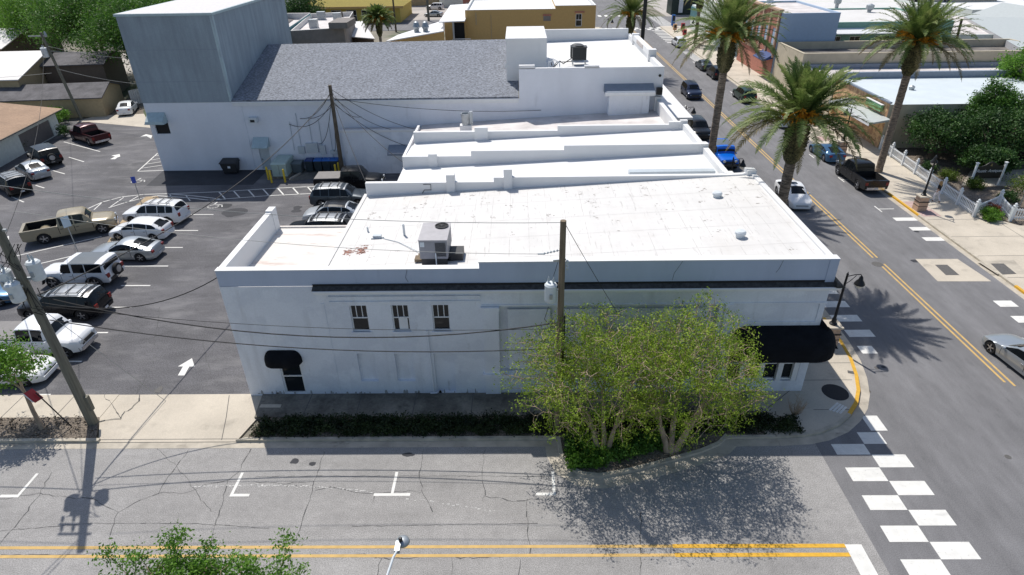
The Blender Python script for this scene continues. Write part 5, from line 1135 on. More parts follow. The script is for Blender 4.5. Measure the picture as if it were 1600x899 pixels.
# ---------------- palms
def palm(label, x, y, h, seed, R=4.4, nf=108, tr=.30):
    rnd = random.Random(seed); t = thing('date_palm', label, 'palm tree', (x, y, 0), 0, 'date palms along the avenue')
    m = MB(); pr = []; n = 26
    for k in range(n): z = (h-2.2)*k/(n-1); pr.append((Vector((x, y, z)), tr*(1.18 if k == 0 else 1.0)*(1+.05*(k % 2))))
    m.tube([p for p, _ in pr], [r for _, r in pr], 14); m.build('trunk', 'palm_trunk', t, smooth=50)
    m = MB(); zs = [(-2.5, tr*1.0), (-2.3, tr*1.5), (-1.9, tr*1.9), (-1.2, tr*2.15), (-.5, tr*2.0), (0, tr*1.4), (.3, tr*.7)]
    m.tube([Vector((x, y, h+a)) for a, _ in zs], [b for _, b in zs], 16)
    for k in range(260):
        a = rnd.uniform(0, 2*PI); zz = rnd.uniform(-2.2, .1); rr = lerp1([(a_, b_) for a_, b_ in zs], zz); p = Vector((x+rr*.92*math.cos(a), y+rr*.92*math.sin(a), h+zz)); d = Vector((math.cos(a)*.6, math.sin(a)*.6, .8))
        m.beam(p, p+d*rnd.uniform(.14, .26), .07, .05)
    m.build('boot', 'palm_boot', t)
    def frond(m, az, el, L, droop, dens=46, wl=.5):
        p = Vector((x, y, h+.1)); d = Vector((math.cos(az)*math.cos(el), math.sin(az)*math.cos(el), math.sin(el))); N = 12; pts = [p+Vector((d.x, d.y, 0))*tr*.8]
        for k in range(N):
            d = (d+Vector((0, 0, -droop/N*(1+k*.22)))).normalized(); pts.append(pts[-1]+d*L/N)
        m.tube(pts, [.035-.0024*k for k in range(N+1)], 3, False)
        tw = rnd.uniform(-.5, .5)
        for j in range(dens):
            f = .16+.84*(j+.5)/dens; q = f*N; k = min(N-1, int(q)); c = pts[k].lerp(pts[k+1], q-k); dr = (pts[k+1]-pts[k]).normalized(); sd = dr.cross(Vector((0, 0, 1)))
            if sd.length < .05: sd = Vector((math.sin(az), -math.cos(az), 0))
            sd.normalize(); up = sd.cross(dr); sd = (sd*math.cos(tw)+up*math.sin(tw)); up = sd.cross(dr)
            ll = wl*(math.sin(PI*min(1, .12+f*.9))**.6)*rnd.uniform(.8, 1.1)
            for s in (1, -1):
                e = (sd*s*.75+dr*.62+up*(.30 if rnd.random() < .5 else .05)+Vector((0, 0, -.10))).normalized()*ll; w_ = dr*.034
                m.face([c-w_, c+w_, c+e*.6+w_*.8, c+e, c+e*.6-w_*.8])
    g = MB(); o = MB()
    for k in range(nf):
        f = (k+.5)/nf; az = k*2.399+rnd.uniform(-.15, .15)
        el = R_(84-78*f+rnd.uniform(-6, 6)); frond(g if f < .9 else o, az, el, R*(.72+.33*min(1, f*2.2))*rnd.uniform(.92, 1.05), .28+.52*f, 46)
    g.build('crown', 'leaf_palm', t); o.build('dry_frond', 'leaf_palm_old', t)
    for k in range(8):
        az = rnd.uniform(-PI, 0) if k < 6 else rnd.uniform(0, PI); m = MB(); base = Vector((x, y, h+.1)); end = base+Vector((math.cos(az)*1.15, math.sin(az)*1.15, rnd.uniform(.3, 1.0)))
        m.tube([base, end], [.05, .03], 4, False)
        for j in range(40):
            q = base.lerp(end, rnd.uniform(.55, 1)); e = q+Vector((math.cos(az)*.4+rnd.gauss(0, .2), math.sin(az)*.4+rnd.gauss(0, .2), rnd.uniform(-.45, .1))); m.tube([q, e], [.02, .045], 3, False)
        m.build('fruit_cluster', 'orange_fruit', t)
    return t
palm('date palm nearest the corner building with its crown over the avenue', 16.4, 36.5, 9.9, 101, R=4.3)
palm('date palm behind the row of shops beside the blue off-roader', 16.35, 51.8, 12.1, 102, R=4.5)
palm('tall date palm on the right pavement by the picket fence', 32.7, 54.6, 11.1, 103, R=4.5)
palm('distant date palm on the left pavement beyond the theatre', 16.4, 98.2, 8.3, 104, R=4.6, nf=80)
palm('date palm whose dark crown top shows at the upper edge beyond the crossing', 33.0, 124.0, 8.2, 105, R=3.4, nf=60)
q = gy(591, 32, 108); palm('bushy palm behind the shingle roof beside the gable roof', q.x, q.y, q.z, 106, R=3.0, nf=110, tr=.22)
# ================================================================ poles and wires
def can(parent, c, r=.24, h=.75, mat='can_grey', lead=True):
    m = MB().lathe(c, [(r*.85, 0), (r*.98, .04), (r, .08), (r, h), (r*1.06, h+.01), (r*1.06, h+.04), (r*.8, h+.12), (.02, h+.15)], 18)
    T = m.build('transformer', mat, parent, smooth=35)
    c = Vector(c); b = MB()
    for dx, dy in ((-.09, .03), (.1, -.03)): b.lathe((c.x+dx, c.y+dy, c.z+h+.08), [(.04, 0), (.055, .05), (.035, .08), (.055, .13), (.035, .16), (.05, .21), (.02, .28), (.01, .33)], 10)
    b.build('bushing', 'can_grey', T, smooth=50)
    MB().box(c.x-.06, c.x+.06, c.y-r-.05, c.y-r+.02, c.z+.25, c.z+.45).build('bracket', 'galv', T)
def pole(label, base, top, r0, r1, mat, name='utility_pole'):
    t = thing(name, label, 'utility pole', base, 0, None); b = Vector(base); e = Vector(top)
    MB().tube([b+Vector((0, 0, -.2)), b.lerp(e, .5), e], [r0, (r0+r1)/2, r1], 14).build('pole', mat, t, smooth=50); return t
pL = Vector((-20.25, 22.0, 0)); pLt = Vector((-20.45, 22.0, 12.2))
t = pole('thick weathered utility pole with three grey transformers at the lot entrance', pL, pLt, .235, .15, 'pole_concrete')
for dx, dy, z in ((-.62, -.15, 7.55), (.52, .28, 7.75), (-.05, -.62, 7.2)): can(t, (pL.x-.1+dx*.9, pL.y+dy*.9, z), .26, .74, 'steel_white')
MB().beam((pL.x-.7, pL.y, 7.9), (pL.x+.5, pL.y+.1, 7.9), .08, .1).beam((pL.x-.1, pL.y-.5, 7.7), (pL.x-.1, pL.y+.3, 7.7), .06, .08).build('bracket', 'galv', t)
m = MB()
for z in (10.1, 10.9): m.beam((pL.x-1.15, pL.y, z), (pL.x+.15, pL.y, z), .08, .09)
m.build('crossarm', 'galv', t)
for x in (-.9, -.45):
    for z in (9.5, 10.3): MB().lathe((pL.x-.15+x, pL.y+.05, z), [(.03, 0), (.07, .06), (.03, .1), (.07, .18), (.03, .22), (.07, .3), (.03, .36), (.05, .45)], 10).build('fuse_cutout', 'steel_white', t)
rnd = random.Random(9)
for k in range(9):
    a = Vector((pL.x-.1+rnd.uniform(-.6, .5), pL.y+rnd.uniform(-.4, .3), 8.4+rnd.uniform(0, .2))); b_ = Vector((pL.x-.15+rnd.uniform(-1, .9), pL.y, 9.5)); MB().tube([a, a.lerp(b_, .5)+Vector((rnd.uniform(-.3, .3), rnd.uniform(-.2, .2), -.2)), b_], .014, 4).build('jumper_cable', 'wire', t)
for k in range(6):
    a = Vector((pL.x+rnd.uniform(-.6, .5), pL.y-.2, 7.6)); b_ = Vector((pL.x+rnd.uniform(-.2, .3), pL.y-.1, 6.2+rnd.uniform(0, .6))); MB().tube([a, a.lerp(b_, .5)+Vector((rnd.uniform(-.5, .5), -.2, -.3)), b_], .016, 4).build('jumper_cable', 'wire', t)
MB().box(pL.x+.15, pL.x+.32, pL.y-.1, pL.y+.1, .9, 1.7).build('ground_cover_strip', 'pole_concrete', t)
pR = Vector((1.72, 21.3, 0)); pRt = Vector((1.72, 21.3, 10.75)); pRt.z = gy(877, 345, 21.3).z; pR.x = pRt.x = gy(878, 420, 21.3).x
t = pole('brown wooden utility pole with one round transformer in front of the corner building', pR, pRt, .155, .115, 'pole_wood')
can(t, (pR.x-.42, pR.y-.05, gy(860, 470, 21.3).z), .24, .72, 'steel_white')
MB().tube([(pR.x-.2, pR.y, 7.6), pR+Vector((-.1, 0, 7.6))], .04).beam((pR.x-.35, pR.y, 8.9), (pR.x+.15, pR.y, 8.95), .05, .07).build('bracket', 'galv', t)
m = MB().tube([(pR.x-.12, pR.y, 9.35), (pR.x-.7, pR.y, 9.2)], .015)
for k in range(5): m.lathe((pR.x-.2-k*.12, pR.y, 9.34-k*.03), [(.02, -.035), (.06, 0), (.02, .035)], 10, 'x')
m.tube([(pR.x-.7, pR.y, 9.2), (pR.x-.95, pR.y, 9.2)], .03); m.build('insulator', 'can_grey', t); m = MB(); m.lathe((pR.x+.2, pR.y-.02, 8.5), [(.03, 0), (.06, .08), (.03, .14), (.06, .22), (.03, .3), (.06, .38), (.03, .45)], 10); m.build('insulator', 'can_grey', t)
MB().tube([(pR.x-.42, pR.y, 7.7), (pR.x-.3, pR.y, 8.3), (pR.x-.15, pR.y, 8.9)], .012, 4).build('jumper_cable', 'wire', t); MB().tube([(pR.x-.5, pR.y, 6.8), (pR.x-.65, pR.y, 6.2), (pR.x-.3, pR.y, 5.8), (pR.x, pR.y, 6.0)], .014, 4).build('jumper_cable', 'wire', t)
MB().tube([(pR.x+.17, pR.y-.03, 6.4), (pR.x+.17, pR.y-.03, .1)], .035).build('riser', 'black', t)
c5 = gp(537, 272)
pM = Vector((c5.x, c5.y-.3, 0)); pMt = pM+Vector((.1, 0, 8.2))
t = pole('dark wooden utility pole beside the recycling bins in the service yard', pM, pMt, .2, .15, 'bark_dark')
pFar = gp(128, 187); pFt = pFar+Vector((-.9, -.3, 10.1))
t = pole('pale leaning utility pole with a transformer by the long garage', pFar, pFt, .19, .14, 'pole_concrete'); can(t, (pFt.x-.3, pFt.y-.1, 7.4), .34, .95, 'steel_white'); MB().beam((pFt.x-1.6, pFt.y, 9.7), (pFt.x+.4, pFt.y, 9.7), .09, .1).build('crossarm', 'galv', t)
MB().lathe((pFt.x+.45, pFt.y, 9.7), [(.14, -.1), (.16, .1), (.1, .4), (.03, .5)], 10).build('insulator', 'galv', t)
pK = Vector((14.9, 80, 0)); t = pole('black power pole beside the tan building beyond the theatre', pK, pK+Vector((0, 0, 18)), .24, .22, 'black_metal')
pG = gp(1547+10, 0, 0)
t = pole('thin dark pole among the far grey roofs', Vector((gy(1503, 60, 96).x-.4, 96, 0)), Vector((gy(1503, 30, 96).x, 96, gy(1503, 30, 96).z)), .2, .16, 'bark_dark')
t = pole('tall dark pole in front of the far yellow building', gp(619, 50), gp(619, 50)+Vector((0, 0, 11)), .2, .17, 'bark_dark')
t = pole('pale concrete pole beside the far white cars', gp(670, 33), gp(670, 33)+Vector((0, 0, 12)), .3, .25, 'pole_concrete')
t = pole('dark short pole at the corner of the grey block building', gp(541, 70, 0), gp(541, 70, 0)+Vector((0, 0, 6)), .18, .15, 'bark_dark')
def wire(label, a, b, sag, r=.016, mat='wire', n=16, grp='overhead wires', off_=None):
    a = Vector(a); b = Vector(b); P = []
    for k in range(n+1):
        f = k/n; p = a.lerp(b, f); p.z -= sag*4*f*(1-f); P.append(p)
    m = MB(); m.tube(P, r, 5); solo(m, 'overhead_wire', mat, label, 'overhead wire', grp, smooth=60)
W_ = wire
W_('highest wire between the big left pole and the wooden pole', pLt+Vector((0, 0, -.1)), pRt+Vector((-.1, 0, -.08)), .5, .012, 'wire_light')
W_('wire from the insulator string across the roof to the upper left', (pR.x-.95, pR.y, 9.2), pL+Vector((.8, 0, 10.9)), .45, .010, 'wire_light')
W_('thin wire across the windows of the corner building', (pR.x, pR.y, 5.75), pL+Vector((.2, 0, 6.6)), .5, .011)
W_('thick twisted cable dipping below the second-floor windows', (pR.x, pR.y, 6.05), pL+Vector((.2, 0, 7.1)), 1.35, .026)
W_('lowest black cable running between the poles past the tree', (pR.x-.1, pR.y, 4.75), pL+Vector((.2, 0, 5.9)), .75, .022)
W_('guy wire slanting from the wooden pole top down over the tree', (pR.x+.1, pR.y, 10.4), (pR.x+2.9, 23.9, 4.6), .05, .012)
W_('black cable from the big left pole over the lot to the yard pole', pL+Vector((0, .2, 7.0)), pMt+Vector((0, 0, -.7)), 1.5, .03)
W_('black cable ending on the annex corner of the building', pL+Vector((.1, .1, 6.7)), (-13.55, 24.6, 6.6), .9, .024)
W_('pale cable crossing the left edge of the lot', pL+Vector((-.2, 0, 8.6)), (-60, 66, 8), 2.0, .02, 'wire_light')
W_('thin cable from the big left pole towards the far lot', pL+Vector((-.2, 0, 9.6)), pFt+Vector((0, 0, -.5)), 1.6, .014)
W_('wire leaving the big left pole along the street to the left, upper', pLt+Vector((-.2, 0, -.5)), (-58, 21.6, 11.4), .9, .014)
W_('wire leaving the big left pole along the street to the left, lower', pL+Vector((-.2, 0, 7.0)), (-58, 21.6, 6.8), 1.0, .024)
W_('guy wire slanting from the big left pole down to the apron', pL+Vector((.2, 0, 6.3)), (-17.6, 23.6, .03), .0, .012, 'wire_light')
W_('cable from the big left pole across the side street, left', pLt+Vector((0, -.1, -1.2)), (-28, -12, 11), .9, .02)
W_('cable from the big left pole across the side street, right', pLt+Vector((.1, -.1, -1.2)), (-25.6, -12, 11), .9, .02)
for i, (x, y, z, s) in enumerate(((-20.2, 57.2, 4.9, .7), (-18.9, 57.2, 2.5, 1.2), (-17.6, 57.2, 1.9, 1.6), (-21.3, 57.2, 4.4, 1.0), (-19.4, 57.2, 4.9, .3))):
    W_(['service cable from the yard pole to the highest wall bracket', 'service cable from the yard pole to the meter boxes', 'slack service cable hanging behind the yard pole', 'service cable from the yard pole to the leftmost conduit', 'taut service cable from the yard pole to the wall conduits'][i], pMt+Vector((0, 0, -.5-.3*i)), (x, y, z), s, .025)
for i, (x, y, z) in enumerate(((-9.0, 56.0, 4.0), (-8.0, 42, 5.7), (-9.2, 36, 6.0), (-11.5, 56, 4.1), (2.0, 57.2, 5.4), (-14.5, 57.2, 5.0), (-10.2, 55.8, 2.6))):
    W_(['wire from the yard pole to the annex roof edge', 'wire from the yard pole to the middle shop roof edge', 'long wire from the yard pole to the corner building roof edge', 'wire from the yard pole down to the annex parapet', 'long wire along the theatre wall to the front block', 'short wire from the yard pole to the theatre wall', 'wire from the yard pole to the blue awning'][i], pMt+Vector((0, 0, -.3-.2*i)), (x, y, z), .5, .022)
W_('upper wire from the far pole towards the stage tower', pFt+Vector((.2, 0, -1.5)), (-34.4, 70, 8.2), .7, .02, 'wire_light'); W_('lower wire from the far pole towards the stage tower', pFt+Vector((.3, 0, -4)), (-34.4, 68, 5.6), .6, .02, 'wire_light'); W_('wire from the far pole to the left photo edge', pFt+Vector((-.5, 0, -4.5)), (-90, 70, 6.5), .7, .02, 'wire_light')
# ---------------------------------------------------------------- street lamps
def lamp(label, x, y, ang, h=3.0, ped=True, group='black pedestal street lamps'):
    t = thing('street_lamp', label, 'street lamp', (x, y, K), 0, group); z0 = K
    if ped:
        P = MB().box(x-.36, x+.36, y-.36, y+.36, z0, z0+.75).box(x-.33, x+.33, y-.33, y+.33, z0+.78, z0+1.15).build('pedestal', 'pedestal', t)
        MB().box(x-.40, x+.40, y-.40, y+.40, z0+.75, z0+.80).box(x-.37, x+.37, y-.37, y+.37, z0+.42, z0+.46).build('band', 'black_metal', P)
        MB().box(x-.42, x+.42, y-.42, y+.42, z0+1.15, z0+1.24).build('pedestal_cap', 'walk_concrete', t); zb = z0+1.24
    else: zb = z0
    MB().lathe((x, y, zb), [(.20, 0), (.20, .06), (.13, .12), (.11, .35), (.075, .42), (.065, 1.6), (.055, h-.1), (.05, h)], 12).build('post', 'black_metal', t, smooth=40)
    c, s = math.cos(ang), math.sin(ang); top = Vector((x, y, zb+h)); m = MB()
    pts = [top+Vector((0, 0, -.5)), top+Vector((c*.15, s*.15, -.3)), top+Vector((c*.35, s*.35, -.22)), top+Vector((c*.62, s*.62, -.1)), top+Vector((c*.75, s*.75, -.02))]
    m.tube([top+Vector((0, 0, -.08)), top+Vector((c*.4, s*.4, .0)), top+Vector((c*.72, s*.72, 0)), top+Vector((c*.8, s*.8, -.1))], .025, 8); m.tube([top+Vector((0, 0, -.55)), top+Vector((c*.25, s*.25, -.35)), top+Vector((c*.5, s*.5, -.05))], .018, 6); m.lathe(top, [(.05, 0), (.07, .05), (.03, .12), (.01, .2)], 8)
    m.build('arm', 'black_metal', t)
    q = top+Vector((c*.8, s*.8, -.72)); hd = MB().lathe(q, [(.26, .12), (.27, .16), (.20, .30), (.12, .40), (.09, .55), (.04, .62)], 14).build('lamp_head', 'black_metal', t, smooth=35)
    M('lamp_globe', (.75, .72, .62), .25, var=0); MB().lathe(q, [(.02, -.10), (.12, -.07), (.19, .0), (.23, .12)], 14).build('globe', 'lamp_globe', hd, smooth=60)
    return t
p = gp(1300, 527, .5); lamp('black street lamp on a stone pedestal at the corner beside the black awning', 16.75, 28.0, R_(5))
lamp('black street lamp on a pedestal in front of the picket fence near the person', 31.55, 45.9, R_(60))
lamp('black street lamp on a pedestal by the front of the steel blue coupe', 31.65, 60.0, R_(90))
lamp('black lamp beside the blue off-roader with its head over the street', 16.7, 47.2, R_(0), ped=False, h=3.9); lamp('black lamp near the theatre canopy above the parked black suv', 16.7, gp(1083, 168, 4).y, R_(0), ped=False, h=3.9); lamp('distant black lamp in front of the far crossing', 17.0, 109.5, R_(0), ped=False, h=4.0); lamp('distant black lamp at the newspaper boxes', 32.2, 121.0, R_(180), ped=False, h=4.6); lamp('tall distant black lamp at the tan building corner', 14.9, 112, R_(20), ped=False, h=6.0)
# cobra-style lamp by the camera
t = thing('street_light', 'grey street light on a long arm rising from the bottom edge of the frame', 'street light', (-3.4, 5.0, 0))
MB().lathe((-3.4, 5.0, 0), [(.14, 0), (.13, 3), (.09, 8.2)], 10).build('pole', 'galv', t)
hd = gp(628, 851, 8.6); a0 = Vector((-3.4, 5.0, 7.6)); 
MB().tube([a0, a0.lerp(hd, .35)+Vector((0, 0, .35)), hd+Vector((-.12, -.35, .05)), hd+Vector((-.05, -.1, .03))], [.035, .03, .026, .026], 8).build('arm', 'steel_white', t)
h_ = MB().lathe(hd+Vector((0, .1, -.02)), [(.02, -.09), (.12, -.08), (.155, -.03), (.14, .03), (.08, .06), (.02, .08)], 18).build('lamp_head', 'galv', t, smooth=50)
MB().lathe(hd+Vector((-.03, .05, .07)), [(.045, 0), (.045, .06), (.02, .08)], 10).build('photocell', 'black', h_); MB().box(hd.x-.13, hd.x-.02, hd.y-.2, hd.y+.05, hd.z-.04, hd.z+.06).build('neck', 'galv', h_)
# ---------------------------------------------------------------- picket fence
t = thing('picket_fence', 'white picket fence with pointed posts around the garden corner', 'fence', (36.0, 50, K))
FP = [gp(1378, 240), gp(1400, 254), gp(1424, 271), gp(1447, 289), gp(1471, 305), gp(1495, 321), gp(1521, 341)]
FQ = [FP[-1], gp(1565, 322, .0)+Vector((0, 0, 0)), gp(1578, 349), gp(1606, 347), gp(1634, 345), gp(1662, 343)]
# straighten the long run along the pavement
a, b_ = Vector((36.0, 61, K)), Vector((34.95, 44.5, K)); n = 7
L1 = [a.lerp(b_, i/n) for i in range(n+1)]
L2 = [L1[-1], Vector((38.0, 46.4, K)), Vector((37.15, 43.65, K)), Vector((39.5, 43.6, K)), Vector((41.9, 43.5, K)), Vector((44.3, 43.4, K)), Vector((46.7, 43.3, K))]
runs = list(zip(L1[:-1], L1[1:]))+list(zip(L2[:-1], L2[1:]))
for p in L1+L2[1:]:
    MB().box(p.x-.09, p.x+.09, p.y-.09, p.y+.09, K-.05, K+1.18).box(p.x-.12, p.x+.12, p.y-.12, p.y+.12, K+1.18, K+1.24).lathe((p.x, p.y, K+1.24), [(.05, 0), (.10, .06), (.10, .13), (.05, .2), (.01, .22)], 10).build('post', 'fence_white', t)
for a, b_ in runs:
    m = MB(); d = (b_-a); L = d.length; u_ = d.normalized()
    for z in (.28, .88): m.beam(a+Vector((0, 0, z)), b_+Vector((0, 0, z)), .04, .09)
    k = int(L/.19)
    for i in range(1, k):
        q = a+u_*L*i/k; dip = -.10*math.sin(PI*i/k); m.beam(q+Vector((0, 0, .10)), q+Vector((0, 0, 1.06+dip)), .07, .022, u_.cross(Vector((0, 0, 1))))
    m.build('picket_panel', 'fence_white', t)
# black garden sign
sc = Vector((39.9, 51.0, .1)); t = thing('garden_sign', 'black shop sign with curved top hung between two white posts in the garden', 'sign', sc, R_(3))
for s in (-1, 1): MB().box(s*1.25-.07, s*1.25+.07, -.07, .07, 0, 2.0).box(s*1.25-.11, s*1.25+.11, -.11, .11, 2.0, 2.06).build('post', 'fence_white', t, world=False)
m = MB(); pts = [(-1.15, .65), (1.15, .65), (1.15, 1.7), (.8, 1.72), (.5, 1.85), (.25, 2.05), (0, 2.1), (-.25, 2.05), (-.5, 1.85), (-.8, 1.72), (-1.15, 1.7)]
i = len(m.v); n = len(pts); m.v += [Vector((x, -.03, z)) for x, z in pts]+[Vector((x, .03, z)) for x, z in pts]; m.f += [tuple(range(n)), tuple(range(2*n-1, n-1, -1))]+[(k, k+n, (k+1) % n+n, (k+1) % n) for k in range(n)]
bd = m.build('board', 'black', t, world=False)
RX = Matrix.Rotation(PI/2, 4, 'X')
M('sign_gold', (.45, .33, .12), .5, var=0)
text_part('Rustic Antiques', .36, 'trim_white', bd, Matrix.Translation((0, -.04, 1.32)) @ RX, shear=.25)
text_part('&', .30, 'sign_gold', bd, Matrix.Translation((0, -.04, 1.83)) @ RX)
# back of the octagonal sign
so_ = Vector((39.2, 45.7, .1)); t = thing('stop_sign', 'octagonal road sign seen from its plain grey back beside the light green shrub', 'road sign', so_, R_(15))
MB().lathe((0, 0, 0), [(.03, 0), (.03, 1.9)], 8).build('post', 'galv', t, world=False)
M('sign_back', (.42, .42, .40), .5, .2, var=.05); m = MB(); P = [(.38*math.cos(PI/8+k*PI/4), .38*math.sin(PI/8+k*PI/4)) for k in range(8)]
m.v += [Vector((x, -.035, 1.75+z)) for x, z in P]+[Vector((x, -.05, 1.75+z)) for x, z in P]; m.f += [tuple(range(8))[::-1], tuple(range(8, 16))]+[(k, (k+1) % 8, (k+1) % 8+8, k+8) for k in range(8)]; m.build('plate', 'sign_back', t, world=False)
# lot signs
def lotsign(label, px, py, h, w, hh, ang, mat, txt=None, tm='trim_white', lean=0):
    c = gp(px, py); t = thing('parking_sign', label, 'sign', c, ang, 'small signs on thin posts'); MB().tube([(0, 0, -.05), (lean, 0, h)], .03, 8).build('post', 'galv', t, world=False)
    b = MB().box(lean-w/2, lean+w/2, -.05, -.032, h-hh, h+.05).build('plate', mat, t, world=False)
    if txt: text_part(txt, hh*.30, tm, b, Matrix.Translation((lean, -.054, h-hh/2)) @ RX)
M('sign_blue', (.02, .06, .40), .5, var=0); M('sign_red', (.35, .02, .03), .5, var=0); M('sign_pale', (.55, .66, .74), .5, var=0)
lotsign('small blue sign on a thin post at the tip of the tan island', 222, 321, 2.5, .32, .5, R_(25), 'sign_blue')
lotsign('pale sign on a thin post beside the boxy white off-roader', 131, 416, 3.7, .48, .7, R_(55), 'sign_pale')
cs = gp(116, 670); t = thing('parking_sign', 'leaning red and white sign in the gravel bed by the big utility pole', 'sign', cs, 0, 'small signs on thin posts')
e = Vector((-1.05, .1, 2.1)); MB().tube([(0, 0, -.05), tuple(e)], .028, 8).build('post', 'black_metal', t, world=False)
m = MB(); m.hexa([(-1.02, -.2, 1.75), (-1.0, -.2, 1.75), (-.92, .22, 1.7), (-.94, .22, 1.7)], [(-1.32, -.2, 2.3), (-1.3, -.2, 2.3), (-1.22, .22, 2.25), (-1.24, .22, 2.25)]); m.build('plate', 'sign_red', t, world=False)
m = MB(); m.hexa([(-1.075, -.24, 1.80), (-1.06, -.24, 1.80), (-1.045, -.15, 1.79), (-1.06, -.15, 1.79)], [(-1.33, -.24, 2.28), (-1.31, -.24, 2.28), (-1.295, -.15, 2.27), (-1.31, -.15, 2.27)]); m.build('plate_edge', 'trim_white', t, world=False)
# ---------------------------------------------------------------- service yard
def binn(x, y, body, lid, label, w=.62, h=1.05, cat='wheelie bin', grp='wheelie bins in the service yard'):
    t = thing('recycling_bin', label, cat, (x, y, 0), 0, grp)
    MB().hexa([(-w*.42, -w*.42, .08), (w*.42, -w*.42, .08), (w*.42, w*.42, .08), (-w*.42, w*.42, .08)], [(-w/2, -w/2, h), (w/2, -w/2, h), (w/2, w/2, h), (-w/2, w/2, h)]).build('bin_body', body, t, world=False)
    MB().hexa([(-w*.54, -w*.56, h), (w*.54, -w*.56, h), (w*.54, w*.54, h), (-w*.54, w*.54, h)], [(-w*.46, -w*.42, h+.09), (w*.46, -w*.42, h+.09), (w*.48, w*.5, h+.12), (-w*.48, w*.5, h+.12)]).build('lid', lid, t, world=False)
    for s in (-1, 1): MB().lathe((s*w*.4, w*.42, .12), [(.12, -.03), (.12, .03)], 12, 'x').build('wheel', 'tyre', t, world=False)
    MB().tube([(-w*.4, w*.6, h), (w*.4, w*.6, h)], .02).build('handle', 'plastic_black', t, world=False)
M('bin_blue', (.01, .12, .42), .45, var=0); M('bin_dblue', (.01, .04, .16), .45, var=0); M('bin_body', (.02, .035, .045), .6); M('bin_grey', (.12, .15, .16), .6)
c = gp(484, 262); y0 = 56.2; x0 = gp(484, 266).x
for i, (dx, bdy, ld, lb) in enumerate(((0, 'bin_body', 'bin_dblue', 'navy-lidded bin at the left of the bin row'), (.85, 'bin_body', 'bin_blue', 'bright blue-lidded bin second in the row'), (1.65, 'bin_body', 'bin_blue', 'blue-lidded bin third in the row'), (2.4, 'bin_body', 'bin_blue', 'blue-lidded bin next to the yard pole'))): binn(-19.9+dx, 56.75, bdy, ld, lb, .75, 1.1)
binn(-21.0, 56.5, 'bin_grey', 'bin_grey', 'grey utility bin between the green cabinet and the blue bins', .95, .95)
t = thing('rubbish_cart', 'black rubbish cart against the white theatre wall', 'bin', gp(372, 263), 0); q = Vector((-27.4, 56.6, 0)); MB().hexa([(q.x-.6, q.y-.4, .15), (q.x+.6, q.y-.4, .15), (q.x+.6, q.y+.3, .15), (q.x-.6, q.y+.3, .15)], [(q.x-.8, q.y-.5, 1.05), (q.x+.75, q.y-.5, 1.05), (q.x+.75, q.y+.4, 1.05), (q.x-.8, q.y+.4, 1.05)]).build('bin_body', 'plastic_black', t)
MB().hexa([(q.x-.88, q.y-.55, 1.05), (q.x+.8, q.y-.55, 1.05), (q.x+.8, q.y+.45, 1.05), (q.x-.88, q.y+.45, 1.05)], [(q.x-.8, q.y-.45, 1.15), (q.x+.7, q.y-.45, 1.15), (q.x+.7, q.y+.45, 1.3), (q.x-.8, q.y+.45, 1.3)]).build('lid', 'plastic_black', t); MB().box(q.x-.1, q.x+.15, q.y-.52, q.y-.5, .6, .8).build('sticker', 'trim_white', t)
for s in (-.55, .5): MB().lathe((q.x+s, q.y-.3, .12), [(.12, -.04), (.12, .04)], 10, 'x').build('wheel', 'tyre', t)
M('cabinet_green', (.42, .52, .47), .5)
t = thing('transformer_cabinet', 'pale green electrical cabinet behind yellow bollards', 'electrical cabinet', (-22.4, 54.9, 0))
MB().box(-22.95, -21.4, 54.7, 57.2, 0, .22).build('pad', 'dark_concrete', t); MB().box(-22.85, -21.5, 54.8, 57.1, .22, 1.35).build('cabinet', 'cabinet_green', t); MB().hexa([(-22.9, 54.75, 1.35), (-21.45, 54.75, 1.35), (-21.45, 57.15, 1.35), (-22.9, 57.15, 1.35)], [(-22.85, 54.9, 1.48), (-21.5, 54.9, 1.48), (-21.5, 57.1, 1.52), (-22.85, 57.1, 1.52)]).build('lid', 'cabinet_green', t)
MB().box(-22.19, -22.17, 54.785, 54.798, .3, 1.3).build('door_seam', 'plastic_black', t)
for i, (px, py, lb) in enumerate(((425, 286, 'yellow bollard at the left front of the green cabinet'), (420, 281, 'yellow bollard just behind the left front bollard'), (446, 285, 'yellow bollard at the right front of the green cabinet'), (526, 277, 'short yellow bollard left of the yard pole foot'), (531, 274, 'yellow bollard touching the yard pole foot'))):
    q = gp(px, py); t = thing('bollard', lb, 'bollard', q, 0, 'yellow bollards'); MB().lathe(q, [(.09, -.02), (.09, 1.15), (.07, 1.22), (.02, 1.26)], 12).build('post', 'bollard_yellow', t, smooth=40)
t = thing('wheel_stop', 'pale concrete wheel stop beside the green cabinet', 'wheel stop', (-21.0, 54.8, 0)); MB().beam((-21.2, 54.4, .08), (-20.7, 56.0, .08), .16, .15).build('block', 'gutter_concrete', t)
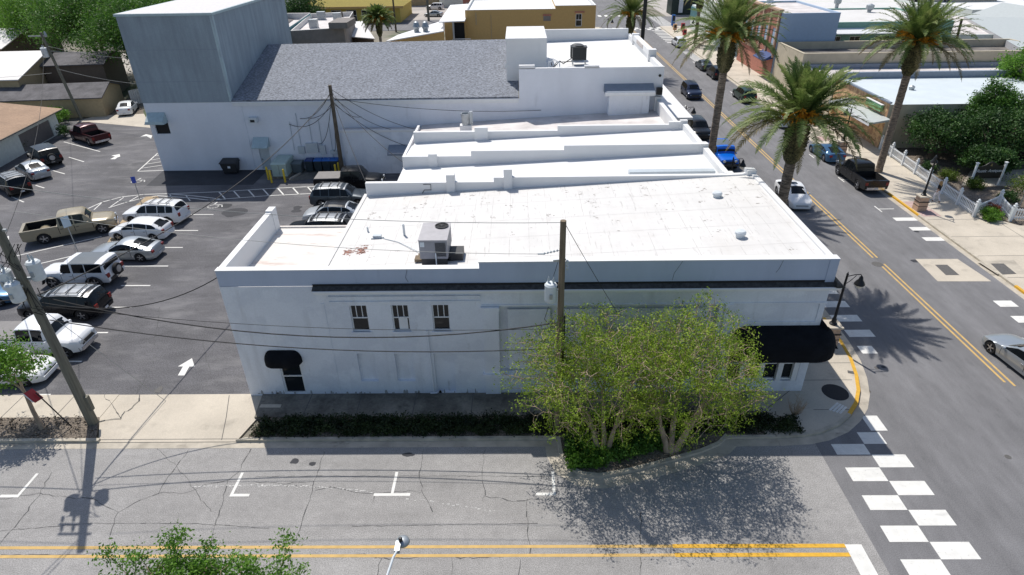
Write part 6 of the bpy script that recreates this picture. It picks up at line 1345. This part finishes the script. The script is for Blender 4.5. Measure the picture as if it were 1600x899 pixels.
# ---------------------------------------------------------------- person
def person(x, y, ang, label):
    t = thing('person', label, 'person', (x, y, K), ang, None)
    # skeleton (x right, y forward)
    V = {'pel': (0, 0, .93), 'sp': (0, .01, 1.12), 'ch': (0, .02, 1.30), 'nk': (0, .03, 1.45), 'hd': (0, .05, 1.56),
         'hl': (-.09, 0, .88), 'kl': (-.10, .16, .50), 'al': (-.10, .10, .09), 'tl': (-.10, .24, .04), 'hr': (.09, 0, .88), 'kr': (.10, -.06, .49), 'ar': (.10, -.30, .13), 'tr': (.10, -.20, .04),
         'sl': (-.17, .02, 1.40), 'el': (-.23, -.10, 1.15), 'wl': (-.22, -.02, .93), 'fl': (-.22, .03, .84), 'sr': (.17, .02, 1.40), 'er': (.23, .10, 1.16), 'wr': (.20, .28, 1.02), 'fr': (.20, .33, .95)}
    Rd = dict(pel=.14, sp=.115, ch=.14, nk=.055, hd=.06, hl=.095, kl=.06, al=.04, tl=.035, hr=.095, kr=.06, ar=.04, tr=.035, sl=.06, el=.04, wl=.028, fl=.03, sr=.06, er=.04, wr=.028, fr=.03)
    E = [('pel', 'sp'), ('sp', 'ch'), ('ch', 'nk'), ('nk', 'hd'), ('pel', 'hl'), ('hl', 'kl'), ('kl', 'al'), ('al', 'tl'), ('pel', 'hr'), ('hr', 'kr'), ('kr', 'ar'), ('ar', 'tr'), ('ch', 'sl'), ('sl', 'el'), ('el', 'wl'), ('wl', 'fl'), ('ch', 'sr'), ('sr', 'er'), ('er', 'wr'), ('wr', 'fr')]
    def skin(names, edges, mat, nm, grow_=0.0, root=None):
        me = bpy.data.meshes.new(nm); idx = {n_: i for i, n_ in enumerate(names)}
        me.from_pydata([V[n_] for n_ in names], [(idx[a], idx[b]) for a, b in edges], []); o = bpy.data.objects.new(nm, me); COL.objects.link(o)
        o.modifiers.new('s', 'SKIN'); 
        for i, n_ in enumerate(names): me.skin_vertices[0].data[i].radius = (Rd[n_]+grow_, Rd[n_]*.85+grow_); me.skin_vertices[0].data[i].use_root = (n_ == (root or names[0]))
        sb = o.modifiers.new('u', 'SUBSURF'); sb.levels = 2; sb.render_levels = 2
        bpy.context.view_layer.update(); m2 = bpy.data.meshes.new_from_object(o.evaluated_get(bpy.context.evaluated_depsgraph_get())); bpy.data.objects.remove(o)
        m2.materials.clear(); m2.materials.append(MATS[mat]); m2.polygons.foreach_set('use_smooth', [True]*len(m2.polygons))
        q = bpy.data.objects.new(nm, m2); COL.objects.link(q); q.parent = t; return q
    skin(list(V), E, 'skin', 'body')
    M('cloth_black', (.012, .012, .014), .9); M('cloth_white', (.68, .68, .72), .85); M('hair_blond', (.36, .22, .09), .7)
    skin(['ch', 'sp', 'pel', 'nk', 'sl', 'el', 'sr', 'er'], [('pel', 'sp'), ('sp', 'ch'), ('ch', 'nk'), ('ch', 'sl'), ('sl', 'el'), ('ch', 'sr'), ('sr', 'er')], 'cloth_black', 'top', .016)
    skin(['pel', 'hl', 'kl', 'al', 'hr', 'kr', 'ar'], [('pel', 'hl'), ('hl', 'kl'), ('kl', 'al'), ('pel', 'hr'), ('hr', 'kr'), ('kr', 'ar')], 'cloth_white', 'trousers', .022)
    for s, a in ((-1, (-.10, .16, .05)), (1, (.10, -.26, .06))): MB().lathe((a[0], a[1], a[2]-.05), [(.05, 0), (.055, .04), (.04, .08)], 10).build('shoe', 'black', t, world=False)
    MB().lathe((0, .05, 1.50), [(.03, 0), (.075, .04), (.095, .11), (.09, .18), (.05, .235), (.01, .25)], 14).build('head', 'skin', t, world=False, smooth=80)
    MB().lathe((0, .02, 1.36), [(.07, 0), (.12, .08), (.115, .2), (.112, .28), (.09, .37), (.04, .41), (.01, .415)], 14).build('hair', 'hair_blond', t, world=False, smooth=80)
    MB().box(-.012, .012, .13, .165, 1.6, 1.63).build('nose', 'skin', t, world=False)
    return t
person(33.75, 47.5, R_(25), 'person in black top and white trousers walking along the picket fence')
# ---------------------------------------------------------------- street furniture far away
def newsbox(px, py, mat, label, h=1.3):
    q = gp(px, py, K); t = thing('newspaper_box', label, 'newspaper box', q, 0, 'newspaper boxes at the far corner'); MB().box(q.x-.35, q.x+.35, q.y-.3, q.y+.3, K+.25, K+h).build('box_body', mat, t); MB().box(q.x-.06, q.x+.06, q.y-.06, q.y+.06, K, K+.25).build('foot', 'black_metal', t); MB().box(q.x-.25, q.x+.25, q.y-.315, q.y-.303, K+h*.5, K+h-.15).build('window', 'glass_dark', t)
newsbox(1051, 42, 'bin_blue', 'large blue postal box at the far corner', 2.4); newsbox(1054, 49, 'brick_stone', 'brown newspaper box beside the blue postal box', 1.4); newsbox(1066, 50, 'sign_red', 'dark red newspaper box at the far corner', 1.7); newsbox(1069, 57, 'sign_red', 'second red newspaper box nearer the white suv', 1.3)
for i, (px, py) in enumerate(((935, 58), (1310, 188))):
    q = gp(px, py, K); t = thing('planter', ['round stone planter with a leafy plant by the tan building', 'round stone planter under the stone-faced shop canopy'][i], 'planter', q, 0, 'street planters'); MB().lathe(q, [(.3, 0), (.42, .5), (.45, .6), (.38, .6), (.36, .5)], 14).build('pot', 'pedestal', t); l = MB(); leaves(l, [(q.x, q.y, q.z+.9)], 120, .28, .1, random.Random(i)); l.build('crown', 'leaf_oak', t)
# cafe chairs under the canopy
# ================================================================ far buildings
def bld(nm, label, x0, x1, y0, y1, h, wall, roof='roof_dirty', par=.4, holes_s=(), holes_w=(), holes_e=(), grp='background buildings', roofz=None, glass=True, pmat=None, cat='building'):
    t = thing(nm, label, cat, ((x0+x1)/2, (y0+y1)/2, 0), 0, grp); zr = h-par
    m = MB(); facade(m, (x0, y0), (1, 0), x1-x0, 0, h, [(*q, .15) for q in holes_s]); facade(m, (x0, y1), (0, -1), y1-y0, 0, h, [(*q, .15) for q in holes_w]); facade(m, (x1, y0), (0, 1), y1-y0, 0, h, [(*q, .15) for q in holes_e]); facade(m, (x1, y1), (-1, 0), x1-x0, 0, h)
    m.build('wall', wall, t)
    MB().face([(x0+.02, y0+.02, zr), (x1-.02, y0+.02, zr), (x1-.02, y1-.02, zr), (x0+.02, y1-.02, zr)]).build('roof', roof, t)
    if par > 0:
        w = .3; MB().box(x0-.02, x1+.02, y0-.02, y0+w, h-.02+.02, h+.06).box(x0-.02, x0+w, y0+w, y1-w, h, h+.06).box(x1-w, x1+.02, y0+w, y1-w, h, h+.06).box(x0-.02, x1+.02, y1-w, y1+.02, h, h+.06).build('coping', pmat or wall, t)
        m = MB(); m.face([(x0+w, y1-w, zr), (x1-w, y1-w, zr), (x1-w, y1-w, h), (x0+w, y1-w, h)]).face([(x0+w, y0+w, zr), (x0+w, y1-w, zr), (x0+w, y1-w, h), (x0+w, y0+w, h)]).face([(x1-w, y0+w, zr), (x1-w, y1-w, zr), (x1-w, y1-w, h), (x1-w, y0+w, h)]); m.build('parapet', pmat or wall, t)
    for O_, U_, hs in (((x0, y0), (1, 0), holes_s), ((x0, y1), (0, -1), holes_w), ((x1, y0), (0, 1), holes_e)):
        for q in hs: window(t, O_, U_, q[0], q[1], q[2], q[3], .15, 2, fw=.09)
    return t
M('tan_wall', (.52, .34, .13), .8, var=.06); M('yellow_wall', (.56, .44, .10), .8); M('beige_wall', (.50, .44, .33), .85, var=.12, scale=.8); M('bluegrey_wall', (.36, .46, .60), .8, var=.05); M('green_wall', (.20, .36, .30), .8); M('house_tan', (.42, .33, .20), .85); M('house_brown', (.13, .10, .075), .85); M('cmu_grey', (.22, .20, .185), .9, var=.15, scale=1.5); M('teal_wall', (.18, .38, .38), .8); M('metal_roof', (.44, .47, .46), .5, .1, var=.06); M('metal_roof_light', (.62, .60, .58), .5, .1, var=.06); M('white_wall', (.62, .66, .62), .85)
def quad(nm, label, P, h, wall, roof, par=.6, cop=None, grp='background buildings'):
    "P: four ground corners, front-left, front-right, back-right, back-left"
    P = [Vector((p.x, p.y, 0)) for p in P]; t = thing(nm, label, 'building', sum(P, Vector())/4, 0, grp); m = MB(); up = Vector((0, 0, 1)); c = sum(P, Vector())/4
    for k in range(4): a, b = P[k], P[(k+1) % 4]; m.face([a, b, b+up*h, a+up*h])
    m.build('wall', wall, t)
    I = [p+(c-p).normalized()*.45 for p in P]; MB().face([p+up*(h-par) for p in I]).build('roof', roof, t)
    m = MB()
    for k in range(4): a, b, ia, ib = P[k], P[(k+1) % 4], I[k], I[(k+1) % 4]; m.hexa([a+up*(h+.002), b+up*(h+.002), ib+up*(h+.002), ia+up*(h+.002)], [a+up*(h+.08), b+up*(h+.08), ib+up*(h+.08), ia+up*(h+.08)]); m.face([ib+up*h, ia+up*h, ia+up*(h-par), ib+up*(h-par)])
    m.build('coping', cop or wall, t); return t
t = bld('tan_building', 'tan two-storey building with stepped parapet and a white-framed window', 6.5, 13.6, 119, 140, 7.5, 'tan_wall', 'roof_clean', .5, holes_s=((3.6, 4.7, 4.1, 6.2), ), pmat='roof_clean')
MB().box(9.9, 11.6, 118.9, 119.0, 6.35, 6.6).build('lintel', 'red_brick', t); MB().box(4.3, 5.8, 118.9, 119.0, 5.9, 6.2).build('lintel', 'red_brick', t); MB().box(4.4, 5.7, 118.93, 119, 5.1, 5.9).build('blocked_window', 'cmu_grey', t)
t = bld('tan_building', 'lower tan wing with pale roof beside the stepped tan building', -9.4, 6.5, 119, 140, 7.0, 'tan_wall', 'roof_clean', .4, pmat='roof_clean')
MB().box(-4.9, -4.8, 118.93, 118.99, 2, 6.2).box(-7.6, -7.4, 118.93, 118.99, 4.6, 6.6).build('downpipe', 'house_tan', t)
t = bld('tan_building', 'small tan wing with a pale sloping roof and stair railing', -13.0, -9.4, 117.5, 133, 5.4, 'tan_wall', 'roof_clean', 0)
MB().hexa([(-13.8, 116.2, 5.4), (-9.3, 116.2, 5.5), (-9.3, 134, 6.4), (-13.4, 134, 6.2)], [(-13.8, 116.2, 5.55), (-9.3, 116.2, 5.65), (-9.3, 134, 6.55), (-13.4, 134, 6.35)]).build('lean_to_roof', 'roof_clean', t)
MB().box(-11.3, -9.5, 117.3, 117.49, 2.0, 5.2).build('porch_opening', 'dark_hole', t)
m = MB().beam((-11.4, 116.4, 2.7), (-8.4, 116.4, 2.7), .08, .08).beam((-13.8, 116.4, .9), (-11.4, 116.4, 2.7), .08, .08)
for k in range(16): m.beam((-11.4+k*.19, 116.4, 1.6), (-11.4+k*.19, 116.4, 2.7), .04, .04)
m.build('stair_railing', 'trim_white', t); MB().box(-11.5, -11.2, 116.3, 116.6, 1.6, 5.4).build('porch_post', 'galv', t)
A_, B_ = gy(603, 66, 110), gy(693, 50, 113); t = thing('gable_building', 'low tan building with a bright white shallow gable roof', 'building', (A_.x+4, 114, 0), 0, 'background buildings')
C_, D_ = gp(691, 34, B_.z), gp(622, 56, A_.z+.6)
lo = [A_, B_, C_, D_]; MB().hexa(lo, [p+Vector((0, 0, .15)) for p in lo]).build('roof', 'roof_clean', t)
a, b_ = A_+Vector((.6, .8, 0)), B_+Vector((0, .8, 0)); m = MB(); m.face([(a.x, a.y, 0), (b_.x, b_.y, 0), tuple(b_-Vector((0, 0, .01))), tuple(a-Vector((0, 0, .01)))]); m.build('wall', 'tan_wall', t)
for k, px in enumerate((651, 665)): q = gp(px, 47, 4.6); MB().lathe(q, [(.45, -.4), (.45, .1), (.65, .5), (.4, 1.2), (.1, 1.4)], 10).build('roof_fan', 'galv', t)
hb = 5.7
t = quad('block_building', 'grey concrete-block building with a flat pinkish roof', [gp(454, 49, hb), gp(537, 44, hb), gp(552, 19, hb), gp(486, 22, hb)], hb, 'cmu_grey', 'roof_dirty', .7, 'roof_white')
for px, py in ((491, 44), (503, 31), (528, 33)): q = gp(px, py, 5.0); MB().box(q.x-.7, q.x+.7, q.y-.5, q.y+.5, 5.0, 6.4).build('roof_unit', 'galv', t)
q = gp(528, 46, 5.7); MB().box(q.x-1.4, q.x+1.6, q.y-.1, q.y+6, 5.8, 6.7).build('raised_corner', 'cmu_grey', t)
ha = 6.0
t = quad('aqua_building', 'aqua building with a dark sunken roof beside the stage tower', [gp(372, 62, ha), gp(426, 61, ha), gp(485, 21, ha), gp(405, 22, ha)], ha, 'teal_wall', 'roof_dirty', 1.0, 'roof_white')
P0 = [gp(400, 58, 5.1), gp(424, 56, 5.1), gp(462, 28, 5.1), gp(425, 29, 5.1)]; MB().hexa([p for p in P0], [P0[0]+Vector((1.5, 0, .7)), P0[1]+Vector((-.5, .5, .2)), P0[2]+Vector((-2, 0, .2)), P0[3]+Vector((3, 0, .8))]).build('ridge_roof', 'shingle_dark', t)
t = thing('shed_building', 'low white shed roof beside the grey block building', 'building', gp(560, 60), 0, 'background buildings'); P0 = [gp(540, 58, 2.6), gp(586, 62, 2.6), gp(566, 34, 3), gp(549, 36, 3)]
MB().hexa(P0, [p+Vector((0, 0, .15)) for p in P0]).build('roof', 'metal_roof_light', t); m = MB(); a, b_ = P0[0]+Vector((.4, .8, 0)), P0[1]+Vector((-.4, .8, 0)); m.face([(a.x, a.y, 0), (b_.x, b_.y, 0), tuple(b_), tuple(a)]).build('wall', 'house_brown', t)
t = bld('yellow_building', 'long yellow building with a mansard roof at the top of the frame', -49.5, -28, 160, 178, 3.6, 'yellow_wall', 'roof_dirty', 0, holes_s=tuple((1.5+k*3.6, 3.9+k*3.6, .4, 2.9) for k in range(1, 5)))
MB().hexa([(-50.5, 158.6, 3.6), (-27, 158.6, 3.6), (-27, 179, 3.6), (-50.5, 179, 3.6)], [(-49, 161.5, 6.2), (-29, 161.5, 6.2), (-29, 177, 6.2), (-49, 177, 6.2)]).build('mansard', 'yellow_wall', t); MB().box(-50.6, -26.9, 158.5, 158.6, 3.3, 3.75).build('fascia', 'tan_wall', t)
bld('far_building', 'grey-white building behind the tan one at the top edge', -8.5, 13, 166, 185, 6.5, 'white_wall', 'roof_dirty', .4); bld('far_building', 'pinkish shop wall at the top edge behind the far white cars', -13.5, -8.6, 166, 180, 5.5, 'red_brick', 'roof_dirty', .4, holes_s=((.8, 2.0, 1, 3.5), (2.6, 3.8, 1, 3.5)))
bld('far_building', 'flat pale building at the top edge beside the far parking lot', -22, -14, 190, 215, 5, 'white_wall', 'roof_clean', .4); bld('far_building', 'long pale roof at the very top left behind the tower', -78, -60, 178, 200, 5, 'white_wall', 'metal_roof', .3); bld('far_building', 'tan building deep behind the yellow one', -50, -20, 195, 215, 7, 'house_tan', 'roof_dirty', .4); bld('far_building', 'white roofed block at the far end of the left lots', -10, 14, 176, 200, 6, 'beige_wall', 'roof_clean', .4)
# east side of the avenue
t = thing('stone_faced_shop', 'white-roofed shop with rusty stone facade and green sign facing the avenue', 'building', (45, 67, 0), 0, 'buildings east of the avenue')
m = MB(); facade(m, (36.0, 73), (0, -1), 11.6, 0, 4.6, [(.5, 10.8, .5, 2.6, .3)]); m.build('stone_facade', 'brick_stone', t)
m = MB(); facade(m, (36.0, 61.4), (1, 0), 24, 0, 4.4); m.build('wall', 'beige_wall', t); MB().face([(36.0, 61.4, 4.42), (60, 61.4, 4.42), (60, 73, 4.42), (36.0, 73, 4.42)]).build('roof', 'roof_blue_white', t) if 'roof_blue_white' in MATS else None
n = NM('roof_blue_white', (.62, .68, .70), .5); n.vary(.5, .92, 1.03, detail=5).patch(1, (.40, .38, .35), .66, .8, .5); MATS['roof_blue_white'] = n.done()
MB().face([(36.0, 61.4, 4.42), (60, 61.4, 4.42), (60, 73, 4.42), (36.0, 73, 4.42)]).build('roof', 'roof_blue_white', t)
MB().box(35.8, 36.05, 61.2, 73, 4.55, 4.7).box(36, 60, 72.9, 73.3, 4.3, 5.1).build('coping', 'slate_blue', t)
MB().hexa([(34.0, 60.6, 2.7), (36.0, 60.6, 3.0), (36.0, 69.5, 3.0), (34.0, 69.5, 2.7)], [(34.0, 60.6, 2.85), (36.0, 60.6, 3.2), (36.0, 69.5, 3.2), (34.0, 69.5, 2.85)]).build('canopy', 'metal_roof', t)
MB().box(33.95, 34.0, 60.5, 69.6, 2.6, 2.95).build('canopy_edge', 'trim_white', t)
M('sign_green', (.22, .48, .24), .5, var=.2, scale=2); s_ = MB().box(35.7, 35.95, 62.3, 65.3, 3.5, 4.15).build('sign_box', 'sign_green', t); MB().box(35.66, 35.97, 62.2, 65.4, 4.15, 4.2).build('sign_frame', 'trim_white', s_)
m = MB()
for k in range(3): q = gp(1424+k*30, 140-k*6, 4.45); m.lathe(q, [(.25, 0), (.3, .3), (.15, .4), (.02, .45)], 10) if k == 0 else None
m.build('roof_vent', 'galv', t)
t = bld('beige_building', 'long beige building with a sunken gravel roof across the avenue', 36.1, 68, 83.3, 92.3, 5.3, 'beige_wall', 'roof_gravel' if 'roof_gravel' in MATS else 'roof_dirty', .9)
bld('strip_building', 'low strip roof with slate coping between beige building and white roof shop', 36.1, 68, 73.5, 83.2, 4.0, 'beige_wall', 'roof_dirty', .5, pmat='slate_blue')
n = NM('roof_gravel', (.16, .145, .13), .95); n.vary(.5, .5, 1.5, detail=6); MATS['roof_gravel'] = n.done(); [c.data.materials.__setitem__(0, MATS['roof_gravel']) for c in COL.objects if c.parent == t and c.name.startswith('roof')]
t = bld('blue_wall_building', 'tall shop with pale blue side wall and red brick front on the avenue', 36.0, 44.0, 92.6, 108, 8.9, 'bluegrey_wall', 'roof_dirty', .2)
m = MB(); facade(m, (35.94, 108.2), (0, -1), 15.6, 0, 9.2, [(1.5+k*3.0, 2.8+k*3.0, 4.4, 6.9, .25) for k in range(5)]); m.build('brick_front', 'red_brick', t)
for k in range(5): window(t, (35.94, 108.2), (0, -1), 1.5+k*3.0, 2.8+k*3.0, 4.4, 6.9, .2, 2, fw=.1)
m = MB()
for k in range(6): m.box(35.75, 35.94, 92.8+k*3.0, 93.2+k*3.0, 3.4, 9.1)
m.box(35.7, 35.94, 92.6, 108.2, 3.2, 3.45).box(35.6, 36.2, 92.5, 108.2, 9.2, 9.45); m.build('cornice', 'pedestal', t)
MB().hexa([(34.6, 92.8, 2.7), (35.9, 92.8, 3.0), (35.9, 97, 3.0), (34.6, 97, 2.7)], [(34.6, 92.8, 2.8), (35.9, 92.8, 3.6), (35.9, 97, 3.6), (34.6, 97, 2.8)]).build('blue_awning', 'bin_dblue', t)
t = bld('green_building', 'green clapboard building with white-framed windows behind the blue wall', 44.1, 62, 96, 112, 7.2, 'green_wall', 'roof_white', .15, holes_s=((1.0, 2.4, 2.2, 5.4), (3.6, 5.2, 2.2, 5.4), (7.2, 9.4, 3.2, 5.4), (10.2, 12.4, 3.2, 5.4)))
MB().hexa([(44.4, 94.2, 5.9), (54, 94.2, 5.9), (54, 96, 6.0), (44.4, 96, 6.0)], [(44.4, 94.2, 6.0), (54, 94.2, 6.0), (54, 96, 6.5), (44.4, 96, 6.5)]).build('awning', 'trim_white', t)
t = bld('white_roof_building', 'broad white flat roof with vents behind the blue wall', 36, 70, 112.5, 136, 7.0, 'white_wall', 'roof_white', .3)
for px, py in ((1202, 5), (1229, 15), (1307, 8), (1357, 18)): q = gp(px, py+4, 6.8); MB().lathe(q, [(.3, -.2), (.3, .5), (.6, .7), (.6, 1.3), (.1, 1.5)], 10).build('roof_fan', 'galv', t)
t = bld('tan_row_building', 'tan row building with columns at the top edge right of centre', 55, 99, 142, 160, 7.4, 'beige_wall', 'roof_dirty', .4, holes_s=tuple((3+k*6, 4.6+k*6, 3.5, 5.5) for k in range(6)))
t = thing('metal_roof_building', 'grey standing-seam metal roof building at the upper right', 'building', (82, 118, 0), 0, 'buildings east of the avenue')
Pm = [gp(1507, 22, 6.5), gp(1600+60, 115, 4.6), gp(1700, 60, 4.6), gp(1565, 4, 8.5)]
MB().face([tuple(gp(1507, 26, 5.2)), tuple(gp(1640, 102, 5.2)), tuple(gp(1740, 30, 7.2)), tuple(gp(1567, 4, 7.2))]).build('roof', 'metal_roof', t)
a, b_ = gp(1507, 26, 5.2), gp(1640, 102, 5.2); m = MB(); m.face([(a.x, a.y, 0), (b_.x, b_.y, 0), tuple(b_-Vector((0, 0, .02))), tuple(a-Vector((0, 0, .02)))]); c_ = gp(1567, 4, 7.2); m.face([(a.x, a.y, 0), tuple(a), tuple(c_), (c_.x, c_.y, 0)]); m.build('wall', 'cmu_light', t) if 'cmu_light' in MATS else None
M('cmu_light', (.40, .40, .41), .85); m.build('wall', 'cmu_light', t)
t = bld('grey_low_building', 'low pale grey building between palm crown and metal roof', 66.5, 80, 84, 96, 3.6, 'cmu_light', 'metal_roof', .15); bld('grey_low_building', 'white low roof with rusty streaks behind the right palm', 62.2, 78, 98, 122, 5.0, 'white_wall', 'roof_dirty', .2); bld('grey_low_building', 'small dark-edged roof beside the bright green tree', 56, 66, 83.6, 90, 4.2, 'slate_blue', 'roof_gravel', .3)
bld('grey_low_building', 'white flat roof with rooftop units at the upper right edge', 84, 120, 126, 150, 5.0, 'white_wall', 'roof_clean', .3); bld('far_building', 'far white block beyond the avenue at the top', 46, 62, 168, 190, 6.5, 'white_wall', 'metal_roof', .4)
t = thing('corner_shop', 'dark green corner shop with white canopy at the far crossing', 'building', (38, 150, 0), 0, 'buildings east of the avenue')
M('shopgreen', (.012, .03, .025), .6); MB().box(37.5, 52, 166.5, 172, 0, 5.0).build('wall', 'shopgreen', t); MB().box(36.5, 53, 165.5, 172.2, 5.0, 5.3).build('canopy', 'trim_white', t); MB().box(39.2, 40.2, 166.2, 166.49, .5, 4.6).build('column', 'trim_white', t)
t = thing('kiosk_building', 'low building with a long dark signboard beside the far crossing', 'building', (41, 124, 0), 0, 'buildings east of the avenue'); 
MB().box(37, 50, 137.5, 145, 0, 4.6).build('wall', 'white_wall', t); MB().box(36.8, 36.99, 137.5, 145, 2.4, 4.3).build('signboard', M('teal_sign', (.05, .16, .18), .5), t)
# houses upper left
def gable(nm, label, P, h, rh, wall, roof, over=.3, grp='houses at the upper left', wins=(), ridge=0):
    "P: four ground corners ccw; the ridge joins the middles of sides 3-0 and 1-2 (ridge=0)"
    P = [Vector((p[0], p[1], 0)) for p in P]; t = thing(nm, label, 'house', sum(P, Vector())/4, 0, grp); m = MB()
    Z = lambda p, z: (p.x, p.y, z)
    ra, rb = (P[3]+P[0])/2, (P[1]+P[2])/2
    for k in range(4): a, b = P[k], P[(k+1) % 4]; m.face([Z(a, 0), Z(b, 0), Z(b, h), Z(a, h)])
    m.face([Z(P[3], h), Z(P[0], h), Z(ra, h+rh)]); m.face([Z(P[1], h), Z(P[2], h), Z(rb, h+rh)]); m.build('wall', wall, t)
    U = (P[1]-P[0]).normalized()*over; V = (P[3]-P[0]).normalized()*over; d = rh*over/((P[3]-P[0]).length/2)
    A = [P[0]-U-V, P[1]+U-V, P[2]+U+V, P[3]-U+V]; ra2, rb2 = ra-U, rb+U; m = MB()
    for q in ((A[0], A[1], rb2, ra2), (A[2], A[3], ra2, rb2)):
        lo = [Z(q[0], h-d), Z(q[1], h-d), Z(q[2], h+rh), Z(q[3], h+rh)]; m.hexa(lo, [(x, y, z+.12) for x, y, z in lo])
    m.build('roof', roof, t); return t
gable('long_garage', 'long tan garage with a dark weathered roof and gable end window', [(-65.0, 76.2), (-51.6, 77.6), (-53.2, 84.8), (-66.6, 83.4)], 2.35, 1.0, 'house_tan', 'shingle_dark')
t = gable('tan_house', 'tan house with pale metal roof at the left photo edge', [(-80, 78.5), (-62.5, 79.5), (-66, 98), (-84, 97)], 4.2, 1.8, 'house_tan', 'metal_roof_light')
gable('brown_house', 'dark brown house half hidden behind the long garage', [(-63.5, 86), (-56, 87), (-58, 95), (-66, 94)], 4.6, .9, 'house_brown', 'shingle_dark')
gable('grey_house', 'pale-roofed house at the left edge below the big oaks', [(-98, 100), (-80, 101), (-82, 118), (-101, 116)], 4.5, 1.8, 'house_brown', 'metal_roof_light')
t = thing('brown_roof_house', 'white-walled house with brown shingle roof and grey garage doors', 'house', (-56, 64, 0), 0, 'houses at the upper left')
Hq = [Vector((-52.9, 56.6, 0)), Vector((-53.6, 69.6, 0))]
q0, q1 = gp(0, 262), gp(97, 207)
ed = (q1-q0).normalized(); q0 = q0-ed*6; nn = Vector((-ed.y, ed.x, 0))  # inward
m = MB(); L = (q1-q0).length; facade(m, q0.xy, ed.xy, L, 0, 2.5, [(L-7.6, L-1.6, .05, 1.9, .15)]); bk = q1+nn*9; facade(m, q1.xy, nn.xy, 9, 0, 2.5); m.build('wall', 'white_wall', t)
A0, A1 = q0-nn*.7, q1-nn*.7+ed*.5; B0, B1 = q0+nn*9, q1+nn*9+ed*.5
m = MB(); lo = [(A0.x, A0.y, 2.45), (A1.x, A1.y, 2.45), (B1.x, B1.y, 3.9), (B0.x, B0.y, 3.9)]; m.hexa(lo, [(x, y, z+.12) for x, y, z in lo]); m.build('roof', 'shingle_brown', t)
M('garage_grey', (.16, .145, .14), .7); pA = q0+ed*(L-7.6)+nn*.1; pB = q0+ed*(L-1.6)+nn*.1
MB().beam(pA+Vector((0, 0, .98)), pB+Vector((0, 0, .98)), .04, 1.85).build('garage_door', 'garage_grey', t)
MB().tube([(A0.x, A0.y, 2.5), (A1.x, A1.y, 2.5)], .06).build('fascia', 'plastic_black', t)
# white board fence by the far car
t = thing('board_fence', 'pale vertical board fence behind the far white sedan', 'fence', gp(205, 155), 0); a = Vector((-51.2, 83.2, 0)); b_ = Vector((-46.4, 92, 0)); d = b_-a; m = MB()
for k in range(34): q = a+d*k/34; m.beam(q, q+Vector((0, 0, 1.9)), .26, .03, d.normalized().cross(Vector((0, 0, 1))))
m.build('boards', 'metal_roof_light', t); MB().beam(a+Vector((.05, 0, .9)), b_+Vector((.05, 0, .9)), .04, .1).build('rail', 'metal_roof_light', t)
# white garden wall left of the lot, from the photo edge to the house
t = thing('picnic_table', 'pale table top glimpsed between the dark garden trees', 'table', (46.6, 53.2, .1), R_(-20)); MB().box(-1.1, 1.1, -.35, .35, .70, .75).build('top', 'fence_white', t, world=False)
for s in (-.8, .8): MB().box(s-.05, s+.05, -.25, .25, 0, .7).build('leg', 'fence_white', t, world=False)
m = MB(); m.face([(38, 51, .115), (47, 50.5, .115), (50, 55, .115), (41, 54.6, .115)]); struct(m, 'garden_path', 'walk_concrete')
print('objects', len(COL.objects))
